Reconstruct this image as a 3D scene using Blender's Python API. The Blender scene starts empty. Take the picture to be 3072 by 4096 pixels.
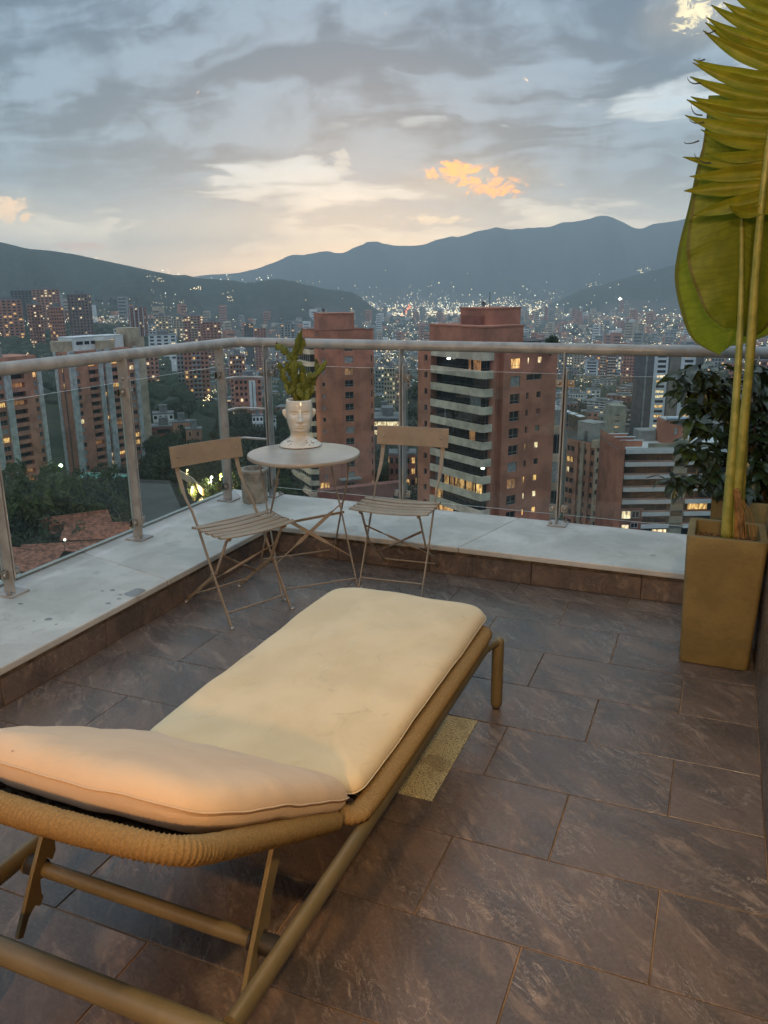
import bpy, bmesh, math, random
import numpy as np
from mathutils import Vector, Matrix

random.seed(7)
rng = np.random.default_rng(11)
scene = bpy.context.scene
COL = scene.collection
PI = math.pi
rad = math.radians

# ------------------------------------------------------------------ camera
CAM_H = 1.565
PITCH, ROLL, YAW, FPX = 0.272748, -0.008042, 0.393531, 3208.7   # focal length for a 3072 x 4096 picture
cp, sp, cyw, syw = math.cos(PITCH), math.sin(PITCH), math.cos(YAW), math.sin(YAW)
_f = Vector((-syw * cp, cyw * cp, -sp)); _r = Vector((cyw, syw, 0)); _u = _r.cross(_f)
_R = _r * math.cos(ROLL) + _u * math.sin(ROLL)
_U = -_r * math.sin(ROLL) + _u * math.cos(ROLL)
cam_data = bpy.data.cameras.new('camera')
cam = bpy.data.objects.new('camera', cam_data); COL.objects.link(cam)
cam.matrix_world = Matrix(((_R.x, _U.x, -_f.x, 0), (_R.y, _U.y, -_f.y, 0), (_R.z, _U.z, -_f.z, CAM_H), (0, 0, 0, 1)))
cam_data.sensor_fit = 'VERTICAL'; cam_data.sensor_height = 36; cam_data.sensor_width = 27
cam_data.lens = FPX / 4096 * 36
cam_data.clip_start = 0.05; cam_data.clip_end = 40000
scene.camera = cam


def ray(px, py):
    return _R * ((px - 1536) / FPX) - _U * ((py - 2048) / FPX) + _f


def at(px, py, d):
    """the place seen at a pixel of the photograph, d metres away along the ground"""
    v = ray(px, py)
    return Vector((0, 0, CAM_H)) + v * (d / math.hypot(v.x, v.y))


def atz(px, py, z):
    v = ray(px, py)
    return Vector((0, 0, CAM_H)) + v * ((z - CAM_H) / v.z)


def aty(px, py, y):
    v = ray(px, py)
    return Vector((0, 0, CAM_H)) + v * (y / v.y)


LAMP_A, LAMP_B = 62.0, 185.0            # watts of the two terrace lamps
HAZE = 1.7e-4                          # per metre

# ------------------------------------------------------------------ render + view
scene.view_settings.view_transform = 'Standard'
scene.view_settings.look = 'None'
scene.view_settings.exposure = 0.0
scene.view_settings.gamma = 1.0
scene.view_settings.use_curve_mapping = False
cy = scene.cycles
cy.use_denoising = True
cy.max_bounces = 7; cy.diffuse_bounces = 3; cy.glossy_bounces = 3; cy.transmission_bounces = 6
cy.transparent_max_bounces = 24; cy.volume_bounces = 3
cy.sample_clamp_indirect = 4.0
cy.caustics_reflective = False; cy.caustics_refractive = False


# ------------------------------------------------------------------ node helpers
def N(nt, kind, **kw):
    n = nt.nodes.new(kind)
    for k, v in kw.items():
        if k.startswith('_'):
            setattr(n, k[1:], v)
        else:
            key = k.replace('__', ' ')
            s = n.inputs[int(key[1:])] if key[0] == 'i' and key[1:].isdigit() else n.inputs[key]
            if isinstance(v, bpy.types.NodeSocket):
                nt.links.new(v, s)
            else:
                s.default_value = v
    return n


def math_n(nt, op, a, b=None, clamp=False):
    n = nt.nodes.new('ShaderNodeMath'); n.operation = op; n.use_clamp = clamp
    for i, v in enumerate((a, b)):
        if v is None: continue
        if isinstance(v, bpy.types.NodeSocket): nt.links.new(v, n.inputs[i])
        else: n.inputs[i].default_value = v
    return n.outputs[0]


def vmath(nt, op, a, b=None, scale=None):
    n = nt.nodes.new('ShaderNodeVectorMath'); n.operation = op
    for i, v in enumerate((a, b)):
        if v is None: continue
        if isinstance(v, bpy.types.NodeSocket): nt.links.new(v, n.inputs[i])
        else: n.inputs[i].default_value = v
    if scale is not None:
        if isinstance(scale, bpy.types.NodeSocket): nt.links.new(scale, n.inputs['Scale'])
        else: n.inputs['Scale'].default_value = scale
    return n.outputs['Value'] if op in ('DOT_PRODUCT', 'LENGTH', 'DISTANCE') else n.outputs[0]


def ramp(nt, fac, stops, interp='LINEAR'):
    n = nt.nodes.new('ShaderNodeValToRGB'); cr = n.color_ramp; cr.interpolation = interp
    while len(cr.elements) < len(stops): cr.elements.new(0.5)
    for e, (p, c) in zip(cr.elements, stops):
        e.position = p
        e.color = (c, c, c, 1) if isinstance(c, (int, float)) else (*c, 1)
    nt.links.new(fac, n.inputs[0])
    return n.outputs[0]


def mixc(nt, fac, a, b, blend='MIX'):
    n = nt.nodes.new('ShaderNodeMix'); n.data_type = 'RGBA'; n.blend_type = blend; n.clamp_factor = True
    for s, v in ((n.inputs[0], fac), (n.inputs[6], a), (n.inputs[7], b)):
        if isinstance(v, bpy.types.NodeSocket): nt.links.new(v, s)
        elif isinstance(v, (int, float)): s.default_value = v
        else: s.default_value = (*v, 1)
    return n.outputs[2]


def noise(nt, vec, scale, detail=4, rough=0.55, dist=0.0):
    n = nt.nodes.new('ShaderNodeTexNoise')
    if vec is not None: nt.links.new(vec, n.inputs['Vector'])
    n.inputs['Scale'].default_value = scale; n.inputs['Detail'].default_value = detail
    n.inputs['Roughness'].default_value = rough; n.inputs['Distortion'].default_value = dist
    return n.outputs['Fac']


def maprange(nt, v, a, b, c=0.0, d=1.0, smooth=True):
    n = nt.nodes.new('ShaderNodeMapRange'); n.interpolation_type = 'SMOOTHSTEP' if smooth else 'LINEAR'
    nt.links.new(v, n.inputs[0])
    for i, x in zip((1, 2, 3, 4), (a, b, c, d)): n.inputs[i].default_value = x
    return n.outputs[0]


# ------------------------------------------------------------------ sky
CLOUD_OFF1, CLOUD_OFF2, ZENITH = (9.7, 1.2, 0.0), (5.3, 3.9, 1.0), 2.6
SUN_AZ = rad(-24)          # the glow over the far ridge, left of +Y
world = bpy.data.worlds.new('World'); scene.world = world
world.use_nodes = True
nt = world.node_tree; nt.nodes.clear()
tc = nt.nodes.new('ShaderNodeTexCoord'); D = tc.outputs['Generated']
sep = N(nt, 'ShaderNodeSeparateXYZ', Vector=D)
dz = sep.outputs[2]
zpos = math_n(nt, 'MAXIMUM', dz, 0.0)
den = math_n(nt, 'ADD', zpos, 0.15)
inv = math_n(nt, 'DIVIDE', 1.0, den)
plane = vmath(nt, 'SCALE', D, scale=inv)                      # a flat cloud deck seen in perspective
flat = vmath(nt, 'MULTIPLY', plane, (1, 1, 0))
sky = nt.nodes.new('ShaderNodeTexSky'); sky.sky_type = 'NISHITA'; sky.sun_disc = False
sky.sun_elevation = rad(2.0); sky.sun_rotation = SUN_AZ; sky.altitude = 1500; sky.dust_density = 2.0
# light gaps of the cloud deck
base = ramp(nt, zpos, [(0.0, (1.35, 1.22, 0.98)), (0.045, (1.25, 1.18, 1.00)), (0.09, (0.74, 0.77, 0.74)),
                       (0.16, (0.50, 0.59, 0.64)), (0.32, (0.38, 0.51, 0.62)), (1.0, (0.42, 0.44, 0.44))])
# warm glow over the far ridge
sund = (math.sin(SUN_AZ), math.cos(SUN_AZ), 0.03)
dsun = vmath(nt, 'DOT_PRODUCT', D, Vector(sund).normalized())
glow = math_n(nt, 'POWER', math_n(nt, 'MAXIMUM', dsun, 0.0), 9.0)
lowband = maprange(nt, dz, 0.005, 0.15, 1.0, 0.0)
glow = math_n(nt, 'MULTIPLY', glow, lowband)
base = mixc(nt, math_n(nt, 'MULTIPLY', glow, 0.80), base, (1.95, 1.54, 0.95))
# cloud layers
warp = vmath(nt, 'ADD', flat, vmath(nt, 'SCALE', vmath(nt, 'SUBTRACT', N(nt, 'ShaderNodeTexNoise', Vector=flat, Scale=0.9, Detail=4.0).outputs['Color'], (0.5, 0.5, 0.5)), scale=1.0))
strat = vmath(nt, 'MULTIPLY', warp, (0.70, 1.0, 1.0))
c1 = noise(nt, vmath(nt, 'ADD', strat, CLOUD_OFF1), 1.05, 8, 0.52, 0.3)
c2 = noise(nt, vmath(nt, 'ADD', strat, CLOUD_OFF2), 3.0, 9, 0.56, 0.35)
c3 = noise(nt, D, 11.0, 9, 0.58, 0.5)
csum = math_n(nt, 'ADD', math_n(nt, 'MULTIPLY', c1, 0.58), math_n(nt, 'ADD', math_n(nt, 'MULTIPLY', c2, 0.27), math_n(nt, 'MULTIPLY', c3, 0.15)))
# the broad banks and openings of this evening's deck
for (px, py, sx, sy, amp) in ((330, 170, 420, 90, .055), (600, 50, 300, 60, .03), (850, 195, 330, 70, .06), (1330, 50, 260, 90, .055), (330, 335, 420, 75, .085), (1330, 335, 330, 75, .08), (150, 410, 300, 45, .06), (1000, 300, 260, 40, .05),
                              (640, 378, 240, 36, -.050), (30, 262, 110, 50, -.06), (1190, 160, 120, 90, -.055), (740, 248, 200, 30, -.03), (1000, 425, 450, 34, -.05), (1430, 210, 80, 140, -.05), (480, 205, 160, 22, -.04), (1650, 380, 200, 40, -.03)):
    d0 = ray(px * 1.8517, py * 1.8517).normalized(); kx = FPX / (sx * 1.8517 * 1.5); kz_ = FPX / (sy * 1.8517 * 1.5)
    q = vmath(nt, 'MULTIPLY', vmath(nt, 'SUBTRACT', D, tuple(d0)), (kx, kx, kz_))
    csum = math_n(nt, 'ADD', csum, maprange(nt, vmath(nt, 'LENGTH', q), 0.0, 1.0, amp, 0.0))
high = maprange(nt, dz, 0.08, 0.24, 0.0, 0.025)
cover = maprange(nt, math_n(nt, 'ADD', csum, high), 0.450, 0.525)
elevmask = maprange(nt, dz, 0.02, 0.13, 0.30, 1.0)
cover = math_n(nt, 'MULTIPLY', cover, elevmask)
dark = ramp(nt, zpos, [(0.0, (0.46, 0.49, 0.52)), (0.08, (0.16, 0.22, 0.285)), (0.16, (0.040, 0.084, 0.135)), (0.3, (0.030, 0.076, 0.138)), (1.0, (0.165, 0.180, 0.190))])
light = mixc(nt, maprange(nt, math_n(nt, 'ADD', math_n(nt, 'MULTIPLY', c2, .6), math_n(nt, 'MULTIPLY', c3, .4)), 0.44, 0.58), dark, (0.19, 0.28, 0.37))
col = mixc(nt, math_n(nt, 'MULTIPLY', cover, .94), base, light)
rim = math_n(nt, 'MULTIPLY', maprange(nt, csum, 0.405, 0.455), maprange(nt, csum, 0.50, 0.455))
col = mixc(nt, math_n(nt, 'MULTIPLY', math_n(nt, 'MULTIPLY', rim, c3), 0.55), col, (0.62, 0.62, 0.58))
# warm light soaking into the deck round the openings
for (px, py, sx, sy, kk) in ((1900, 720, 380, 110, .36), (1250, 920, 900, 110, .16), (20, 850, 260, 110, .35), (2770, 60, 240, 150, .25), (330, 985, 320, 40, .25)):
    d0 = ray(px, py).normalized(); q = vmath(nt, 'MULTIPLY', vmath(nt, 'SUBTRACT', D, tuple(d0)), (FPX / sx, FPX / sx, FPX / sy))
    m = maprange(nt, vmath(nt, 'LENGTH', q), 0.0, 1.0, kk, 0.0)
    col = mixc(nt, math_n(nt, 'MULTIPLY', m, maprange(nt, c3, .35, .65, .3, 1.0)), col, (1.05, .80, .44))
# sunlit cloud scraps, low in the west
fine = noise(nt, vmath(nt, 'MULTIPLY', D, (1, 1, 1.7)), 42.0, 10, 0.66, 1.3)
fine2 = noise(nt, D, 75.0, 6, 0.6, 0.5)
for (px, py, sx, sz, colr, k) in ((1830, 690, .078, .026, (1.15, 0.37, 0.01), 1.0), (1970, 748, .075, .022, (1.15, 0.38, 0.01), 1.0),
                              (20, 838, .065, .032, (1.0, 0.63, 0.34), .9), (2790, 30, .045, .045, (1.0, 0.84, 0.48), 1.0),
                              (330, 985, .07, .011, (0.98, 0.56, 0.40), .8),
                              (1370, 640, .02, .03, (0.50, 0.47, 0.39), .5), (1740, 880, .09, .012, (0.98, 0.74, 0.44), .7), (2560, 400, .02, .04, (0.52, 0.55, 0.57), .5)):
    d0 = ray(px, py).normalized()
    q = vmath(nt, 'MULTIPLY', vmath(nt, 'SUBTRACT', D, tuple(d0)), (1 / sx, 1 / sx, 1 / sz))
    m = maprange(nt, vmath(nt, 'LENGTH', q), 0.0, 1.0, 0.165, -0.17)
    m2 = maprange(nt, math_n(nt, 'ADD', math_n(nt, 'SUBTRACT', fine, 0.52), m), 0.0, 0.11)
    m2 = math_n(nt, 'MULTIPLY', m2, maprange(nt, fine2, 0.30, 0.58, 0.45, 1.0))
    col = mixc(nt, math_n(nt, 'MULTIPLY', m2, k), col, tuple(c_ * (1.55 if py > 500 else 1.1) for c_ in colr))
# an overcast sky grows brighter towards the zenith
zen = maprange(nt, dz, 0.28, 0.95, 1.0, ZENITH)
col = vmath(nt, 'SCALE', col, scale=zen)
ground_mix = maprange(nt, dz, -0.03, 0.0, 1.0, 0.0)
col = mixc(nt, ground_mix, col, (0.10, 0.11, 0.12))
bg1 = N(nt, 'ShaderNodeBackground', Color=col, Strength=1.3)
bg2 = N(nt, 'ShaderNodeBackground', Color=sky.outputs[0], Strength=0.05)
add = nt.nodes.new('ShaderNodeAddShader')
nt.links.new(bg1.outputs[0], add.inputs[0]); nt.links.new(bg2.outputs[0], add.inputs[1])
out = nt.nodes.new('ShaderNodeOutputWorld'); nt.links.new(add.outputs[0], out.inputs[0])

# the last daylight from behind the clouds over the far ridge
sun_data = bpy.data.lights.new('sun', 'SUN'); sun_data.energy = 0.08; sun_data.angle = rad(25); sun_data.color = (1.0, 0.82, 0.62)
sun = bpy.data.objects.new('sun', sun_data); COL.objects.link(sun)
sdir = Vector((math.sin(SUN_AZ), math.cos(SUN_AZ), math.tan(rad(8))))
sun.rotation_euler = sdir.to_track_quat('Z', 'Y').to_euler()

# ------------------------------------------------------------------ scene helpers
def tag(o, label=None, cat=None, group=None, kind=None):
    if label: o['label'] = label
    if cat: o['category'] = cat
    if group: o['group'] = group
    if kind: o['kind'] = kind
    return o


def empty(name, loc=(0, 0, 0), rz=0.0, label=None, cat=None, group=None):
    o = bpy.data.objects.new(name, None); COL.objects.link(o)
    o.location = loc; o.rotation_euler = (0, 0, rz); o.empty_display_size = 0.1
    return tag(o, label, cat, group)


def place(name, mesh, parent=None, loc=(0, 0, 0), rot=(0, 0, 0)):
    o = bpy.data.objects.new(name, mesh); COL.objects.link(o)
    if parent is not None: o.parent = parent
    o.location = loc; o.rotation_euler = rot
    return o


def copy_tree(o, parent=None):
    c = o.copy(); COL.objects.link(c)
    if parent is not None:
        c.parent = parent; c.matrix_parent_inverse = o.matrix_parent_inverse.copy()
    for ch in list(o.children): copy_tree(ch, c)
    return c


class MB:
    """collects simple solids and links them as ONE mesh object"""
    def __init__(s):
        s.v = []; s.f = []; s.m = []; s.mi = 0

    def add(s, vs, fs):
        o = len(s.v); s.v.extend([tuple(p) for p in vs])
        for f in fs:
            s.f.append(tuple(i + o for i in f)); s.m.append(s.mi)

    def box(s, x0, x1, y0, y1, z0, z1, M=None):
        vs = [Vector((x, y, z)) for z in (z0, z1) for y in (y0, y1) for x in (x0, x1)]
        if M is not None: vs = [M @ p for p in vs]
        s.add(vs, [(0, 2, 3, 1), (4, 5, 7, 6), (0, 1, 5, 4), (2, 6, 7, 3), (0, 4, 6, 2), (1, 3, 7, 5)])

    def quad(s, a, b, c, d): s.add([a, b, c, d], [(0, 1, 2, 3)])

    def tube(s, pts, r, n=10, caps=True, flat=None, up=None, closed=False):
        """round bar along points; r may be a list; flat=(a,b) gives an elliptic / strap section"""
        P = [Vector(p) for p in pts]; k = len(P)
        rs = r if isinstance(r, (list, tuple)) else [r] * k
        ring = []
        prev = None
        for i, p in enumerate(P):
            if closed: t = P[(i + 1) % k] - P[i - 1]
            elif i == 0: t = P[1] - P[0]
            elif i == k - 1: t = P[-1] - P[-2]
            else: t = (P[i + 1] - P[i]).normalized() + (P[i] - P[i - 1]).normalized()
            t = t.normalized()
            if prev is None:
                a = Vector(up) if up is not None else (Vector((0, 0, 1)) if abs(t.z) < 0.9 else Vector((1, 0, 0)))
            else: a = prev
            a = (a - t * a.dot(t))
            if a.length < 1e-6: a = t.orthogonal()
            a.normalize(); b = t.cross(a); prev = a
            ra, rb = (rs[i], rs[i]) if flat is None else (flat[0] * rs[i], flat[1] * rs[i])
            ring.append([p + a * (math.cos(2 * PI * j / n + PI / n) * ra) + b * (math.sin(2 * PI * j / n + PI / n) * rb) for j in range(n)])
        vs = [q for rg in ring for q in rg]; fs = []
        m = k if closed else k - 1
        for i in range(m):
            i2 = (i + 1) % k
            for j in range(n):
                fs.append((i * n + j, i * n + (j + 1) % n, i2 * n + (j + 1) % n, i2 * n + j))
        if caps and not closed:
            fs.append(tuple(range(n))[::-1]); fs.append(tuple((k - 1) * n + j for j in range(n)))
        s.add(vs, fs)

    def strap(s, pts, w, t, side):
        """flat bar: width w along 'side' (vector or list of vectors), thickness t"""
        P = [Vector(p) for p in pts]; k = len(P)
        sd = side if isinstance(side, list) else [side] * k
        ws = w if isinstance(w, list) else [w] * k
        ts = t if isinstance(t, list) else [t] * k
        vs = []
        for i, p in enumerate(P):
            T = (P[min(i + 1, k - 1)] - P[max(i - 1, 0)]).normalized()
            a = Vector(sd[i]); a = (a - T * a.dot(T)).normalized(); b = T.cross(a)
            for (x, y) in ((-1, -1), (1, -1), (1, 1), (-1, 1)):
                vs.append(p + a * (x * ws[i] / 2) + b * (y * ts[i] / 2))
        fs = []
        for i in range(k - 1):
            for j in range(4): fs.append((i * 4 + j, i * 4 + (j + 1) % 4, i * 4 + 4 + (j + 1) % 4, i * 4 + 4 + j))
        fs.append((3, 2, 1, 0)); fs.append(tuple((k - 1) * 4 + j for j in range(4)))
        s.add(vs, fs)

    def prism(s, poly, z0, z1, M=None):
        n = len(poly)
        vs = [Vector((x, y, z)) for z in (z0, z1) for (x, y) in poly]
        if M is not None: vs = [M @ p for p in vs]
        s.add(vs, [tuple(range(n))[::-1], tuple(range(n, 2 * n))] + [(i, (i + 1) % n, n + (i + 1) % n, n + i) for i in range(n)])

    def lathe(s, prof, n=24, c=(0, 0, 0), M=None):
        vs = []
        for (r, z) in prof:
            for j in range(n):
                a = 2 * PI * j / n; vs.append(Vector((c[0] + r * math.cos(a), c[1] + r * math.sin(a), c[2] + z)))
        if M is not None: vs = [M @ p for p in vs]
        fs = []
        for i in range(len(prof) - 1):
            for j in range(n): fs.append((i * n + j, i * n + (j + 1) % n, (i + 1) * n + (j + 1) % n, (i + 1) * n + j))
        fs.append(tuple(range(n))[::-1]); fs.append(tuple((len(prof) - 1) * n + j for j in range(n)))
        s.add(vs, fs)

    def dome(s, c, r, axis=(0, 0, 1), n=10):
        q = Vector((0, 0, 1)).rotation_difference(Vector(axis)).to_matrix().to_4x4()
        M = Matrix.Translation(c) @ q
        s.lathe([(r, 0), (r * .92, r * .35), (r * .6, r * .62), (r * .15, r * .72)], n, M=M)

    def mesh(s, name, mats, smooth=False):
        me = bpy.data.meshes.new(name)
        me.from_pydata(s.v, [], s.f)
        for m in (mats if isinstance(mats, (list, tuple)) else [mats]): me.materials.append(m)
        if any(s.m): me.polygons.foreach_set('material_index', s.m)
        if smooth: me.polygons.foreach_set('use_smooth', [True] * len(s.f))
        me.update()
        return me

    def build(s, name, mats, parent=None, smooth=False, bevel=0.0, seg=2, loc=(0, 0, 0), rot=(0, 0, 0), subsurf=0, angle=None):
        o = place(name, s.mesh(name, mats, smooth), parent, loc, rot)
        if bevel:
            b = o.modifiers.new('bevel', 'BEVEL'); b.width = bevel; b.segments = seg; b.limit_method = 'ANGLE'; b.angle_limit = rad(35)
            b.harden_normals = False
        if subsurf:
            m = o.modifiers.new('subsurf', 'SUBSURF'); m.levels = subsurf; m.render_levels = subsurf
        if angle is not None:
            o.data.polygons.foreach_set('use_smooth', [True] * len(o.data.polygons))
            o.data.set_sharp_from_angle(angle=rad(angle))
        return o


# ------------------------------------------------------------------ materials
MATS = {}


def mat(name, col, rough=0.6, var=0.0, vscale=3.0, col2=None, bump=0.0, bscale=60.0, metal=0.0, spec=0.5, trans=0.0, coords='Object', perobj=0.0, emit=None, estr=0.0):
    if name in MATS: return MATS[name]
    m = bpy.data.materials.new(name); m.use_nodes = True; nt = m.node_tree; nt.nodes.clear()
    out = nt.nodes.new('ShaderNodeOutputMaterial')
    p = nt.nodes.new('ShaderNodeBsdfPrincipled')
    p.inputs['Roughness'].default_value = rough; p.inputs['Metallic'].default_value = metal
    p.inputs['Specular IOR Level'].default_value = spec
    tcn = nt.nodes.new('ShaderNodeTexCoord'); vec = tcn.outputs[coords]
    oi = nt.nodes.new('ShaderNodeObjectInfo')
    c = None
    if var > 0 or col2 is not None:
        v2 = vmath(nt, 'ADD', vec, vmath(nt, 'SCALE', (1, 1, 1), scale=math_n(nt, 'MULTIPLY', oi.outputs['Random'], 37.0)))
        f = noise(nt, v2, vscale, 6, 0.6, 0.3)
        if col2 is None: col2 = tuple(max(0, x * (1 - var)) for x in col); ca = tuple(x * (1 + var * .6) for x in col)
        else: ca = col
        c = mixc(nt, maprange(nt, f, 0.36, 0.64), ca, col2)
    if perobj > 0:
        k = math_n(nt, 'ADD', 1 - perobj, math_n(nt, 'MULTIPLY', oi.outputs['Random'], 2 * perobj))
        hs = nt.nodes.new('ShaderNodeHueSaturation'); nt.links.new(k, hs.inputs['Value'])
        if c is not None: nt.links.new(c, hs.inputs['Color'])
        else: hs.inputs['Color'].default_value = (*col, 1)
        c = hs.outputs[0]
    if c is not None: nt.links.new(c, p.inputs['Base Color'])
    else: p.inputs['Base Color'].default_value = (*col, 1)
    if bump > 0:
        b = nt.nodes.new('ShaderNodeBump'); b.inputs['Strength'].default_value = bump; b.inputs['Distance'].default_value = 0.01
        nt.links.new(noise(nt, vec, bscale, 5, 0.6), b.inputs['Height']); nt.links.new(b.outputs[0], p.inputs['Normal'])
    if emit is not None:
        p.inputs['Emission Color'].default_value = (*emit, 1); p.inputs['Emission Strength'].default_value = estr
        m.cycles.emission_sampling = 'NONE'
    sh = p.outputs[0]
    if trans > 0:
        t = nt.nodes.new('ShaderNodeBsdfTranslucent')
        if c is not None: nt.links.new(c, t.inputs[0])
        else: t.inputs[0].default_value = (*col, 1)
        ms = nt.nodes.new('ShaderNodeMixShader'); ms.inputs[0].default_value = trans
        nt.links.new(sh, ms.inputs[1]); nt.links.new(t.outputs[0], ms.inputs[2]); sh = ms.outputs[0]
    nt.links.new(sh, out.inputs[0])
    MATS[name] = m
    return m


def slate_mat():
    m = bpy.data.materials.new('slate_tile'); m.use_nodes = True; nt = m.node_tree
    p = nt.nodes['Principled BSDF']
    tcn = nt.nodes.new('ShaderNodeTexCoord'); oi = nt.nodes.new('ShaderNodeObjectInfo')
    sh = vmath(nt, 'SCALE', (1, 0.7, 0.3), scale=math_n(nt, 'MULTIPLY', oi.outputs['Random'], 91.0))
    v = vmath(nt, 'ADD', tcn.outputs['Object'], sh)
    rotn = nt.nodes.new('ShaderNodeVectorRotate'); rotn.rotation_type = 'Z_AXIS'; nt.links.new(v, rotn.inputs['Vector'])
    nt.links.new(math_n(nt, 'ADD', rad(28), math_n(nt, 'MULTIPLY', oi.outputs['Random'], rad(24))), rotn.inputs['Angle'])
    dv = vmath(nt, 'MULTIPLY', rotn.outputs[0], (0.62, 1.75, 1.0))
    big = noise(nt, dv, 3.2, 6, 0.6, 0.6)
    med = noise(nt, dv, 11.0, 7, 0.65, 0.8)
    grain = noise(nt, v, 90.0, 4, 0.7)
    c = mixc(nt, maprange(nt, big, 0.38, 0.62), (0.078, 0.062, 0.055), (0.130, 0.094, 0.075))
    c = mixc(nt, math_n(nt, 'MULTIPLY', maprange(nt, med, 0.54, 0.70), 0.62), c, (0.28, 0.205, 0.155))
    tanp = noise(nt, vmath(nt, 'ADD', dv, (4.0, 9.0, 0.0)), 4.6, 5, 0.55, 0.5)
    c = mixc(nt, math_n(nt, 'MULTIPLY', maprange(nt, tanp, 0.60, 0.72), 0.50), c, (0.28, 0.21, 0.155))
    # thin pale veins
    vn = noise(nt, dv, 7.5, 9, 0.66, 1.3)
    line = maprange(nt, math_n(nt, 'ABSOLUTE', math_n(nt, 'SUBTRACT', vn, 0.5)), 0.0, 0.011, 1.0, 0.0)
    patch = maprange(nt, noise(nt, v, 4.3, 3, 0.5), 0.48, 0.62)
    c = mixc(nt, math_n(nt, 'MULTIPLY', math_n(nt, 'MULTIPLY', line, patch), 0.55), c, (0.50, 0.42, 0.35))
    c = mixc(nt, math_n(nt, 'MULTIPLY', maprange(nt, grain, 0.42, 0.70), 0.25), c, (0.24, 0.21, 0.19))
    nt.links.new(c, p.inputs['Base Color'])
    nt.links.new(maprange(nt, med, 0.3, 0.7, 0.22, 0.42), p.inputs['Roughness'])
    p.inputs['Specular IOR Level'].default_value = 0.42
    b = nt.nodes.new('ShaderNodeBump'); b.inputs['Strength'].default_value = 0.32; b.inputs['Distance'].default_value = 0.006
    hh = math_n(nt, 'ADD', med, math_n(nt, 'MULTIPLY', grain, 0.25))
    nt.links.new(hh, b.inputs['Height']); nt.links.new(b.outputs[0], p.inputs['Normal'])
    return m


SLATE = slate_mat()
GROUT = mat('grout', (0.26, 0.17, 0.10), 0.9, 0.6, 2.5)
TERRAZZO = None


def terrazzo_mat():
    m = bpy.data.materials.new('speckled_aggregate'); m.use_nodes = True; nt = m.node_tree; p = nt.nodes['Principled BSDF']
    tcn = nt.nodes.new('ShaderNodeTexCoord'); v = tcn.outputs['Object']
    a = noise(nt, v, 210.0, 3, 0.6); b2 = noise(nt, v, 110.0, 4, 0.6, .4); bg = noise(nt, v, 7.0, 3, 0.5)
    c = mixc(nt, maprange(nt, a, 0.40, 0.47), (0.07, 0.05, 0.025), (0.62, 0.53, 0.29))
    c = mixc(nt, maprange(nt, b2, 0.60, 0.64), c, (0.035, 0.028, 0.018))
    c = mixc(nt, math_n(nt, 'MULTIPLY', maprange(nt, bg, 0.50, 0.64), 0.45), c, (0.16, 0.10, 0.045))
    nt.links.new(c, p.inputs['Base Color']); p.inputs['Roughness'].default_value = 0.75
    b = nt.nodes.new('ShaderNodeBump'); b.inputs['Strength'].default_value = 0.4; b.inputs['Distance'].default_value = 0.004
    nt.links.new(a, b.inputs['Height']); nt.links.new(b.outputs[0], p.inputs['Normal'])
    return m


def concrete_mat(name, c0, c1, stain):
    m = bpy.data.materials.new(name); m.use_nodes = True; nt = m.node_tree; p = nt.nodes['Principled BSDF']
    tcn = nt.nodes.new('ShaderNodeTexCoord'); v = tcn.outputs['Object']
    a = noise(nt, v, 3.2, 7, 0.62, 0.5); b2 = noise(nt, vmath(nt, 'MULTIPLY', v, (1, 1, .35)), 14.0, 6, 0.65, 0.4); g = noise(nt, v, 160, 3, 0.6)
    c = mixc(nt, maprange(nt, a, 0.34, 0.66), c0, c1)
    c = mixc(nt, math_n(nt, 'MULTIPLY', maprange(nt, b2, 0.55, 0.72), 0.5), c, stain)
    c = mixc(nt, math_n(nt, 'MULTIPLY', maprange(nt, g, 0.5, 0.75), 0.18), c, stain)
    nt.links.new(c, p.inputs['Base Color']); nt.links.new(maprange(nt, a, .3, .7, .42, .62), p.inputs['Roughness'])
    b = nt.nodes.new('ShaderNodeBump'); b.inputs['Strength'].default_value = 0.25; b.inputs['Distance'].default_value = 0.004
    nt.links.new(math_n(nt, 'ADD', b2, math_n(nt, 'MULTIPLY', g, .3)), b.inputs['Height']); nt.links.new(b.outputs[0], p.inputs['Normal'])
    return m


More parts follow.
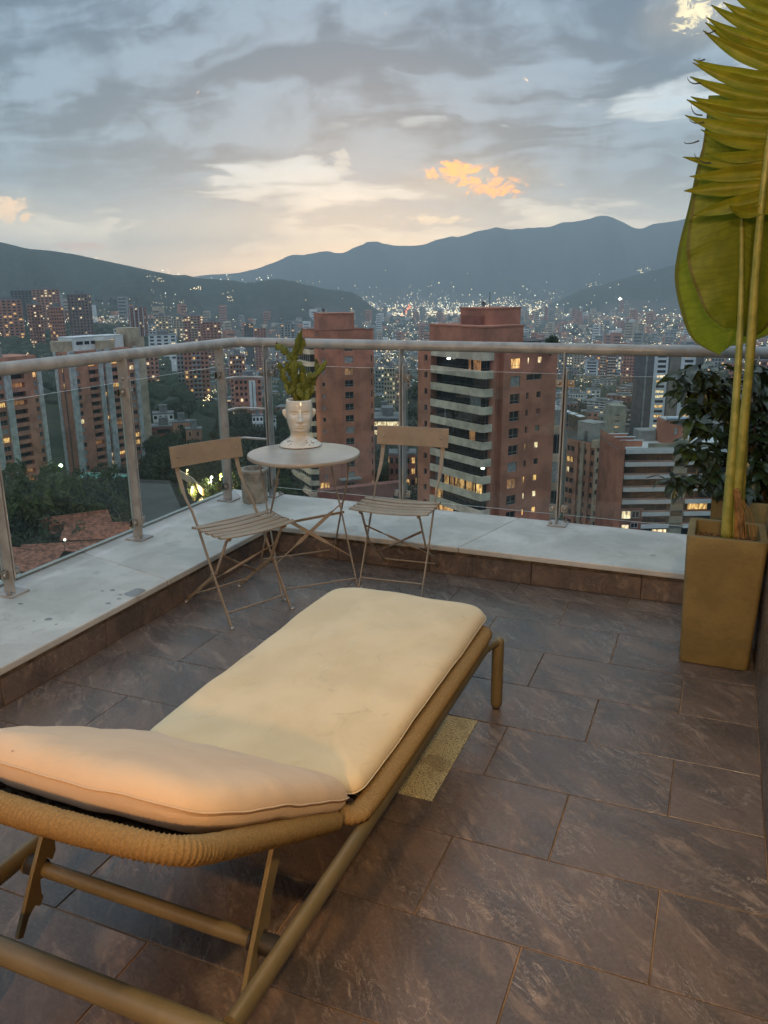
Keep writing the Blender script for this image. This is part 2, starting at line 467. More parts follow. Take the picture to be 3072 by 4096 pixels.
def glass_mat(name, tint, refl=1.0, rough=0.0):
    m = bpy.data.materials.new(name); m.use_nodes = True; nt = m.node_tree; nt.nodes.clear()
    out = nt.nodes.new('ShaderNodeOutputMaterial')
    t = N(nt, 'ShaderNodeBsdfTransparent', Color=(*tint, 1))
    g = N(nt, 'ShaderNodeBsdfGlossy', Roughness=rough); g.inputs['Color'].default_value = (1, 1, 1, 1)
    fr = N(nt, 'ShaderNodeFresnel', IOR=1.45)
    ms = nt.nodes.new('ShaderNodeMixShader')
    nt.links.new(math_n(nt, 'MULTIPLY', fr.outputs[0], refl), ms.inputs[0])
    nt.links.new(t.outputs[0], ms.inputs[1]); nt.links.new(g.outputs[0], ms.inputs[2])
    # a film of dust, runs and wiped smears
    tcn = nt.nodes.new('ShaderNodeTexCoord'); v = tcn.outputs['Object']
    runs = noise(nt, vmath(nt, 'MULTIPLY', v, (9.0, 9.0, 1.1)), 2.0, 6, .65, .4); smear = noise(nt, v, 2.2, 5, .6, 1.6)
    f = math_n(nt, 'ADD', math_n(nt, 'MULTIPLY', maprange(nt, runs, .52, .78), .008), math_n(nt, 'MULTIPLY', maprange(nt, smear, .50, .72), .007))
    df = N(nt, 'ShaderNodeBsdfDiffuse', Color=(.55, .56, .55, 1)); m3 = nt.nodes.new('ShaderNodeMixShader')
    nt.links.new(f, m3.inputs[0]); nt.links.new(ms.outputs[0], m3.inputs[1]); nt.links.new(df.outputs[0], m3.inputs[2]); nt.links.new(m3.outputs[0], out.inputs[0])
    return m


CONCRETE = concrete_mat('coping_concrete', (0.56, 0.555, 0.52), (0.42, 0.42, 0.39), (0.28, 0.265, 0.235))
PAINT_METAL = mat('painted_rail_metal', (0.33, 0.322, 0.30), 0.34, 0.22, 9.0, bump=0.12, bscale=40, spec=0.5)
STEEL = mat('bolt_steel', (0.38, 0.35, 0.31), 0.35, 0.3, 30, metal=0.7)
TAUPE = mat('taupe_enamel', (0.275, 0.215, 0.150), 0.42, 0.12, 12.0, bump=0.05, bscale=120)
TAUPE_TOP = mat('taupe_table_enamel', (0.36, 0.32, 0.27), 0.30, 0.12, 5.0)
FRAME_PAINT = mat('olive_beige_frame_paint', (0.150, 0.122, 0.062), 0.42, 0.14, 8.0, bump=0.04, bscale=200)
BLACK_RUBBER = mat('black_rubber', (0.02, 0.019, 0.018), 0.55)
CAST = mat('cast_cement', (0.30, 0.27, 0.22), 0.8, 0.35, 14.0, bump=0.3, bscale=70)
CLAY = mat('sand_coloured_planter', (0.19, 0.142, 0.052), 0.72, 0.16, 6.0, bump=0.35, bscale=70)
SOIL = mat('dry_soil', (0.10, 0.058, 0.022), 0.95, 0.7, 60.0, bump=1.0, bscale=120)

# ================================================================== THE TERRACE
XL, YB, XR = -2.457, 4.093, 0.257          # parapet faces and the right-hand wall
YN = -1.6                                   # the terrace goes on behind the camera
COP = 0.168                                 # top of the coping
ROW, PITCHX = 0.3317, 0.5824
floor = tag(MB().build('floor', GROUT), kind='structure') if False else None
b = MB(); b.box(XL - 0.02, XR + 0.02, YN, YB + 0.02, -0.30, -0.0035)
floor = tag(b.build('floor', GROUT), kind='structure')


def slab(name, x0, x1, y0, y1, z0, z1, m, parent, bev=0.0015, jit=0.0008, label=None):
    """one tile, its mesh centred on its own origin"""
    cx, cy2, cz = (x0 + x1) / 2, (y0 + y1) / 2, (z0 + z1) / 2
    bb = MB(); bb.box(x0 - cx, x1 - cx, y0 - cy2, y1 - cy2, z0 - cz, z1 - cz)
    o = bb.build(name, m, parent, bevel=bev, seg=1, loc=(cx, cy2, cz + random.uniform(-jit, jit)),
                 rot=(random.uniform(-.0008, .0008), random.uniform(-.0008, .0008), 0))
    if label: o['label'] = label
    return o


TERRAZZO = terrazzo_mat()
g = 0.0018
tz = (-0.840, -0.709, 2.082, 2.612)          # the speckled patch let into the floor
k0 = -12
for r in range(k0, 7):
    y0 = 2.2796 + r * ROW; y1 = min(y0 + ROW, YB)
    if y0 >= YB - 0.01: break
    off = -0.0135 if r % 2 == 0 else -0.3135
    xs = [XL] + [off + PITCHX * k for k in range(-6, 2) if XL + 0.02 < off + PITCHX * k < XR - 0.02] + [XR]
    for xa, xb in zip(xs[:-1], xs[1:]):
        pieces = [(xa + g, xb - g, y0 + g, y1 - g)]
        if xa < tz[1] and xb > tz[0] and y0 < tz[3] - .002 and y1 > tz[2] + .002:
            pieces = []
            ya, yb = max(y0 + g, tz[2] + .001), min(y1 - g, tz[3] - .001)
            if tz[0] - xa > .02: pieces.append((xa + g, tz[0], y0 + g, y1 - g))
            if xb - tz[1] > .02: pieces.append((tz[1], xb - g, y0 + g, y1 - g))
            cx0, cx1 = max(xa + g, tz[0] + .0005), min(xb - g, tz[1] - .0005)
            if ya - (y0 + g) > .02: pieces.append((cx0, cx1, y0 + g, ya))
            if (y1 - g) - yb > .02: pieces.append((cx0, cx1, yb, y1 - g))
        for pc in pieces:
            slab('tile', pc[0], pc[1], pc[2], pc[3], -0.012, 0.0, SLATE, floor)
bb = MB(); bb.box(-(tz[1] - tz[0]) / 2 + .001, (tz[1] - tz[0]) / 2 - .001, -.264, .264, -.012, 0)
o = bb.build('speckled_tile', TERRAZZO, floor, bevel=.001, seg=1, loc=((tz[0] + tz[1]) / 2, (tz[2] + tz[3]) / 2, -0.0004))
o['label'] = 'yellowish speckled aggregate strip in the floor beside the lounger'

# ---- parapet: rendered core, a skirting of slate tiles, concrete coping slabs
XO, YO = -3.183, 4.796                       # outer edges
par = empty('parapet', (XL, YB, 0), 0, 'low tiled parapet with a broad grey concrete coping round the terrace', 'parapet')
CEMENT = mat('dark_cement_edge', (0.085, 0.062, 0.040), 0.9, 0.5, 20.0, bump=0.6, bscale=60)


def P(v): return Vector(v) - Vector((XL, YB, 0))


bb = MB()
bb.box(XO + .02 - XL, XL - .012 - XL, YN - YB, YO - .02 - YB, -0.9, 0.1335)
bb.box(XL - .012 - XL, 1.6 - XL, .012, YO - .02 - YB, -0.9, 0.1335)
bb.build('core', CEMENT, par)
# moulded lip under the coping
bb = MB()
bb.box(-.010, .004, YN - YB, .006, .118, .1345)
bb.box(.004, 1.6 - XL, -.004, .010, .118, .1345)
bb.build('moulding', CEMENT, par, bevel=.003)
# coping slabs, mitred at the corner, with the joints seen in the photo
bev = .006


def coping(poly, z0=.135, z1=COP):
    cx = sum(p[0] for p in poly) / len(poly); cyy = sum(p[1] for p in poly) / len(poly)
    q = MB(); q.prism([(x - cx, y - cyy) for x, y in poly], z0, z1)
    return q.build('coping_slab', CONCRETE, par, bevel=bev, seg=2, loc=(cx - XL, cyy - YB, 0))


j = .0012
yj = 3.165; yj2 = 1.45
coping([(XO, YN), (XL + .012, YN), (XL + .012, yj2 - j), (XO, yj2 - j)])
coping([(XO, yj2 + j), (XL + .012, yj2 + j), (XL + .012, yj - .10 - j), (XO, yj + .10 - j)])
coping([(XO, yj + .10 + j), (XL + .012, yj - .10 + j), (XL + .012, YB - .012), (XO, YO)])
xj = -1.16
coping([(XO + .001, YO), (XL + .013, YB - .012), (xj - .09 - j, YB - .012), (xj + .09 - j, YO)])
coping([(xj + .09 + j, YO), (xj - .09 + j, YB - .012), (1.6, YB - .012), (1.6, YO)])
# raised kerb along the outer edge of the left coping
q = MB(); q.box(XO + .002 - XL, XO + .032 - XL, YN - YB, YO - .035 - YB, COP - .001, COP + .012)
q.build('outer_kerb', CONCRETE, par, bevel=.004)
# skirting tiles
yy = YB - .001
ys = [YB, 3.74, 3.17, 2.62, 2.03, 1.45, .87, .29, -.29, -.87, YN]
for ya, yb in zip(ys[1:], ys[:-1]):
    o = slab('skirting_tile', -.012, 0.0, ya + g - YB, yb - g - YB, .0005, .117, SLATE, par, jit=0)
xs = [XL + .001, -2.0, -1.42, -.837, -.265, .30, .9, 1.5]
for xa, xb in zip(xs[:-1], xs[1:]):
    o = slab('skirting_tile', xa + g - XL, xb - g - XL, .0, .012, .0005, .117, SLATE, par, jit=0)
# damp stains and drops left on the left coping, beside the chair
WET = mat('damp_concrete', (0.22, 0.225, 0.22), 0.18, 0.15, 8.0)
for (px, py, sx, sy) in ((545, 2370, .055, .045), (450, 2360, .016, .008), (410, 2364, .010, .005), (480, 2378, .012, .006), (476, 2395, .012, .008),
                         (433, 2413, .016, .008), (193, 2476, .018, .013), (135, 2484, .006, .005), (224, 2497, .006, .005), (82, 2415, .015, .006)):
    c = atz(px, py, COP + .0012); n = 16
    ph = random.random() * 6
    pts = [P((c.x + sx * .9 * math.cos(a) * (1 + .18 * math.sin(3 * a + ph)), c.y + sy * 1.3 * math.sin(a) * (1 + .15 * math.sin(2 * a + ph)), COP + .0012))
           for a in [2 * PI * i / n for i in range(n)]]
    pts = [p if p.x < .008 else Vector((.008, p.y, p.z)) for p in pts]
    q = MB(); q.add(pts, [tuple(range(n))]); q.build('damp_patch', WET, par)

# ---- right-hand wall, tiled like the floor
rw = empty('terrace_wall', (XR, 0, 0), 0, 'slate tiled side wall at the right edge beside the planter', 'wall')
q = MB(); q.box(.0125, .16, YN, 3.74, -.3, 2.42); q.build('core', CEMENT, rw)
zz = [0.001, .30, .60, .90, 1.20, 1.50, 1.80, 2.10, 2.40]
for i, (za, zb) in enumerate(zip(zz[:-1], zz[1:])):
    off = -.0135 if i % 2 else -.3
    ys = [YN] + [YN + .4 + off + PITCHX * k for k in range(0, 12) if YN + .05 < YN + .4 + off + PITCHX * k < 3.7] + [3.74]
    for ya, yb in zip(ys[:-1], ys[1:]):
        slab('tile', 0.0, .012, ya + g, yb - g, za + g, zb - g, SLATE, rw, jit=0)
q = MB(); q.box(-.012, .172, YN, 3.75, 2.4205, 2.45); q.build('coping_slab', CONCRETE, rw, bevel=.005)

# ================================================================== GLASS RAILING
RX, RY, RZ = -3.04, 4.73, 1.219
rail = empty('glass_railing', (RX, RY, COP), 0, 'metal railing with glass panes and round taupe handrail on the parapet', 'railing')


def Q(x, y, z): return Vector((x - RX, y - RY, z - COP))


q = MB()
q.tube([Q(RX, YN, RZ), Q(RX, RY - .055, RZ), Q(RX + .012, RY - .022, RZ), Q(RX + .04, RY, RZ), Q(1.6, RY, RZ)], .0315, 22)
q.build('handrail', PAINT_METAL, rail, angle=40)
GLASS = glass_mat('railing_glass', (0.90, 0.935, 0.915), 0.75)
GLASS_EDGE = mat('glass_edge', (0.62, 0.72, 0.68), 0.15, spec=0.8)


def post_parts(x, y, along, out):
    """a pair of flat bars with rounded arm plates, clamps, bolts and a base plate; along = unit vector of the railing"""
    A = Vector(along); O = Vector(out)
    M = Matrix(((A.x, O.x, 0, x - RX), (A.y, O.y, 0, y - RY), (0, 0, 1, 0), (0, 0, 0, 1)))
    z0 = COP
    po = MB(); po.box(-.0125, -.0035, -.033, .033, .010, RZ - COP - .018, M)
    p = po.build('post', PAINT_METAL, rail, bevel=.0015, seg=1)
    # the arm plate, rounded at both ends
    def stadium(h0, h1, w, n=8):
        pts = [(w * math.cos(a), h1 - w + w * math.sin(a)) for a in [PI * i / n for i in range(n + 1)]]
        pts += [(w * math.cos(a), h0 + w + w * math.sin(a)) for a in [PI + PI * i / n for i in range(n + 1)]]
        return pts
    S = M @ Matrix(((0, 0, 1, 0), (1, 0, 0, 0), (0, 1, 0, 0), (0, 0, 0, 1)))
    ar = MB(); ar.prism(stadium(.055, .945, .030), .0045, .0135, S); ar.build('arm_plate', PAINT_METAL, p, bevel=.001, seg=1)
    sp_ = MB(); sp_.box(-.004, .005, -.012, .022, .10, .90, M); sp_.build('spacer', BLACK_RUBBER, p)
    for (zz2) in (.855, .105):
        for s in (-1, 1):
            cl = MB(); cl.box(min(s * .0135, s * .055), max(s * .0135, s * .055), -.012, -.005, zz2 - .022, zz2 + .018, M)
            cl.box(min(s * .0135, s * .055), max(s * .0135, s * .055), .008, .015, zz2 - .022, zz2 + .018, M)
            c = cl.build('clamp', STEEL, p, bevel=.001, seg=1)
            bo = MB(); bo.dome(M @ Vector((s * .036, -.012, zz2 - .002)), .012, -O, 10); bo.build('bolt', STEEL, p, angle=60)
    for zz2 in (.925, .085):
        for (xx, dd) in ((.0135, A), (-.0125, -A)):
            bo = MB(); bo.dome(M @ Vector((xx, 0, zz2)), .010, dd, 8); bo.build('bolt', STEEL, p, angle=60)
    ba = MB(); ba.box(-.055, .055, -.058, .058, .0005, .010, M); ba.build('base_plate', PAINT_METAL, p, bevel=.001, seg=1)
    for sx in (-1, 1):
        nb = MB(); nb.lathe([(.010, .010), (.010, .018), (.006, .0185), (.005, .026)], 6, M=M @ Matrix.Translation((sx * .040, -.030 if sx < 0 else .032, 0)))
        nb.build('anchor_bolt', STEEL, p, angle=40)
    return p


posts_left = [2.64, 3.575, 4.515]
for y in (posts_left[0] - 1.87, posts_left[0] - .935): post_parts(RX, y, (0, 1, 0), (-1, 0, 0))
for y in posts_left: post_parts(RX + .01, y, (0, 1, 0), (-1, 0, 0))
posts_back = [-2.805, -1.83, -.818, .195, 1.2]
for x in posts_back: post_parts(x, RY, (1, 0, 0), (0, 1, 0))


def pane(a, b2, z0=.232, z1=1.075):
    """a glass pane standing between two posts"""
    A = Vector(a); B = Vector(b2); t = (B - A).normalized(); n = Vector((-t.y, t.x, 0)) * .004
    q = MB(); zs = (z0 - COP, z1 - COP)
    c = [Q(A.x, A.y, 0) , Q(B.x, B.y, 0)]
    vs = [Vector((p.x, p.y, 0)) + s * n + Vector((0, 0, z)) for z in zs for p in c for s in (-1, 1)]
    q.mi = 0; q.add(vs, [(0, 2, 6, 4), (1, 3, 7, 5)])
    q.mi = 1; q.add(vs, [(4, 6, 7, 5), (0, 1, 3, 2), (0, 4, 5, 1), (2, 3, 7, 6)])
    return q.build('glass_pane', [GLASS, GLASS_EDGE], rail)


gapp = .03
ly = [posts_left[0] - 1.87, posts_left[0] - .935] + posts_left
for a, b2 in zip(ly[:-1], ly[1:]): pane((RX, a + gapp, 0), (RX, b2 - gapp, 0))
for a, b2 in zip(posts_back[:-1], posts_back[1:]): pane((a + gapp, RY, 0), (b2 - gapp, RY, 0))
# bent flat bars that close the corner
for z in (.987, .775, .566):
    q = MB()
    q.strap([Q(RX, posts_left[2] + .012, z), Q(RX, RY - .04, z), Q(RX + .03, RY, z), Q(posts_back[0] - .012, RY, z)], .034, .010,
            [Vector((1, 0, 0)), Vector((1, 0, 0)).lerp(Vector((0, -1, 0)), .25), Vector((1, 0, 0)).lerp(Vector((0, -1, 0)), .75), Vector((0, -1, 0))])
    q.build('corner_bar', PAINT_METAL, rail, bevel=.001, seg=1)

# ================================================================== BISTRO CHAIRS
def bistro_chair(loc, fw, label):
    """folding slatted chair; local +Y is its front, X its right"""
    rz = math.atan2(fw[1], fw[0]) - PI / 2
    root = empty('folding_chair', (*loc, 0), rz, label, 'chair', 'folding bistro chairs by the table')
    W = .185
    # back plate
    q = MB(); n = 10
    pl = []
    for i in range(n + 1):
        x = -.205 + .41 * i / n; pl.append((x, -.006 * math.cos(PI * x / .41)))
    vs = []; fs = []
    for (z, dy) in ((.722, 0), (.722, .004), (.826, .004 - .014), (.826, -.014)):
        for (x, y) in pl: vs.append((x, -.184 + y * 1.5 + dy, z))
    m = n + 1
    for k in range(4):
        k2 = (k + 1) % 4
        for i in range(n): fs.append((k * m + i, k * m + i + 1, k2 * m + i + 1, k2 * m + i))
    fs += [(0, m, 2 * m, 3 * m), (n, n + m, n + 2 * m, n + 3 * m)]
    q.add(vs, fs); bp = q.build('back_plate', TAUPE, root, bevel=.003, seg=2)
    for s in (-1, 1):
        r = MB(); r.dome((s * .165, -.185, .772), .0055, (0, 1, .1), 8); r.build('rivet', STEEL, bp, angle=60)
    # back uprights that become the front legs (flat above, twisted, square below)
    for s in (-1, 1):
        q = MB(); x = s * .172
        pts = [(x, -.202, .80), (x, -.19, .70), (x, -.16, .625), (x * 1.01, -.125, .575), (x * 1.01, -.075, .52), (x * 1.01, -.03, .452), (x * 1.02, .09, .235), (x * 1.02, .218, .012), (x * 1.02, .232, .004)]
        side = [Vector((1, 0, 0))] * 3 + [Vector((1, .6, .3))] + [Vector((0, 1, .55))] * 5
        q.strap(pts, [.024, .023, .021, .018, .016, .016, .016, .016, .014], [.005, .005, .006, .007, .007, .007, .007, .007, .006], side)
        q.build('front_leg', TAUPE, root, bevel=.0012, seg=1)
        f = MB(); f.lathe([(.011, 0), (.013, .003), (.011, .008), (.004, .011)], 10, (s * .178, .236, 0)); f.build('foot', STEEL, root, angle=50)
    # seat supports that become the rear legs
    for s in (-1, 1):
        q = MB(); x = s * .158
        q.strap([(x, .232, .441), (x, .20, .425), (x * 1.01, .088, .235), (x * 1.02, -.195, .030), (x * 1.02, -.222, .006)], [.014, .017, .017, .016, .014], .006, Vector((0, 1, .8)))
        q.build('rear_leg', TAUPE, root, bevel=.0012, seg=1)
        f = MB(); f.lathe([(.011, 0), (.013, .003), (.011, .008), (.004, .011)], 10, (s * .164, -.224, 0)); f.build('foot', STEEL, root, angle=50)
        r = MB(); r.tube([(s * .152, .088, .235), (s * .188, .088, .235)], .006, 8); r.build('pivot', STEEL, root)
    # seat bearers and five slats, slightly dished
    for s in (-1, 1):
        q = MB(); x = s * .158
        q.strap([(x, -.035, .446), (x, .10, .437), (x, .235, .441)], .014, .005, Vector((1, 0, 0))); q.build('seat_bearer', TAUPE, root)
    q = MB(); q.tube([(-.20, -.040, .447), (.20, -.040, .447)], .0055, 8); q.build('hinge_rod', TAUPE, root)
    for i in range(5):
        yc = .002 + i * .057; q = MB(); n = 14; vs = []; fs = []
        hw = .0225
        for k in range(n + 1):
            x = -.212 + .424 * k / n
            z = .452 - .010 * math.cos(PI * x / .424) + .002 * (i - 2) ** 2 * .35
            e = 0.0 if 0 < k < n else .006
            for (dy, dz) in ((-hw + e, 0), (hw - e, 0), (hw - e, .0065), (-hw + e, .0065)): vs.append((x, yc + dy, z + dz))
        for k in range(n):
            for j in range(4): fs.append((k * 4 + j, k * 4 + (j + 1) % 4, k * 4 + 4 + (j + 1) % 4, k * 4 + 4 + j))
        fs += [(0, 1, 2, 3), (n * 4 + 3, n * 4 + 2, n * 4 + 1, n * 4)]
        q.add(vs, fs); sl = q.build('seat_slat', TAUPE, root, bevel=.002, seg=2)
        for s in (-1, 1):
            r = MB(); r.dome((s * .158, yc, .4555), .005, (0, 0, 1), 8); r.build('rivet', STEEL, sl, angle=60)
    # rods and twisted cross braces
    for (y, z, w) in ((.185, .062, .174), (-.165, .056, .162)):
        q = MB(); q.tube([(-w, y, z), (w, y, z)], .0048, 8); q.build('stretcher', TAUPE, root)
    for s in (-1, 1):
        A = Vector((-s * .160, .155, .345)); B = Vector((s * .163, -.055, .135)); q = MB()
        pts = [A.lerp(B, t) + Vector((0, .010 * s, 0)) for t in (0, .22, .34, .66, .78, 1)]
        fl = Vector((0, .75, .66)); ed = Vector((0, .66, -.75))
        q.strap(pts, [.017, .017, .011, .011, .017, .017], [.003, .003, .007, .007, .003, .003], [fl, fl, ed, ed, fl, fl])
        q.build('cross_brace', TAUPE, root)
    return root


bistro_chair((-2.174, 3.255), (.91, -.416), 'taupe folding metal chair standing left of the round table')
bistro_chair((-1.515, 3.905), (.064, -.998), 'taupe folding metal chair standing right of the round table')

# ================================================================== ROUND TABLE
TX, TY, TZ = -2.022, 3.752, .715
tb = empty('bistro_table', (TX, TY, 0), 0, 'round taupe folding bistro table in the terrace corner', 'table')
q = MB(); R = .302
q.lathe([(.0, TZ - .004), (R - .012, TZ - .004), (R - .004, TZ - .022), (R, TZ - .016), (R, TZ - .006), (R - .003, TZ - .001), (R - .010, TZ), (.0, TZ)], 64)
q.build('table_top', TAUPE_TOP, tb, angle=40)
feet = dict(nr=Vector((.335, -.046, 0)), fr=Vector((-.034, .370, 0)), fl=Vector((-.351, .047, 0)), nl=Vector((.040, -.350, 0)))
ax = (feet['nr'] - feet['nl']).normalized()          # the near side frame direction
for a, b2, k in (('nr', 'fr', 0), ('fr', 'nr', 1), ('nl', 'fl', 0), ('fl', 'nl', 1)):
    F = feet[a]; T = feet[b2]
    top = F.lerp(T, .80); top.z = TZ - .02
    c = F.lerp(T, .5)
    top = c + (T - F) * .36 + (c * -.10); top.z = TZ - .018
    q = MB(); side = ax if False else (T - F).normalized()
    m1 = F.lerp(top, .52); m2 = F.lerp(top, .82); m3 = F.lerp(top, .90)
    off = ax * (.008 if k else -.008)
    q.strap([F + Vector((0, 0, .004)) + off, F.lerp(top, .04) + off, m1 + off, m2 + off + (T - F).normalized() * .01, m3 + off - (T - F).normalized() * .004, top + off], [.012, .015, .015, .015, .014, .014], [.006, .0065, .0065, .006, .006, .005], side)
    q.build('leg', TAUPE, tb, bevel=.001, seg=1)
    f = MB(); f.lathe([(.010, 0), (.013, .003), (.010, .009), (.003, .012)], 10, tuple(F + ax * .012)); f.build('foot', STEEL, tb, angle=50)
for a, b2 in (('nr', 'nl'), ('fr', 'fl')):
    A = feet[a] * .93; B = feet[b2] * .93; A.z = B.z = .052
    q = MB(); q.tube([A, B], .0048, 8); q.build('stretcher', TAUPE, tb)
# the upper strap and the twisted crossed brace between the frames
A = feet['fr'].lerp(feet['nr'], .53) + Vector((0, 0, .36)); B = feet['fl'].lerp(feet['nl'], .53) + Vector((0, 0, .33))
q = MB(); q.strap([A, B], .014, .004, Vector((0, 0, 1))); q.build('strap', TAUPE, tb)
for (A, B) in ((feet['fl'].lerp(feet['nl'], .55) + Vector((0, 0, .43)), feet['nr'].lerp(feet['fr'], .22) + Vector((0, 0, .14))),
               (feet['fr'].lerp(feet['nr'], .55) + Vector((0, 0, .43)), feet['nl'].lerp(feet['fl'], .30) + Vector((0, 0, .14)))):
    q = MB(); d = (B - A).normalized(); fl = d.cross(Vector((.55, -.8, .2))).normalized(); ed = d.cross(fl)
    q.strap([A.lerp(B, t) for t in (0, .16, .22, .66, .72, 1)], [.007, .007, .019, .019, .007, .007], [.006, .006, .003, .003, .006, .006], [ed, ed, fl, fl, ed, ed])
    q.build('cross_brace', TAUPE, tb)

# ================================================================== HEAD-SHAPED POT WITH CACTUS
m = bpy.data.materials.new('glazed_white_ceramic'); m.use_nodes = True; nt = m.node_tree; p = nt.nodes['Principled BSDF']
tcn = nt.nodes.new('ShaderNodeTexCoord'); v = tcn.outputs['Object']
zs = N(nt, 'ShaderNodeSeparateXYZ', Vector=v).outputs[2]
sp1 = noise(nt, vmath(nt, 'MULTIPLY', v, (1, 1, .45)), 75.0, 3, .6, 1.2)
sp2 = noise(nt, v, 26.0, 2, .5)
msk = math_n(nt, 'MULTIPLY', maprange(nt, sp1, .58, .61), maprange(nt, sp2, .42, .52))
zz = math_n(nt, 'MULTIPLY', maprange(nt, zs, .078, .066), maprange(nt, zs, .010, .022))
c = mixc(nt, math_n(nt, 'MULTIPLY', msk, zz), (0.66, 0.595, 0.49), (0.09, 0.03, 0.018))
nt.links.new(c, p.inputs['Base Color']); p.inputs['Roughness'].default_value = .16; p.inputs['Coat Weight'].default_value = .4; p.inputs['Coat Roughness'].default_value = .05
CERAMIC = m
HX, HY = -2.135, 3.925
face_az = math.atan2(-HY, -HX)
hp = empty('head_planter', (HX, HY, TZ), face_az + PI / 2 + rad(3), 'white glazed pot shaped like a human head and neck on the round table', 'plant pot')
hp.scale = (1.10, 1.10, .90)
# local: face looks to -Y, x to the viewer's right
prof = [  # z, half width, front y, back y
    (.000, .107, .100, .085), (.004, .109, .102, .087), (.010, .106, .099, .085), (.019, .098, .090, .080), (.028, .088, .079, .075), (.037, .075, .065, .069), (.046, .063, .053, .064),
    (.056, .0535, .045, .060), (.066, .0490, .042, .058), (.078, .0480, .042, .057), (.086, .0485, .044, .057), (.093, .0500, .055, .058), (.100, .0520, .068, .060), (.108, .0540, .0755, .063),
    (.122, .0575, .079, .067), (.140, .0610, .080, .070), (.158, .0640, .080, .073), (.178, .0660, .080, .076), (.198, .0675, .079, .078), (.220, .0680, .079, .079),
    (.240, .0680, .079, .079), (.258, .0672, .078, .077), (.272, .0660, .0755, .075), (.283, .0648, .0735, .073), (.287, .0630, .072, .071), (.288, .060, .068, .067)]
pz = np.array([a[0] for a in prof])


def interp(z, k): return float(np.interp(z, pz, [a[k] for a in prof]))


def gauss(x, z, cx, cz, sx, sz): return math.exp(-((x - cx) / sx) ** 2 - ((z - cz) / sz) ** 2)


nz, na = 110, 120
zl = [.288 * (i / (nz - 1)) for i in range(nz)]
vs = []
for z in zl:
    w, fr, bk = interp(z, 1), interp(z, 2), interp(z, 3)
    for j in range(na):
        a = 2 * PI * j / na
        c_, s_ = math.cos(a), math.sin(a)
        e = .92
        x = w * math.copysign(abs(c_) ** e, c_)
        y = (fr if s_ < 0 else bk) * math.copysign(abs(s_) ** e, s_)
        if s_ < -.1:
            d = 0
            d += .021 * gauss(x, z, 0, .170, .0110, .012)            # nose tip
            d += .014 * gauss(x, z, 0, .193, .0085, .024)            # bridge
            d += .008 * gauss(abs(x), z, .0115, .165, .006, .006)     # nostrils
            d -= .0095 * gauss(abs(x), z, .027, .212, .018, .0120)   # sockets
            d += .0085 * gauss(abs(x), z, .028, .2105, .0115, .0070) # eyeballs
            d -= .0030 * gauss(abs(x), z, .028, .2065, .013, .0020)  # lower lid line
            d -= .0028 * gauss(abs(x), z, .028, .2175, .014, .0020)  # lid crease
            d += .0018 * gauss(abs(x), z, .028, .2275, .020, .0050)  # brow
            d += .0088 * gauss(x, z, 0, .1400, .023, .0055)          # upper lip
            d += .0095 * gauss(x, z, 0, .1290, .020, .0058)          # lower lip
            d -= .0060 * gauss(x, z, 0, .1345, .024, .0020)          # mouth line
            d -= .0040 * gauss(x, z, 0, .1490, .004, .005)           # philtrum
            d -= .0050 * gauss(x, z, 0, .1205, .018, .0045)          # under the lip
            d += .0060 * gauss(x, z, 0, .1070, .017, .0085)          # chin
            d += .0040 * gauss(abs(x), z, .043, .176, .014, .016)    # cheeks
            y -= d * (1.6 if d < 0 else 1.35)
        vs.append((x, y, z))
# inner wall
for z, k in ((.286, .055), (.262, .058), (.255, .058)):
    for j in range(na):
        a = 2 * PI * j / na; vs.append((k * math.cos(a), k * 1.12 * math.sin(a), z))
fs = []
nr = nz + 3
for i in range(nr - 1):
    for j in range(na): fs.append((i * na + j, i * na + (j + 1) % na, (i + 1) * na + (j + 1) % na, (i + 1) * na + j))
fs.append(tuple(range(na))[::-1])
q = MB(); q.add(vs, fs); q.build('body', CERAMIC, hp, smooth=True)
for s in (-1, 1):
    q = MB(); n1, n2 = 14, 16; vs = []; fs = []
    for i in range(n1 + 1):
        t = -PI / 2 + PI * i / n1
        for k in range(n2):
            a = 2 * PI * k / n2
            w_ = .0175 * (1 + .32 * math.sin(t))
            x = w_ * math.cos(t) * math.cos(a); y = .0135 * math.cos(t) * math.sin(a)
            if y < 0: y += .0065 * math.exp(-((x * s - .004) / .006) ** 2) * math.cos(t)      # hollow of the ear
            vs.append((s * .0655 + x + s * .004 * math.sin(t), .006 + y, .199 + .0315 * math.sin(t)))
    for i in range(n1):
        for k in range(n2): fs.append((i * n2 + k, i * n2 + (k + 1) % n2, (i + 1) * n2 + (k + 1) % n2, (i + 1) * n2 + k))
    q.add(vs, fs)
    q.build('ear', CERAMIC, hp, smooth=True)
q = MB(); q.lathe([(.0575, .255), (.05, .262), (.02, .264), (0.0005, .264)], 24); q.build('soil', mat('pebbly_soil', (.30, .27, .22), .9, .8, 120, bump=.8), hp, smooth=True)
q = MB(); q.lathe([(.105, -.0003), (.109, -.0003), (.109, .0035), (.105, .0035)], 60); q.build('foot_ring', mat('raw_clay', (.07, .04, .025), .8), hp)

CACT = mat('cactus_skin', (0.185, 0.205, 0.020), 0.42, 0.0, 16.0, col2=(0.07, 0.095, 0.014), bump=.2, trans=.12, perobj=.18)
TIP = mat('dry_cactus_tip', (0.07, 0.03, 0.02), 0.7, .3, 30)


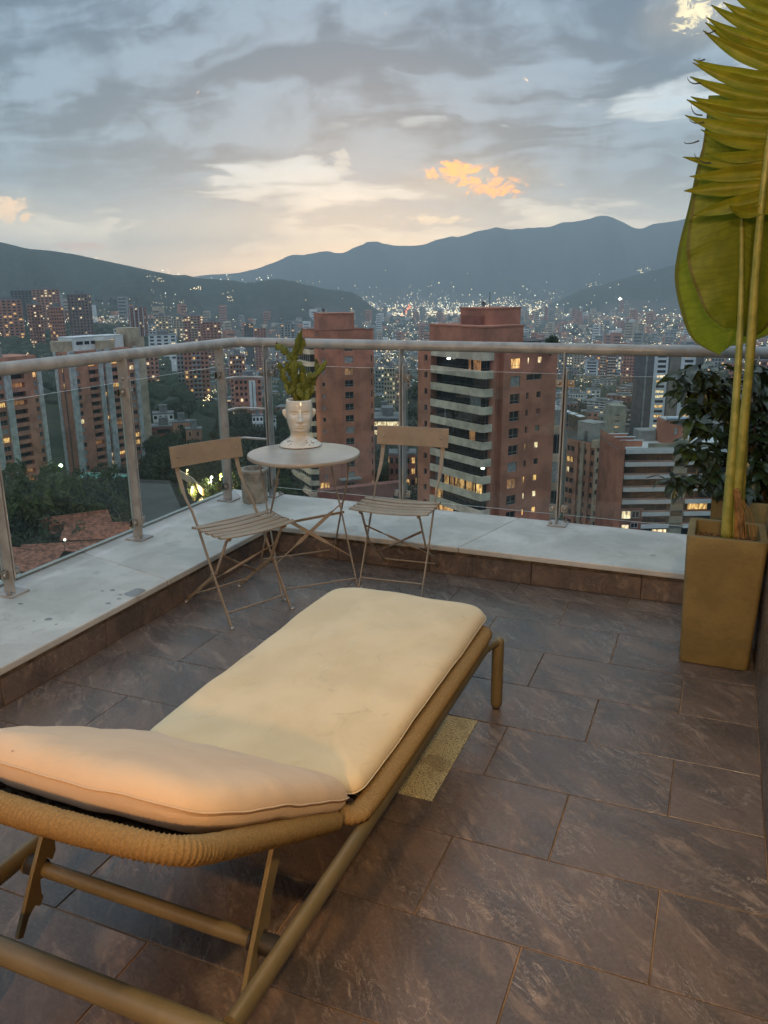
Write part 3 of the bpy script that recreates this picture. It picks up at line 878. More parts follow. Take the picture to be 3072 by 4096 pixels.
def pad_mesh(name, seed, m=CACT):
    """flat scalloped stem segment, 1 long along +Z, about .36 wide"""
    r = random.Random(seed); n = 16; vs = []; fs = []
    ph = r.random() * 6
    for i in range(n + 1):
        t = i / n
        w = .20 * (math.sin(PI * min(1, t * .93 + .05)) ** .55) * (1 + .16 * math.sin(t * 15 + ph) + .05 * math.sin(31 * t))
        w = max(w, .035)
        th = .055 * (math.sin(PI * min(1, t * .9 + .06)) ** .5) + .008
        bend = .06 * math.sin(PI * t + ph)
        for (x, y) in ((-1, 0), (-.55, -.8), (0, -1), (.55, -.8), (1, 0), (.55, .8), (0, 1), (-.55, .8)):
            vs.append((x * w, y * th + bend, t))
    for i in range(n):
        for j in range(8): fs.append((i * 8 + j, i * 8 + (j + 1) % 8, i * 8 + 8 + (j + 1) % 8, i * 8 + 8 + j))
    fs += [tuple(range(8))[::-1], tuple(n * 8 + j for j in range(8))]
    q = MB(); q.add(vs, fs); return q.mesh(name, m, True)


pads = [pad_mesh('stem_segment', s) for s in range(5)]
cactus = empty('cactus', (HX, HY, TZ + .236), 0, 'green flat-stemmed cactus growing out of the white head pot', 'cactus')
kz = lambda x, y: (1080 + x / 4.425, 1320 + y / 4.425)
chains = [([(500, 1320), (478, 1150), (380, 1030), (285, 930), (225, 800)], 0, .9), ([(225, 800), (200, 700), (160, 600)], .01, .7), ([(500, 1310), (440, 1000), (420, 760)], -.012, 1.0),
          ([(420, 760), (395, 590), (440, 430)], -.012, 1.0), ([(430, 450), (455, 300), (512, 95)], -.01, .62), ([(400, 580), (300, 430), (210, 330), (115, 280)], -.02, .8),
          ([(450, 450), (525, 340), (595, 200)], .006, .85), ([(600, 1320), (620, 1130), (640, 930)], -.02, 1.0), ([(640, 950), (745, 830), (860, 750), (965, 610)], -.012, .8),
          ([(560, 1310), (575, 1010), (600, 830), (570, 650)], .02, .9), ([(640, 1230), (720, 1030), (770, 880)], .025, .9), ([(770, 900), (815, 760), (838, 570)], .02, .6),
          ([(430, 800), (340, 730), (285, 650), (320, 600)], .02, .8), ([(600, 1300), (690, 1150), (740, 1000)], .0, 1.0), ([(520, 1280), (540, 1080), (500, 920), (520, 800)], .03, .8),
          ([(470, 640), (530, 600), (545, 560)], -.02, .9), ([(600, 960), (680, 860), (720, 760)], .03, .8), ([(440, 1050), (350, 1090), (300, 1000)], .015, .7), ([(560, 1200), (500, 1060), (530, 960)], -.03, .8)]
chains += [([(x + random.uniform(-45, 45), y + (random.uniform(-50, 30) if i else 0)) for i, (x, y) in enumerate(pl)], dep + random.uniform(-.04, .04), ws * .8) for pl, dep, ws in chains]
vd = ray(1203, 1700); vd = Vector((vd.x, vd.y, 0)).normalized()
for (pl, dep, ws) in chains:
    for a, b2 in zip(pl[:-1], pl[1:]):
        d = math.hypot(HX, HY) + dep
        A = at(*kz(*a), d) + vd * 0; B = at(*kz(*b2), d + random.uniform(-.012, .012))
        v = B - A; L = v.length * 1.2
        o = place('stem_segment', pads[random.randrange(5)], cactus)
        zax = v.normalized(); yax = (-vd + Vector((random.uniform(-.5, .5), random.uniform(-.5, .5), 0))); yax = (yax - zax * yax.dot(zax)).normalized(); xax = yax.cross(zax)
        wv = .086 * ws * random.uniform(.85, 1.15)
        S = Matrix(((xax.x, yax.x, zax.x, 0), (xax.y, yax.y, zax.y, 0), (xax.z, yax.z, zax.z, 0), (0, 0, 0, 1))) @ Matrix.Diagonal((wv * 1.3, wv * .45, L, 1))
        o.matrix_local = Matrix.Translation(A - Vector(cactus.location)) @ S
tipm = pad_mesh('dry_tip', 9, TIP)
for (x, y) in ((512, 95), (118, 275), (162, 590), (966, 605), (598, 200), (838, 565), (150, 285)):
    A = at(*kz(x, y), math.hypot(HX, HY)); o = place('dry_tip', tipm, cactus, A - Vector(cactus.location) - Vector((0, 0, .01)), (random.uniform(-.3, .3), random.uniform(-.4, .4), random.random()))
    o.scale = (.022, .02, .03)

# ================================================================== CEMENT POT IN THE CORNER
PX, PY = -2.872, 4.575
# its foot stands clear of the railing posts, on the coping
cp_ = empty('cement_pot', (PX + .03, PY - .02, COP), 0, 'empty grey cement cylinder pot on the coping corner behind the table', 'plant pot')
q = MB(); q.lathe([(.083, .0), (.086, .004), (.089, .12), (.091, .205), (.1, .212), (.1, .226), (.096, .229), (.070, .229), (.067, .222), (.064, .08), (.0005, .075)], 40)
q.build('body', CAST, cp_, angle=35)

# ================================================================== SUN LOUNGER
LXR, LXL = -.698, -1.402                     # side rails
lg = empty('sun_lounger', (-1.05, 1.85, 0), 0, 'olive beige sun lounger with rope-wrapped rim and raised backrest', 'sun lounger')


def Lp(x, y, z): return Vector((x + 1.05, y - 1.85, z))


RZC = .287
for x in (LXR, LXL):
    s = 1 if x > -1.05 else -1
    q = MB(); q.tube([Lp(x, 2.64, RZC), Lp(x, .945, RZC)], 1.0, 16, flat=(.0245, .0165)); q.build('side_rail', FRAME_PAINT, lg, angle=50)
    q = MB(); q.tube([Lp(x, 2.62, RZC - .002), Lp(x + s * .012, 2.69, RZC - .006), Lp(x + s * .028, 2.722, RZC - .008)], .017, 12); q.build('leg_bracket', FRAME_PAINT, lg, angle=50)
    zt = .298
    for (yy, xo) in ((2.725, .028), (.90, -.035)):
        q = MB(); c = Lp(x + s * xo, yy, 0); r = .0225
        q.lathe([(.004, .004), (r * .6, .006), (r * .92, .016), (r, .030), (r, zt - .022), (r * .92, zt - .010), (r * .6, zt - .002), (.004, zt)], 20, tuple(c))
        lo = q.build('leg', FRAME_PAINT, lg, angle=60)
        q = MB(); q.lathe([(.012, 0), (.014, .002), (.014, .008), (.01, .009)], 14, tuple(c)); q.build('glide', BLACK_RUBBER, lo)
q = MB(); q.tube([Lp(LXR + .030, .930, .272), Lp(LXR + .024, .930, .272), Lp(LXL - .024, .930, .272), Lp(LXL - .03, .930, .272)], [.018, .0255, .0255, .018], 18); q.build('end_bar', FRAME_PAINT, lg, angle=50)
q = MB(); q.tube([Lp(LXR - .014, 2.66, RZC - .01), Lp(LXL + .014, 2.66, RZC - .01)], .0165, 14); q.build('foot_bar', FRAME_PAINT, lg, angle=50)
YC, ZC = 1.150, .268
q = MB(); q.tube([Lp(LXR - .012, YC, ZC), Lp(LXR - .030, YC, ZC), Lp(LXL + .03, YC, ZC), Lp(LXL + .012, YC, ZC)], [.024, .0175, .0175, .024], 16); q.build('cross_bar', FRAME_PAINT, lg, angle=50)
for s in (-1, 1):
    q = MB(); xs = -1.05 + s * .290
    q.tube([Lp(xs - .004, YC, ZC), Lp(xs + s * .045, YC, ZC)], .0225, 18)
    q.tube([Lp(xs - .022, YC, ZC), Lp(xs - .016, YC, ZC)], .0225, 18); q.build('rubber_sleeve', BLACK_RUBBER, lg, angle=50)
# notched props that hold the backrest up
prop = [(0, 0), (.030, .012), (.024, .10), (.030, .135), (.042, .158), (.038, .18), (.020, .172), (.012, .19), (.016, .225), (.030, .252), (.040, .262), (.036, .282), (.018, .278), (.008, .30), (.006, .345), (-.012, .345), (-.016, .2), (-.014, .08), (-.012, 0)]
A = Lp(0, 1.225, .455); B = Lp(0, 1.045, .13); ax_ = (B - A); ax_.x = 0; ax_.normalize(); nx = Vector((0, ax_.z, -ax_.y))
nx = nx if nx.y > 0 else -nx
for s in (-1, 1):
    q = MB(); xs = s * .290
    M = Matrix(((0, 0, 1, xs), (nx.y, ax_.y, 0, A.y), (nx.z, ax_.z, 0, A.z), (0, 0, 0, 1)))
    q.prism([(a, b2) for a, b2 in prop], -.0055, .0055, M); q.build('notched_prop', FRAME_PAINT, lg, bevel=.002, seg=2)

# rope: real turns of cord round the rim tubes
ROPE = mat('rope_cord', (0.27, 0.185, 0.080), 0.8, 0.0, 260.0, col2=(0.20, 0.132, 0.052), bump=.4, bscale=600, spec=.25)


def smooth_path(pts, step, closed=False, iters=3):
    P_ = [Vector(p) for p in pts]
    for _ in range(iters):
        Qs = []
        n = len(P_)
        rngk = range(n) if closed else range(n - 1)
        if not closed: Qs.append(P_[0])
        for i in rngk:
            a, b2 = P_[i], P_[(i + 1) % n]
            Qs.append(a.lerp(b2, .25)); Qs.append(a.lerp(b2, .75))
        if not closed: Qs.append(P_[-1])
        P_ = Qs
    if closed: P_.append(P_[0])
    out_ = [P_[0]]; acc = 0
    for a, b2 in zip(P_[:-1], P_[1:]):
        L = (b2 - a).length
        if L < 1e-9: continue
        t = step - acc
        while t <= L:
            out_.append(a.lerp(b2, t / L)); t += step
        acc = (acc + L) % step if L < step - acc else (L - (t - step))
    return out_


def rope_tube(name, pts, r, flat=(1, 1), pitch=.0095, n=14, up=None, closed=False):
    path = smooth_path(pts, pitch / 4, closed)
    rs = []
    k = 1.0
    for i in range(len(path)):
        if i % 4 == 0: k = random.uniform(.985, 1.025)
        rs.append(r * k * (1 + .06 * (1 - abs(math.cos(PI * i / 4)) ** .7 * 2) * .9))
    q = MB(); q.tube(path, rs, n, flat=flat, up=up, closed=False)
    o = q.build(name, ROPE, lg, smooth=True); return o


zr = .327
Y0, Y1 = 1.515, 2.695
x0, x1 = LXL + .008, LXR - .008
rc = .06
rope_tube('rope_rim', [Lp(x1, 2.1, zr), Lp(x1, Y1 - .045, zr), Lp(x1 - .008, Y1 - .008, zr), Lp(x1 - .045, Y1, zr), Lp(-1.05, Y1, zr), Lp(x0 + .045, Y1, zr), Lp(x0 + .008, Y1 - .008, zr), Lp(x0, Y1 - .045, zr),
                       Lp(x0, Y0 + .05, zr), Lp(x0 + .01, Y0 + .008, zr), Lp(x0 + .05, Y0, zr), Lp(-1.05, Y0, zr), Lp(x1 - .05, Y0, zr), Lp(x1 - .01, Y0 + .008, zr), Lp(x1, Y0 + .05, zr), Lp(x1, 2.1, zr)], .0235, flat=(.85, 1.25))
TH = rad(30)
ct, st = math.cos(TH), math.sin(TH)
HY0, HZ0 = 1.478, .335


def Bk(u, v, w=0.0):
    """backrest plane: u across, v up the slope from the hinge, w above it"""
    return Lp(-1.05 + u, HY0 - v * ct + w * st, HZ0 + v * st + w * ct)


half = [(.300, .0), (.304, .30), (.305, .50), (.303, .585), (.290, .635), (.255, .662), (.19, .681), (.10, .695), (0, .699)]
rope_tube('backrest_rim', [Bk(u, v) for u, v in half] + [Bk(-u, v) for u, v in half[-2::-1]], .0245, flat=(1, 1), n=16)
WEB = mat('dark_woven_webbing', (0.050, 0.032, 0.016), .75, .5, 60, bump=.4)
q = MB()
for i in range(33):                              # woven cords of the backrest and the seat
    v = .02 + i * .0195; hw = .295 if v < .60 else .295 - (v - .60) * .9
    q.tube([Bk(-hw + 2 * hw * k / 12, v, -.006 + .0045 * (1 if (k + i) % 2 else -1)) for k in range(13)], .0062, 6)
for k in range(1, 12):
    u = -.288 + .576 * k / 12
    q.tube([Bk(u, .01 + i * .0195, -.006 + .004 * (1 if (k + i) % 2 == 0 else -1)) for i in range(35)], .0058, 6)
o = q.build('backrest_webbing', WEB, lg, smooth=True)
q = MB()
for i in range(42):
    y = Y0 + .025 + i * (Y1 - Y0 - .05) / 41
    q.tube([Lp(x0 + .012 + (x1 - x0 - .024) * k / 12, y, zr - .004 + .004 * (1 if (k + i) % 2 else -1)) for k in range(13)], .0062, 5)
o = q.build('seat_webbing', WEB, lg, smooth=True)
for u in (-.29, .29):
    q = MB(); q.tube([Bk(u * 1.02, .27, -.028), Bk(u * .92, .27, -.028)], .009, 10); q.build('prop_pivot', FRAME_PAINT, lg)

# ---- cushions
def fabric_mat(nm, ca, cb):
    m = bpy.data.materials.new(nm); m.use_nodes = True; nt = m.node_tree; p = nt.nodes['Principled BSDF']
    tcn = nt.nodes.new('ShaderNodeTexCoord'); v = tcn.outputs['Object']
    big = noise(nt, v, 4.2, 4, .55, .3); st_ = noise(nt, v, 9.0, 6, .7, .8); spot = noise(nt, v, 55.0, 2, .5)
    c = mixc(nt, maprange(nt, big, .35, .65), ca, cb)
    c = mixc(nt, math_n(nt, 'MULTIPLY', maprange(nt, st_, .585, .74), .42), c, (.36, .285, .17))
    c = mixc(nt, math_n(nt, 'MULTIPLY', maprange(nt, spot, .775, .79), .7), c, (.12, .08, .05))
    nt.links.new(c, p.inputs['Base Color']); p.inputs['Roughness'].default_value = .88; p.inputs['Specular IOR Level'].default_value = .2
    p.inputs['Sheen Weight'].default_value = .25; p.inputs['Sheen Roughness'].default_value = .5
    wv = nt.nodes.new('ShaderNodeTexWave'); wv.inputs['Scale'].default_value = 420; nt.links.new(v, wv.inputs[0])
    b = nt.nodes.new('ShaderNodeBump'); b.inputs['Strength'].default_value = .35; b.inputs['Distance'].default_value = .012
    hh = math_n(nt, 'ADD', math_n(nt, 'ADD', math_n(nt, 'MULTIPLY', noise(nt, v, 6.0, 3, .5, .6), .9), math_n(nt, 'MULTIPLY', noise(nt, v, 24.0, 4, .55, 1.2), .28)), math_n(nt, 'MULTIPLY', noise(nt, v, 300, 2, .6), .06))
    nt.links.new(hh, b.inputs['Height']); nt.links.new(b.outputs[0], p.inputs['Normal'])
    return m


FABRIC = fabric_mat('cream_outdoor_fabric', (.66, .54, .345), (.58, .47, .29))
LAMPLIT_CREAM = fabric_mat('lamplit_cream_fabric', (.60, .445, .30), (.55, .40, .26))  # same cream cloth, with the orange lamp light mixed into its colour


def rrect(x0, x1, y0, y1, radii, n=9):
    """rounded rectangle, radii for corners (x1,y1),(x0,y1),(x0,y0),(x1,y0), with points along the edges too"""
    pts = []
    cs = ((x1, y1, 0, radii[0]), (x0, y1, 90, radii[1]), (x0, y0, 180, radii[2]), (x1, y0, 270, radii[3]))
    for (x, y, a0, r) in cs:
        cx = x - r if x == x1 else x + r; cyy = y - r if y == y1 else y + r
        for i in range(n): a = rad(a0 + 90 * i / (n - 1)); pts.append((cx + r * math.cos(a), cyy + r * math.sin(a)))
    full = []
    m = len(pts)
    for i in range(m):
        a, b2 = pts[i], pts[(i + 1) % m]; full.append(a)
        L = math.hypot(b2[0] - a[0], b2[1] - a[1]); k = int(L / .035)
        for t in range(1, k): full.append((a[0] + (b2[0] - a[0]) * t / k, a[1] + (b2[1] - a[1]) * t / k))
    return full


def cushion(name, outline, prof_top, prof_bot, root, toworld, crown, pucker=0.0, wob=0.0, cloth=None):
    cloth = cloth or FABRIC
    """pillow lofted from an outline; prof: (inset, height)"""
    cx = sum(p[0] for p in outline) / len(outline); cyy = sum(p[1] for p in outline) / len(outline)
    hx = max(abs(p[0] - cx) for p in outline); hy = max(abs(p[1] - cyy) for p in outline)
    n = len(outline); r = random.Random(3)
    ph = [r.random() * 6 for _ in range(6)]

    def ring(inset, h, k=0.0):
        R_ = []
        for i, (x, y) in enumerate(outline):
            sx = 1 - inset / hx; sy = 1 - inset / hy
            X, Y = cx + (x - cx) * sx, cyy + (y - cyy) * sy
            z = h
            s = 2 * PI * i / n
            z += wob * (math.sin(7 * s + ph[0]) + .6 * math.sin(13 * s + ph[1]) + .4 * math.sin(23 * s + ph[2]))
            z += k * (math.sin(61 * s + ph[3]) * max(0, math.sin(5 * s + ph[4])) + .6 * math.sin(97 * s) * max(0, math.sin(3 * s + ph[5])))
            R_.append(toworld(X, Y, z))
        return R_
    vs = []; rows = []
    for (ins, h) in reversed(prof_bot): rows.append(ring(ins, h))
    for (ins, h) in prof_top: rows.append(ring(ins, h, pucker if 0.004 < ins < .05 else 0))
    # extra rings towards the centre, with the crown
    i0, h0 = prof_top[-1]
    mn = min(hx, hy)
    for k in range(1, 7):
        f = k / 7; ins = i0 + (mn - i0) * f
        rows.append([toworld(cx + (x - cx) * (1 - i0 / hx) * (1 - f), cyy + (y - cyy) * (1 - i0 / hy) * (1 - f), h0 + crown * (1 - (1 - f) ** 2) + wob * .8 * math.sin(3.1 * f * 3 + 4 * x / hx)) for (x, y) in outline])
    for rg in rows: vs += rg
    fs = []
    for i in range(len(rows) - 1):
        for k in range(n): fs.append((i * n + k, i * n + (k + 1) % n, (i + 1) * n + (k + 1) % n, (i + 1) * n + k))
    fs.append(tuple(range(n))[::-1])
    c = len(vs); vs.append(toworld(cx, cyy, h0 + crown))
    l0 = (len(rows) - 1) * n
    for k in range(n): fs.append((l0 + k, l0 + (k + 1) % n, c))
    q = MB(); q.add(vs, fs); o = q.build('body', cloth, root, smooth=True, subsurf=1)
    q = MB(); q.tube(ring(-.0015, .0, 0), .0019, 6, closed=True); q.build('piping', cloth, root, smooth=True)
    return o


sc = empty('seat_cushion', (-1.05, 1.85, .346), 0, 'long cream seat cushion lying flat on the sun lounger', 'cushion')
ol = rrect(-.334, .330, 1.548 - 1.85, 2.805 - 1.85, (.10, .10, .055, .050))
top = [(0, 0), (.002, .009), (.007, .019), (.016, .027), (.030, .033), (.060, .0365), (.11, .038)]
bot = [(.004, -.006), (.02, -.0125), (.06, -.0145)]
cushion('seat', ol, top, bot, sc, lambda x, y, z: Vector((x, y, z + .016)), .004, .0006, .0022)
hc = empty('backrest_cushion', (-1.05, 1.85, .36), 0, 'plump cream cushion leaning on the raised backrest of the sun lounger', 'cushion')
# outline in backrest coordinates (u, v)
hv = [(.315, -.045), (.318, .03), (.312, .25), (.308, .42), (.298, .53), (.262, .592), (.19, .618), (.10, .632)]
ol = smooth_path([Vector((u, v, 0)) for u, v in hv] + [Vector((-u - .025, v, 0)) for u, v in hv[::-1]] + [Vector((-.27, -.06, 0)), Vector((.27, -.06, 0))], .016, True, 3)
ol = [(p.x, p.y) for p in ol]
top = [(0, 0), (.003, .012), (.010, .025), (.022, .036), (.040, .044), (.065, .049), (.10, .052)]
bot = [(.002, -.014), (.008, -.030), (.024, -.044), (.06, -.050)]
cushion('back', ol, top, bot, hc, lambda u, v, w: Bk(u, v, w + .057 - .006 * max(0, 1 - (v + .05) / .25)) - Vector((0, 0, .36)), .006, .0022, .0020, LAMPLIT_CREAM)

# ================================================================== PLANTERS
def square_planter(name, x0, x1, y0, y1, h, taper, th, label, soil_h, zbase=0.0, m=CLAY):
    cx, cyy = (x0 + x1) / 2, (y0 + y1) / 2; hx, hy = (x1 - x0) / 2, (y1 - y0) / 2
    root = empty(name, (cx, cyy, zbase), 0, label, 'planter')
    def ringp(ax_, ay, z, r=.02, n=4):
        pts = []
        for (sx, sy, a0) in ((1, 1, 0), (-1, 1, 90), (-1, -1, 180), (1, -1, 270)):
            for i in range(n):
                a = rad(a0 + 90 * i / (n - 1)); pts.append(Vector((sx * (ax_ - r) + r * math.cos(a), sy * (ay - r) + r * math.sin(a), z)))
        return pts
    tx, ty = hx - taper, hy - taper
    rings = [ringp(tx - .012, ty - .012, 0.0), ringp(tx - .003, ty - .003, .004), ringp(tx, ty, .014)]
    for k in range(1, 6):
        f = k / 6; rings.append(ringp(tx + (hx - tx) * f, ty + (hy - ty) * f, .014 + (h - .02) * f))
    rings += [ringp(hx, hy, h - .006), ringp(hx - .002, hy - .002, h - .001), ringp(hx - .006, hy - .006, h), ringp(hx - th + .006, hy - th + .006, h, .014), ringp(hx - th + .001, hy - th + .001, h - .002, .013), ringp(hx - th, hy - th, h - .008, .012), ringp(hx - th - .006, hy - th - .006, soil_h - .04, .012)]
    vs = [p for rg in rings for p in rg]; n = len(rings[0]); fs = []
    for i in range(len(rings) - 1):
        for k in range(n): fs.append((i * n + k, i * n + (k + 1) % n, (i + 1) * n + (k + 1) % n, (i + 1) * n + k))
    fs.append(tuple(range(n))[::-1])
    q = MB(); q.add(vs, fs); q.build('body', m, root, angle=30)
    q = MB(); nx, ny = 30, 24; ax_, ay = hx - th - .003, hy - th - .003
    vs = [(-ax_ + 2 * ax_ * i / nx, -ay + 2 * ay * k / ny, soil_h + random.uniform(-.006, .008)) for k in range(ny + 1) for i in range(nx + 1)]
    fs = [(k * (nx + 1) + i, k * (nx + 1) + i + 1, (k + 1) * (nx + 1) + i + 1, (k + 1) * (nx + 1) + i) for k in range(ny) for i in range(nx)]
    q.add(vs, fs); so = q.build('soil', SOIL, root, smooth=True)
    q = MB()
    for _ in range(260):                       # bark chips and straw on the soil
        c = Vector((random.uniform(-ax_, ax_) * .95, random.uniform(-ay, ay) * .95, soil_h + .007)); a = random.random() * 6.3; L = random.uniform(.006, .02)
        d = Vector((math.cos(a), math.sin(a), random.uniform(-.2, .4))) * L
        q.strap([c - d, c + d * .2, c + d], random.uniform(.002, .005), .0015, Vector((0, 0, 1)).cross(d))
    tag(q.build('bark_chip', mat('bark_chips', (.24, .13, .045), .9, .6, 50, perobj=.2), root), kind='stuff')
    return root


# the foot of the front planter is seen at x -.036 .. .253, its rim a little wider
square_planter('tall_planter', -.058, .250, 3.385, 3.690, .572, .016, .030, 'tall square sand-coloured planter holding the banana plant', .512)
square_planter('box_planter', .026, .62, 4.19, 4.56, .365, .012, .032, 'low sand-coloured planter box on the coping holding the leafy shrub', .315, COP)

# ================================================================== BANANA PLANT
def banana_leaf_mat(name, c1, c2, tr):
    m = bpy.data.materials.new(name); m.use_nodes = True; nt = m.node_tree; nt.nodes.clear()
    out = nt.nodes.new('ShaderNodeOutputMaterial'); p = nt.nodes.new('ShaderNodeBsdfPrincipled'); t = nt.nodes.new('ShaderNodeBsdfTranslucent')
    uv = nt.nodes.new('ShaderNodeUVMap'); s = N(nt, 'ShaderNodeSeparateXYZ', Vector=uv.outputs[0])
    vv = vmath(nt, 'MULTIPLY', uv.outputs[0], (2.0, 95.0, 1.0))
    st_ = noise(nt, vv, 1.0, 3, .6, .1); bl = noise(nt, vmath(nt, 'MULTIPLY', uv.outputs[0], (3, 6, 1)), 1.4, 5, .6, .4)
    c = mixc(nt, maprange(nt, bl, .35, .65), c1, c2)
    c = mixc(nt, math_n(nt, 'MULTIPLY', maprange(nt, st_, .44, .60), .55), c, tuple(x * .55 for x in c1))
    edge = maprange(nt, math_n(nt, 'ADD', math_n(nt, 'ABSOLUTE', s.outputs[0]), math_n(nt, 'MULTIPLY', bl, .10)), .955, 1.0)
    c = mixc(nt, math_n(nt, 'MULTIPLY', edge, .8), c, (.10, .065, .02))
    nt.links.new(c, p.inputs['Base Color']); p.inputs['Roughness'].default_value = .42; p.inputs['Specular IOR Level'].default_value = .35
    nt.links.new(mixc(nt, .5, c, (.30, .34, .02)), t.inputs[0])
    b = nt.nodes.new('ShaderNodeBump'); b.inputs['Strength'].default_value = .5; b.inputs['Distance'].default_value = .004
    nt.links.new(st_, b.inputs['Height']); nt.links.new(b.outputs[0], p.inputs['Normal'])
    ms = nt.nodes.new('ShaderNodeMixShader'); ms.inputs[0].default_value = tr
    nt.links.new(p.outputs[0], ms.inputs[1]); nt.links.new(t.outputs[0], ms.inputs[2]); nt.links.new(ms.outputs[0], out.inputs[0])
    return m


LEAF_G = banana_leaf_mat('banana_leaf_green', (.24, .29, .018), (.17, .225, .016), .55)
LEAF_F = banana_leaf_mat('banana_leaf_olive_shaded', (.23, .265, .020), (.165, .205, .018), .40)  # front fold of the same leaf, its shading painted as a darker tone
LEAF_Y = banana_leaf_mat('banana_leaf_yellowing', (.34, .31, .022), (.22, .245, .020), .40)
STALK = mat('banana_stalk', (.30, .29, .07), .4, 0, 14, col2=(.18, .20, .04), bump=.35, bscale=40)
DRY = mat('dry_leaf_sheath', (.26, .14, .045), .8, .5, 20, bump=.5)
bp = empty('banana_plant', (.075, 3.54, .512), 0, 'tall banana plant with big green leaf and torn yellowing leaf', 'plant')
BO = Vector(bp.location)


def uvmesh(name, vs, fs, uvs, m, parent, solid=.0012):
    me = bpy.data.meshes.new(name); me.from_pydata([tuple(v) for v in vs], [], fs); me.materials.append(m)
    me.polygons.foreach_set('use_smooth', [True] * len(fs))
    l = me.uv_layers.new(name='UVMap')
    for lp in me.loops: l.data[lp.index].uv = uvs[lp.vertex_index]
    me.update()
    o = place(name, me, parent)
    return o


k5 = lambda x, y: (2600 + x / 1.4747, y / 1.4747)          # measured on the photo
PB = 3.62
# stalks
def pxline(pts, depth): return [aty(px, py, dd) - BO for (px, py), dd in zip(pts, depth)]


q = MB(); q.tube(smooth_path(pxline([(2898, 2160), (2912, 2000), (2935, 1700), (2957, 1400), (2966, 1150), (2972, 900)], [3.50, 3.51, 3.53, 3.56, 3.60, 3.64]), .02, False, 2), [.030] * 1 + [.0], 12) if False else None
def taper_tube(name, pts, r0, r1, m, parent, n=14):
    p_ = smooth_path(pts, .02, False, 2); k = len(p_)
    q = MB(); q.tube(p_, [r0 + (r1 - r0) * i / (k - 1) for i in range(k)], n); return q.build(name, m, parent, smooth=True)


taper_tube('stalk', pxline([(2905, 2150), (2915, 1990), (2938, 1700), (2957, 1400), (2966, 1150), (2968, 900), (2962, 700)], [3.52, 3.53, 3.55, 3.58, 3.62, 3.66, 3.68]), .023, .006, STALK, bp)
taper_tube('stalk', pxline([(2938, 2150), (2950, 1950), (2975, 1700), (3004, 1400), (3022, 1100), (3045, 820), (3072, 600), (3110, 350), (3150, 60)], [3.54, 3.54, 3.535, 3.52, 3.49, 3.46, 3.44, 3.43, 3.43]), .022, .010, STALK, bp)
taper_tube('stalk', pxline([(2960, 2140), (2968, 1960), (2985, 1700), (2990, 1400), (3010, 1100)], [3.58, 3.58, 3.59, 3.62, 3.66]), .015, .008, STALK, bp)
# the brown dead sheath at the foot
for (off, tw) in ((0, 0), (.02, 1.2), (-.012, 2.1)):
    q = MB(); pts = pxline([(2962, 2150), (2958, 2060), (2950, 1985), (2944, 1955)], [3.50 + off] * 4)
    q.strap(pts, [.05, .036, .03, .022], .004, [Vector((math.cos(tw + i * .3), math.sin(tw + i * .3), 0)) for i in range(4)]); q.build('dry_sheath', DRY, bp)
for k in range(4):
    q = MB(); x = 2962 + k * 16; q.tube(smooth_path(pxline([(2950 + k * 3, 1990), (x, 2050), (x + 6, 2150)], [3.47 - k * .01] * 3), .01, False, 2), .0018, 5); q.build('dry_strand', DRY, bp)


def blade(name, mid, left, right, m, nseg=44, nx=9, curl=0.0, cup=.03, fold=0.0, parent=bp, side_only=None):
    """leaf between a midrib polyline (bottom to tip) and its two margins (same parametrisation)"""
    vs = []; uvs = []; fs = []
    def samp(pl, t):
        x = t * (len(pl) - 1); i = min(int(x), len(pl) - 2); f = x - i
        p0, p1, p2, p3 = pl[max(0, i - 1)], pl[i], pl[i + 1], pl[min(len(pl) - 1, i + 2)]
        return .5 * ((2 * p1) + (p2 - p0) * f + (2 * p0 - 5 * p1 + 4 * p2 - p3) * f * f + (3 * p1 - p0 - 3 * p2 + p3) * f ** 3)
    cols = list(range(-nx, nx + 1))
    if side_only == 'L': cols = list(range(-nx, 1))
    if side_only == 'R': cols = list(range(0, nx + 1))
    for i in range(nseg + 1):
        t = i / nseg; c = samp(mid, t); l = samp(left, t); r_ = samp(right, t)
        for k in cols:
            f = abs(k) / nx; e = l if k < 0 else r_
            p_ = c.lerp(e, f)
            p_.y += cup * math.sin(f * PI * .5) - curl * f * f + .004 * math.sin(t * 46 + f * 3) * f
            if fold and k < 0 and f > .72: p_.y += (f - .72) * fold
            vs.append(p_); uvs.append((k / nx, t))
    w = len(cols)
    for i in range(nseg):
        for k in range(w - 1): fs.append((i * w + k, i * w + k + 1, (i + 1) * w + k + 1, (i + 1) * w + k))
    return uvmesh(name, vs, fs, uvs, m, parent)


def W(pts, depth): return [aty(px, py, depth if not isinstance(depth, (list, tuple)) else depth[i]) - BO for i, (px, py) in enumerate(pts)]


# big green leaf: outer (far) blade whose left margin shows as a bright rim
mid = W([k5(450, 2060), k5(500, 1900), k5(525, 1600), k5(530, 1300), k5(528, 1000), k5(520, 750), k5(500, 520)], 3.70)
left = W([k5(405, 2095), k5(235, 1985), k5(150, 1700), k5(158, 1500), k5(230, 1200), k5(310, 860), k5(480, 515)], 3.74)
right = W([k5(480, 2040), k5(610, 2012), k5(800, 1900), k5(900, 1550), k5(880, 1200), k5(800, 860), k5(520, 515)], 3.74)
blade('leaf_blade', mid, left, right, LEAF_G, cup=.02)
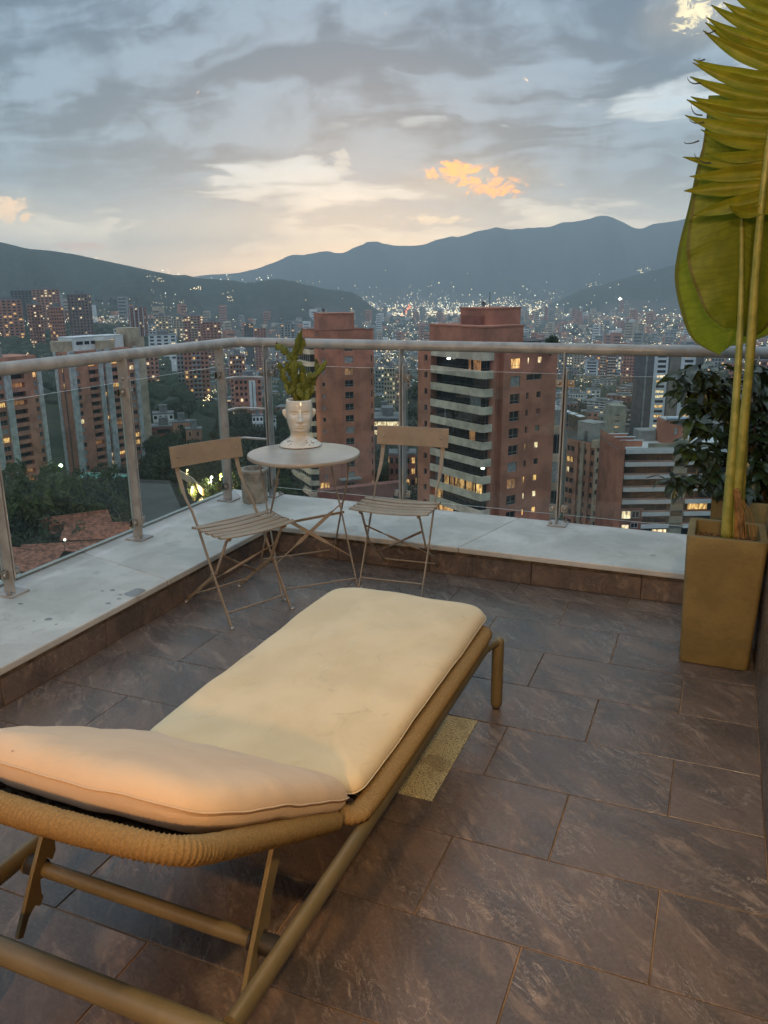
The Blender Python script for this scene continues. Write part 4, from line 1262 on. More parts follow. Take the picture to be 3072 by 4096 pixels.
# its front fold, a second blade in front with lamp shading put into its darker colour
mid = W([k5(505, 1935), k5(520, 1800), k5(530, 1550), k5(535, 1300), k5(532, 1050), k5(524, 800), k5(510, 560)], 3.655)
left = W([k5(440, 1935), k5(330, 1840), k5(232, 1600), k5(215, 1420), k5(260, 1120), k5(318, 800), k5(345, 560)], [3.60, 3.60, 3.60, 3.60, 3.61, 3.62, 3.65])
right = W([k5(545, 1985), k5(660, 1960), k5(780, 1780), k5(820, 1450), k5(800, 1150), k5(740, 850), k5(560, 510)], 3.70)
blade('leaf_blade', mid, left, right, LEAF_F, cup=.0, curl=-.015)
# torn yellowing leaf: separate ragged strips either side of its midrib
mids = [k5(640, 1262), k5(668, 1100), k5(696, 900), k5(720, 700), k5(742, 500), k5(764, 300), k5(786, 100), k5(806, -100), k5(826, -300)]
tips = [(1262, 470, 1215, .28), (1200, 250, 1270, .34), (1130, 200, 1125, .5), (1050, 235, 1045, .5), (985, 190, 920, .45), (930, 330, 905, .3), (880, 300, 770, .5), (830, 205, 680, .5), (760, 215, 590, .6),
        (690, 240, 575, .5), (620, 235, 455, .4), (560, 250, 365, .5), (500, 255, 350, .3), (440, 312, 180, .5), (375, 325, 130, .5), (310, 332, 108, .4), (250, 360, 25, .5), (190, 430, 0, .4), (130, 440, -80, .5), (70, 470, -160, .5), (0, 520, -240, .5), (-80, 540, -330, .5)]
def mid_at(y):
    ys = [p[1] for p in mids]; xs_ = [p[0] for p in mids]
    return (float(np.interp(-y, [-a for a in ys], xs_)), y)


for i, (ym, tx_, ty_, cu) in enumerate(tips):
    m0 = mid_at(ym / 1.4747 + 3); y2 = (tips[i + 1][0] if i + 1 < len(tips) else ym - 80)
    m1 = mid_at(y2 / 1.4747 - 6)
    A = aty(*m0, 3.46) - BO; B = aty(*m1, 3.46) - BO
    T = aty(*k5(tx_, ty_), 3.46 - .02 + random.uniform(-.05, .05)) - BO
    T2 = T + Vector((.015, 0, .016))
    vs = []; uvs = []; fs = []; n = 16; w = 4
    # a flat strip still lying in the plane of the blade, splitting off towards its tip
    mid_ = (A + B) / 2
    S0 = mid_ + Vector((-.02, 0, .0)); ctrl = mid_.lerp(T, .55) + Vector((0, .0, -.030 if T.z > mid_.z else -.006))
    wid0 = (B - A).length * 1.12
    lift = random.uniform(-.03, .03)
    for k in range(n + 1):
        f = k / n
        c = mid_ * (1 - f) ** 2 + ctrl * 2 * f * (1 - f) + T * f * f
        tng = ((ctrl - mid_) * (1 - f) + (T - ctrl) * f).normalized()
        up_ = Vector((0, 1, 0)).cross(tng).normalized()
        if up_.z < 0: up_ = -up_
        wdt = wid0 * (1 if f < .42 else max(.05, 1 - ((f - .42) / .58) ** 1.35 * .95))
        tw = max(0, f - .62) * cu * 2.4 * (1 if i % 2 else -1)
        for h in range(w + 1):
            g_ = h / w - .5
            d = up_ * math.cos(tw) + Vector((0, 1, 0)) * math.sin(tw)
            p_ = c + d * (wdt * g_)
            p_.y += .012 * math.cos(g_ * 2 * PI) * (1 - .5 * f) + lift * max(0, f - .35) + .05 * max(0, f - .6) ** 1.5 * (1 if i % 3 else -1)
            vs.append(p_); uvs.append((-f * .96, (ym / 1600) + g_ * .04))
    for k in range(n):
        for h in range(w): fs.append((k * (w + 1) + h, k * (w + 1) + h + 1, (k + 1) * (w + 1) + h + 1, (k + 1) * (w + 1) + h))
    uvmesh('torn_strip', vs, fs, uvs, LEAF_Y, bp)
    # right-hand side of the same leaf
    T = A + Vector((.36, .10, .16)); T2 = B + Vector((.36, .10, .16)); vs = []; uvs = []; fs = []
    for k in range(7):
        f = k / 6
        for e0, e1 in ((A, T), (B, T2)): vs.append(e0.lerp(e1, f) + Vector((0, .03 * f, -.05 * math.sin(PI * f)))); uvs.append((f, ym / 1600))
    fs = [(2 * k, 2 * k + 1, 2 * k + 3, 2 * k + 2) for k in range(6)]
    uvmesh('torn_strip', vs, fs, uvs, LEAF_Y, bp)
# dry curled threads at the torn edge
for (x, y, dx, dy) in ((230, 830, -90, 15), (250, 680, -30, -60), (240, 490, -60, -25), (265, 350, 60, 0), (330, 180, -25, 20), (300, 960, -110, -45), (260, 720, -80, -10)):
    a = aty(*k5(x + 60, y), 3.45) - BO; b2 = aty(*k5(x + 10, y + dy * .3 + 14), 3.44) - BO; c = aty(*k5(x + dx * .4, y + dy), 3.44) - BO
    q = MB(); pth = smooth_path([a, b2, c, c + Vector((.006, 0, .010))], .01, False, 2); q.strap(pth, [.007 * (1 - .8 * i / len(pth)) for i in range(len(pth))], .0008, Vector((0, .6, 1))); q.build('dry_thread', mat('dry_thread', (.06, .045, .02), .8, .4, 20), bp)

# ================================================================== LEAFY SHRUB
SHRUB = [mat('shrub_leaf_dark', (.032, .052, .020), .30, .4, 9, perobj=.35, trans=.10, spec=.6), mat('shrub_leaf_young', (.055, .085, .016), .36, .3, 9, perobj=.3, trans=.2, spec=.5)]
TWIG = mat('shrub_twig', (.06, .05, .025), .7, .3, 20)


def shrub_leaf(seed, m):
    r = random.Random(seed); n = 8; vs = []; fs = []
    wv = r.uniform(.17, .24); cv = r.uniform(.10, .28)
    for i in range(n + 1):
        t = i / n; w = wv * math.sin(PI * t ** .85) ** .9 * (1 if i < n else 0) + .004
        z = -cv * t * t + .04 * math.sin(t * 7 + seed)
        for x in (-1, -.5, 0, .5, 1): vs.append((x * w, t, z + .28 * w * abs(x) - .02 * math.sin(t * 9 + x * 2)))
    for i in range(n):
        for k in range(4): fs.append((i * 5 + k, i * 5 + k + 1, (i + 1) * 5 + k + 1, (i + 1) * 5 + k))
    q = MB(); q.add(vs, fs); return q.mesh('leaf', m, True)


lm = [shrub_leaf(s, SHRUB[0]) for s in range(4)] + [shrub_leaf(s + 10, SHRUB[1]) for s in range(2)]
sh = empty('leafy_shrub', (.30, 4.38, COP + .315), 0, 'dark green leafy shrub behind the banana stalks, in the planter box', 'shrub')
SO = Vector(sh.location)
kp = lambda x, y: (2650 + x / 2.7654, 1400 + y / 2.7654)
clusters = [  # zoomed pixel centre, size, leaves, depth, young share
    (330, 250, 110, 70, 26, 4.25, .1), (560, 240, 130, 90, 34, 4.35, .05), (250, 400, 70, 110, 18, 4.22, .1), (430, 420, 130, 100, 36, 4.32, .15), (640, 420, 120, 120, 40, 4.4, .0), (390, 600, 70, 90, 18, 4.25, .3), (600, 620, 100, 100, 26, 4.36, .0),
    (200, 330, 50, 40, 8, 4.2, .2), (470, 860, 90, 60, 16, 4.25, .2), (620, 900, 100, 80, 16, 4.3, .05), (350, 800, 40, 50, 7, 4.22, .5), (290, 1060, 80, 50, 14, 4.2, .6), (430, 1150, 90, 70, 20, 4.24, .2), (600, 1230, 100, 90, 24, 4.28, .05),
    (110, 1420, 90, 60, 15, 4.14, .6), (250, 1470, 90, 60, 16, 4.16, .15), (420, 1430, 90, 70, 18, 4.2, .05), (570, 1400, 80, 70, 14, 4.24, .0),
    (1010, 260, 110, 120, 30, 4.38, .05), (1080, 520, 90, 200, 40, 4.42, .0), (980, 800, 100, 200, 46, 4.42, .05), (1090, 1000, 90, 220, 46, 4.44, .0), (960, 1250, 110, 160, 40, 4.36, .05), (1080, 1400, 90, 160, 36, 4.34, .0), (720, 1000, 60, 200, 22, 4.42, .0), (760, 700, 60, 200, 26, 4.42, .0),
    (900, 1500, 90, 80, 16, 4.3, .1), (700, 1480, 60, 60, 10, 4.28, .0), (1250, 600, 110, 500, 60, 4.45, .0), (1240, 1300, 110, 300, 40, 4.4, .0)]
nl = 0
rest = MB()
cents = []
for (cx, cyy, sx, sy, cnt, dep, young) in clusters:
    C = aty(*kp(cx, cyy), dep) - SO; cents.append((C, cnt))
    hub = Vector((min(.02, C.x * .3), .02, min(C.z * .55, C.z - .02)))
    pth = smooth_path([Vector((random.uniform(-.05, .1), random.uniform(-.04, .04), 0)), hub, C], .03, False, 3)
    q = MB(); q.tube(pth, [.007 - .005 * i / max(1, len(pth) - 1) for i in range(len(pth))], 6); q.build('twig', TWIG, sh, smooth=True)
    for _ in range(cnt):
        px = random.gauss(cx, sx * .5); py = random.gauss(cyy, sy * .5)
        p_ = aty(*kp(px, py), dep + random.uniform(-.09, .09)) - SO
        a = random.uniform(0, 2 * PI); out_ = (p_ - C); a = math.atan2(out_.y, out_.x + 1e-4) + random.uniform(-1.0, 1.0)
        L = random.uniform(.075, .125)
        rot = (random.uniform(-.9, .25), random.uniform(-.6, .6), a - PI / 2)
        mi = random.randrange(4, 6) if random.random() < young else random.randrange(4)
        if nl < 290:
            o = place('leaf', lm[mi], sh, p_, rot); o.scale = (L, L, L); nl += 1
        else:
            M = Matrix.Translation(p_) @ Vector((0, 0, 0)).to_track_quat('Z', 'Y').to_matrix().to_4x4() if False else Matrix.LocRotScale(p_, __import__('mathutils').Euler(rot), Vector((L, L, L)))
            me = lm[mi]; rest.add([M @ v.co for v in me.vertices], [tuple(f.vertices) for f in me.polygons])
tag(rest.build('leaf', SHRUB[0], sh, smooth=True), kind='stuff')
# main stems
for k in range(5):
    x = -.06 + k * .06; q = MB(); q.tube(smooth_path([Vector((x, 0, -.02)), Vector((x * 1.3 + random.uniform(-.03, .03), .02, .3)), Vector((x * 1.6 + random.uniform(-.06, .06), .03, .75))], .03, False, 2), .008, 7); q.build('stem', TWIG, sh, smooth=True)
# dry leaf on the coping
c = atz(2612, 2222, COP + .004)
q = MB(); vs = [(-.012, -.004, 0), (0, -.003, .004), (.012, .003, .001), (-.010, .003, .003), (.001, .004, .0), (.014, .006, .004)]
q.add(vs, [(0, 1, 4, 3), (1, 2, 5, 4)]); dl = q.build('dry_leaf', mat('dead_leaf', (.05, .04, .025), .8), None, loc=tuple(c)); tag(dl, 'tiny dry curled leaf lying on the right coping', 'dead leaf')

# ================================================================== THE FLAT BEHIND THE CAMERA AND ITS LAMPS
fac = empty('flat_facade', (-1.1, YN, 0), 0, 'plastered wall of the flat behind the camera', 'facade')
q = MB(); q.box(-2.1, 1.5, -.2, -.002, -.3, 2.9); q.build('wall', mat('warm_plaster', (.50, .42, .32), .85, .15, 4, bump=.2), fac)
GLOW = mat('lamp_glass', (.9, .8, .6), .4, emit=(1.0, .62, .26), estr=6.0)


def wall_lamp(loc, normal, power, colr, r, label):
    a = math.atan2(normal[1], normal[0]) - PI / 2
    t = empty('wall_lamp', loc, a, label, 'lamp')
    q = MB(); q.box(-.05, .05, -.0005, .015, -.08, .08); q.build('back_plate', mat('lamp_metal', (.05, .045, .04), .4), t, bevel=.004)
    q = MB(); q.tube([(0, .012, .07), (0, .06, .10), (0, .10, .10)], .008, 8); q.build('arm', MATS['lamp_metal'], t, smooth=True)
    q = MB(); q.lathe([(.012, .108), (.03, .10), (.075, .06), (.078, .055), (.03, .085), (.012, .09)], 20, (0, .10, .0)); q.build('shade', MATS['lamp_metal'], t, smooth=True)
    q = MB(); q.lathe([(.004, -.005), (.02, .0), (.028, .02), (.02, .05), (.010, .085)], 16, (0, .10, .0)); b_ = q.build('bulb', GLOW, t, smooth=True)
    b_.visible_shadow = True
    ld = bpy.data.lights.new('lamp_light', 'POINT'); ld.energy = power; ld.color = colr; ld.shadow_soft_size = r
    lo = bpy.data.objects.new('lamp_light', ld); COL.objects.link(lo); lo.parent = t; lo.location = (0, .10, -.06)
    return t


wall_lamp((XR - .0005, 1.25, 2.02), (-1, 0), LAMP_A, (1.0, .68, .34), .05, 'dark metal wall lamp with warm bulb on the side wall, above the picture')
wall_lamp((-.55, YN, 1.95), (0, 1), LAMP_B, (1.0, .52, .19), .05, 'dark metal wall lamp with warm bulb on the wall behind the camera')

# ================================================================== THE VALLEY
def lerp_tab(x, xs, ys): return float(np.interp(x, xs, ys))


R_TAB = [0, 150, 250, 500, 1000, 2000, 3000, 4000, 4800, 5400, 6200, 9000]
C_TAB = [-62, -64, -67, -82, -104, -138, -152, -150, -110, -45, 30, 60]
L_TAB = [-62, -64, -64, -61, -46, -62, -100, -140, -110, -45, 30, 60]
FAR = ([-75, -60, -47, -38, -34.6, -33.4, -32.4, -30.9, -29.6, -28.7, -26.8, -25.2, -23.3, -21.4, -20.2, -17.7, -15.2, -13.4, -11, -8.9, -7.2, -5.4, -4.0, -2.9, 1.8, 20, 50],
       [1.5, 1.2, .8, .6, .88, 1.02, 1.08, 1.4, 1.84, 2.26, 2.61, 2.45, 2.89, 3.02, 2.95, 3.51, 3.89, 3.82, 4.12, 4.44, 4.51, 3.92, 4.05, 4.23, 4.43, 4.2, 3.0])
LEFT = ([-90, -70, -55, -46.8, -45.3, -44, -42.6, -41, -39.6, -37.8, -36.4, -35.7, -35.2, -34.6, -33.5, -32.7, -32, -31.3, -30.5, -29.6, -28.9, -28, -27.2, -26.6, -25.9, -25.2, -24.4, -22],
        [3.5, 3.8, 3.6, 3.05, 2.66, 2.56, 2.35, 1.99, 1.68, 1.27, .99, 1.04, .84, .79, .69, .68, .48, .55, .64, .66, .51, .36, .2, .05, -.06, -.11, -.3, -2.2])
RIGHT = ([-14, -12, -10.3, -9.7, -9, -8, -7, -6, -5, -4, -3.3, -.4, 4, 12, 30], [-2.6, -1.6, -.77, -.51, -.16, .07, .32, .61, .85, 1.13, 1.32, 1.96, 2.3, 1.6, -1])
_ph = [random.random() * 6.28 for _ in range(24)]


def fbm(a, b):
    s = 0
    for k in range(5):
        f = 1.9 ** k
        s += math.sin(a * f + _ph[k]) * math.cos(b * f * 1.13 + _ph[k + 5]) * .55 ** k
        s += .6 * math.sin((a * .7 + b * .8) * f + _ph[k + 10]) * .55 ** k
    return s


def terrain(r, azd):
    w = min(1, max(0, (-31 - azd) / 9.0)) if azd > -120 else 1.0
    w = w * w * (3 - 2 * w)
    base = lerp_tab(r, R_TAB, C_TAB) * (1 - w) + lerp_tab(r, R_TAB, L_TAB) * w
    x, y = r * math.sin(rad(azd)), r * math.cos(rad(azd))
    if r > 400: base += fbm(x / 420, y / 420) * 3.0 * min(1, (r - 400) / 900)
    z = base
    for (tab, rc, wf, wb) in ((FAR, 6600, 1700, 1500), (LEFT, 2800, 1100, 2000), (RIGHT, 3800, 750, 1000)):
        e = lerp_tab(azd, *tab)
        crest = rc * math.tan(rad(e)) + CAM_H
        d = (r - rc); t = d / (wf if d < 0 else wb)
        if abs(t) < 1:
            k = (1 - abs(t)) ** 1.25 * (1 + .30 * abs(t))
            rid = .15 * fbm(azd * (.9 if rc > 6000 else .5), r / 900.0 + azd * .3) * abs(t) * 4 * (1 - abs(t))
            h = base + max(0, crest - base) * max(0, k + rid)
            if abs(t) < .06: h = base + max(0, crest - base) * max(0, k)
            z = max(z, min(h, base + max(0, crest - base)))
    return z


def ground(x, y):
    return terrain(math.hypot(x, y), math.degrees(math.atan2(x, y)))


az_list = list(np.arange(-70, 30.01, .36)) + list(np.arange(35, 290, 6.0))
r_list = [0.0] + list(np.geomspace(40, 8000, 150))
vs = []; fs = []
for a in az_list:
    for r in r_list:
        aa = a if a <= 180 else a - 360
        vs.append((r * math.sin(rad(a)), r * math.cos(rad(a)), terrain(r, aa)))
nr, na = len(r_list), len(az_list)
for i in range(na):
    i2 = (i + 1) % na
    for k in range(nr - 1): fs.append((i * nr + k, i * nr + k + 1, i2 * nr + k + 1, i2 * nr + k))
q = MB(); q.add(vs, fs)
LAND = bpy.data.materials.new('valley_land'); LAND.use_nodes = True; nt = LAND.node_tree; p = nt.nodes['Principled BSDF']
geo = nt.nodes.new('ShaderNodeNewGeometry'); v = geo.outputs['Position']
n1 = noise(nt, v, .004, 6, .6); n2 = noise(nt, v, .03, 5, .6); n3 = noise(nt, v, .0011, 4, .5)
c = mixc(nt, maprange(nt, n2, .4, .6), (.022, .031, .018), (.040, .050, .027))
sepz = N(nt, 'ShaderNodeSeparateXYZ', Vector=v).outputs[2]
urban = math_n(nt, 'MULTIPLY', maprange(nt, n1, .44, .58), maprange(nt, sepz, -20, -75))
c = mixc(nt, math_n(nt, 'MULTIPLY', urban, .7), c, (.13, .105, .09))
c = mixc(nt, math_n(nt, 'MULTIPLY', maprange(nt, n3, .52, .62), .35), c, (.06, .055, .035))
nt.links.new(c, p.inputs['Base Color']); p.inputs['Roughness'].default_value = .95; p.inputs['Specular IOR Level'].default_value = .1
tag(q.build('terrain', LAND, smooth=True), kind='structure')

# ---- the air of the valley
hz = bpy.data.materials.new('valley_haze'); hz.use_nodes = True; nt = hz.node_tree; nt.nodes.clear()
o_ = nt.nodes.new('ShaderNodeOutputMaterial'); pv = nt.nodes.new('ShaderNodeVolumePrincipled')
pv.inputs['Color'].default_value = (.80, .91, .98, 1); pv.inputs['Density'].default_value = HAZE; pv.inputs['Anisotropy'].default_value = .2
nt.links.new(pv.outputs[0], o_.inputs['Volume'])
q = MB(); q.box(-8300, 8300, -8300, 8300, -190, 545); hb = q.build('haze', hz); tag(hb, kind='stuff')

# ================================================================== BUILDINGS
def bm_(name, c, **k): return mat(name, c, k.pop('rough', .85), k.pop('var', .25), k.pop('vscale', .25), **k)


BRICK = bm_('red_brick', (.47, .185, .115), bump=.3, bscale=6)
BRICK_D = bm_('dark_red_brick', (.29, .112, .080))
BRICK_O = bm_('orange_brick', (.48, .235, .15))
BRICK_L = bm_('left_tower_brick', (.46, .20, .13))
BUFF = bm_('buff_brick', (.46, .36, .255))
CREAM = bm_('cream_brick_band', (.62, .52, .395), vscale=.5)
PIER = bm_('ribbed_grey_concrete', (.50, .50, .485), vscale=.6)
GREYC = bm_('grey_concrete', (.30, .30, .285))
DARKC = bm_('dark_grey_cladding', (.115, .105, .10))
TAN = bm_('tan_render', (.52, .40, .28))
WHITE = bm_('white_render', (.70, .71, .70), var=.12)
OLIVE = bm_('olive_concrete', (.30, .29, .22))
SLAB = bm_('pale_slab_edge', (.62, .63, .63), var=.10)
ROOF = bm_('flat_roof_grey', (.20, .20, .20), vscale=.4)
ROOFTILE = mat('terracotta_tiles', (.30, .12, .075), .9, .5, 1.2, bump=.6, bscale=5, perobj=.25)
WFRAME = mat('window_frame', (.30, .29, .27), .5)
DARKFR = mat('dark_window_frame', (.05, .047, .045), .5)
PANE = mat('window_pane_dark', (.018, .021, .024), .08, spec=.6)
PANE_C = mat('window_pane_curtained', (.34, .34, .33), .35, .3, 2.0, spec=.5)
INSIDE = mat('dark_interior', (.022, .018, .016), .7, .6, 1.2)


def lit_mat(name, colr, strength, contrast=.75, sc=1.3):
    m = bpy.data.materials.new(name); m.use_nodes = True; nt = m.node_tree; p = nt.nodes['Principled BSDF']
    tcn = nt.nodes.new('ShaderNodeTexCoord'); oi = nt.nodes.new('ShaderNodeObjectInfo')
    v = vmath(nt, 'ADD', tcn.outputs['Object'], vmath(nt, 'SCALE', (1, .6, .3), scale=math_n(nt, 'MULTIPLY', oi.outputs['Random'], 50)))
    a = noise(nt, vmath(nt, 'MULTIPLY', v, (1.6, 1.6, .6)), sc, 4, .6, .3)
    k = maprange(nt, a, .36, .64, 1 - contrast, 1.15)
    e = mixc(nt, maprange(nt, a, .3, .7), tuple(x * y for x, y in zip(colr, (1, .72, .45))), colr)
    p.inputs['Base Color'].default_value = (.2, .15, .1, 1)
    nt.links.new(e, p.inputs['Emission Color']); nt.links.new(math_n(nt, 'MULTIPLY', k, strength), p.inputs['Emission Strength'])
    m.cycles.emission_sampling = 'NONE'
    return m


LIT_W = lit_mat('lit_window_warm', (1.0, .64, .24), 1.15)
LIT_Y = lit_mat('lit_window_pale', (1.0, .88, .58), 1.25)
LIT_M = lit_mat('lit_window_amber', (1.0, .60, .22), .62, .95, .9)
LIT_DIM = lit_mat('lit_window_dim', (.9, .45, .18), .35)
LIT_COOL = lit_mat('lit_window_cool', (.85, .95, .85), 1.2)
PT_W = mat('street_lamp_glow', (.1, .1, .1), .5, emit=(1.0, .78, .42), estr=3.6)
PT_C = mat('street_lamp_cool_glow', (.1, .1, .1), .5, emit=(.95, 1.0, .82), estr=4.0)
PT_R = mat('tail_light_glow', (.1, .1, .1), .5, emit=(1.0, .20, .06), estr=4.0)
_wcache = {}


def window_mesh(w, h, pane, bars, frame):
    key = (round(w, 2), round(h, 2), pane.name, bars, frame.name)
    if key in _wcache: return _wcache[key]
    q = MB(); f = .07
    q.mi = 0
    for (a, b2, c, d) in ((-w / 2, w / 2, 0, f), (-w / 2, w / 2, h - f, h), (-w / 2, -w / 2 + f, f, h - f), (w / 2 - f, w / 2, f, h - f)): q.box(a, b2, -.04, .03, c, d)
    if 'v' in bars: q.box(-.03, .03, -.03, .03, f, h - f)
    if 'h' in bars: q.box(-w / 2 + f, w / 2 - f, -.035, .03, h * .30, h * .30 + .06)
    q.mi = 1; q.quad((-w / 2 + f, 0, f), (w / 2 - f, 0, f), (w / 2 - f, 0, h - f), (-w / 2 + f, 0, h - f))
    me = q.mesh('window', [frame, pane]); _wcache[key] = me
    return me


def Fp(face, u, d, z, W, Dp):
    """point on a face: d = depth into the building"""
    return {'R': (u, d, z), 'L': (d, u, z), 'B': (u, Dp - d, z), 'E': (W - d, u, z)}[face]


def wall_face(q, face, u0, u1, z0, z1, holes, depth, W, Dp):
    us = sorted({u0, u1} | {x for h in holes for x in h[:2]}); zs_ = sorted({z0, z1} | {x for h in holes for x in h[2:4]})
    us = [u for u in us if u0 - 1e-6 <= u <= u1 + 1e-6]; zs_ = [z for z in zs_ if z0 - 1e-6 <= z <= z1 + 1e-6]
    hs = holes
    # merge cells per row to keep the wall light
    for za, zb in zip(zs_[:-1], zs_[1:]):
        zc = (za + zb) / 2; run = None
        row = [h for h in hs if h[2] < zc < h[3]]
        for ua, ub in zip(us[:-1], us[1:]):
            uc = (ua + ub) / 2
            inside = any(h[0] < uc < h[1] for h in row)
            if inside:
                if run is not None: q.quad(*[Fp(face, u, 0, z, W, Dp) for u, z in ((run, za), (ua, za), (ua, zb), (run, zb))]); run = None
            elif run is None: run = ua
        if run is not None: q.quad(*[Fp(face, u, 0, z, W, Dp) for u, z in ((run, za), (u1, za), (u1, zb), (run, zb))])
    for h in hs:
        d = h[4] if len(h) > 4 else depth
        c = [(h[0], h[2]), (h[1], h[2]), (h[1], h[3]), (h[0], h[3])]
        for (a, b2) in zip(c, c[1:] + c[:1]):
            q.quad(Fp(face, a[0], 0, a[1], W, Dp), Fp(face, b2[0], 0, b2[1], W, Dp), Fp(face, b2[0], d, b2[1], W, Dp), Fp(face, a[0], d, a[1], W, Dp))


def add_window(root, face, u, z, w, h, pane, W, Dp, bars='v', frame=None, depth=.22, name='window'):
    o = place(name, window_mesh(w, h, pane, bars, frame or WFRAME), root, Fp(face, u, depth, z, W, Dp), (0, 0, {'R': 0, 'L': -PI / 2, 'B': PI, 'E': PI / 2}[face]))
    return o


def along(C, azd, px, py):
    """distance from C along the compass direction azd to where the pixel's sight line crosses it"""
    v = ray(px, py); a = rad(azd); d = (math.sin(a), math.cos(a))
    det = v.x * -d[1] - v.y * -d[0]
    return (v.x * C.y - v.y * C.x) / det * -1 if False else ((C.x * v.y - C.y * v.x) / (d[1] * v.x - d[0] * v.y))


def roofbox(root, name, x0, x1, y0, y1, z0, z1, m, cap=True):
    q = MB(); q.box(x0, x1, y0, y1, z0, z1); o = q.build(name, m, root)
    if cap:
        q = MB(); q.box(x0 - .12, x1 + .12, y0 - .12, y1 + .12, z1 + .002, z1 + .22); q.build('roof_edge', m, root)
    return o

# ------------------------------------------------------------------ the red tower right of the second chair
z1_ = lambda x, y: (1640 + x / 2.676, 1380 + y / 2.676)
AZL = -56.8; AZR = 33.2
C = at(*z1_(790, 368), 126.0)
rt = empty('brick_tower', (C.x, C.y, 0), rad(90 - AZR), 'tall red brick tower with curved cream balcony bands, behind the right chair', 'apartment tower')
WL = along(C, AZL, *z1_(220, 292)); WLB = along(C, AZL, *z1_(85, 292))
eR = [along(C, AZR, *z1_(x, y)) for x, y in ((897, 300), (1003, 300), (1080, 270), (1185, 270), (1257, 222), (1283, 220), (1368, 210), (1416, 210), (1575, 215))]
TW = eR[8]; TD = WLB
FH = 2.8
zb0 = at(*z1_(790, 368), 126.0).z            # underside of the second band
zbot = -66.0
nfl = 18
floors = [zb0 + 1.22 - FH * k for k in range(nfl)]    # top of each band
zroof = zb0 + FH + 1.75
q = MB()
wr = []; wins = []
lit = {0: (LIT_W, LIT_Y, LIT_Y), 1: (PANE_C, None, PANE), 2: (PANE, PANE, PANE), 3: (PANE, PANE, BRICK_D), 4: (PANE, PANE, OLIVE), 5: (PANE, LIT_DIM, LIT_Y), 6: (PANE_C, PANE, PANE), 7: (LIT_DIM, LIT_W, LIT_W), 8: (PANE, LIT_Y, LIT_Y), 9: (PANE, LIT_W, LIT_W)}
for k in range(nfl - 2):
    zf = zb0 + FH * 1 - FH * k - .55
    a = lit.get(k, (PANE, PANE, PANE))
    z0 = zf - 1.05
    wr.append((eR[2], eR[3], z0, z0 + 1.65)); wins.append(((eR[2] + eR[3]) / 2, z0, eR[3] - eR[2], 1.65, a[0], 'vh'))
    if k == 1:
        wr.append((eR[4] - .1, eR[7], z0 + .75, z0 + 1.75)); wins.append(((eR[4] - .1 + eR[7]) / 2, z0 + .75, eR[7] - eR[4] + .1, 1.0, PANE, 'v'))
    else:
        wr.append((eR[4], eR[5], z0 + .55, z0 + 1.65)); wins.append(((eR[4] + eR[5]) / 2, z0 + .55, eR[5] - eR[4], 1.10, a[1], ''))
        wr.append((eR[6], eR[7], z0 + .62, z0 + 1.65)); wins.append(((eR[6] + eR[7]) / 2, z0 + .62, eR[7] - eR[6], 1.03, a[2], ''))
wall_face(q, 'R', eR[1], TW, zbot, zroof, wr, .24, TW, TD)
# recessed round-edged column between balconies and windows
q.quad((eR[1], 0, zbot), (eR[1], 1.0, zbot), (eR[1], 1.0, zroof), (eR[1], 0, zroof))
q.quad((eR[0], 1.0, zbot), (eR[1], 1.0, zbot), (eR[1], 1.0, zroof), (eR[0], 1.0, zroof))
q.tube([(eR[0] + .5, .95, zbot), (eR[0] + .5, .95, zroof)], .62, 14)
# brick end bay of the left side, slightly set back, with small windows
lw = []; lwin = []
u0, u1 = WL + .9, WL + 1.75
for k in range(nfl - 2):
    z0 = zb0 + FH - FH * k - 1.0; lw.append((u0, u1, z0, z0 + 1.05, .8)); lwin.append(((u0 + u1) / 2, z0))
wall_face(q, 'L', WL, TD, zbot, zroof, [(a, b2, c, d) for a, b2, c, d, _ in lw], .24, TW, TD)
q.quad((TW, 0, zbot), (TW, TD, zbot), (TW, TD, zroof), (TW, 0, zroof)); q.quad((0, TD, zbot), (TW, TD, zbot), (TW, TD, zroof), (0, TD, zroof))
# recessed wall behind the balconies
q.quad((1.5, 1.2, zbot), (1.5, WL, zbot), (1.5, WL, zroof), (1.5, WL * 0 + 1.2, zroof)); q.quad((1.5, 1.2, zbot), (eR[0], 1.2, zbot), (eR[0], 1.2, zroof), (1.5, 1.2, zroof))
q.quad((0, WL, zbot), (1.5, WL, zbot), (1.5, WL, zroof), (0, WL, zroof))
q.build('wall', BRICK, rt)
for (u, z, w, h, m, bars) in wins: add_window(rt, 'R', u, z, w, h, m if m is not None else PANE, TW, TD, bars)
for (u, z) in lwin: add_window(rt, 'L', u, z, .85, 1.05, PANE, TW, TD, '')
# curved cream bands: every balcony front is one part
def band_poly(off=0.0):
    pts = [(off, WL)]
    r = .55
    for i in range(7): a = rad(180 + 90 * i / 6); pts.append((r + (r - off) * math.cos(a), r + (r - off) * math.sin(a)))
    pts.append((eR[0] - .02, off)); return pts


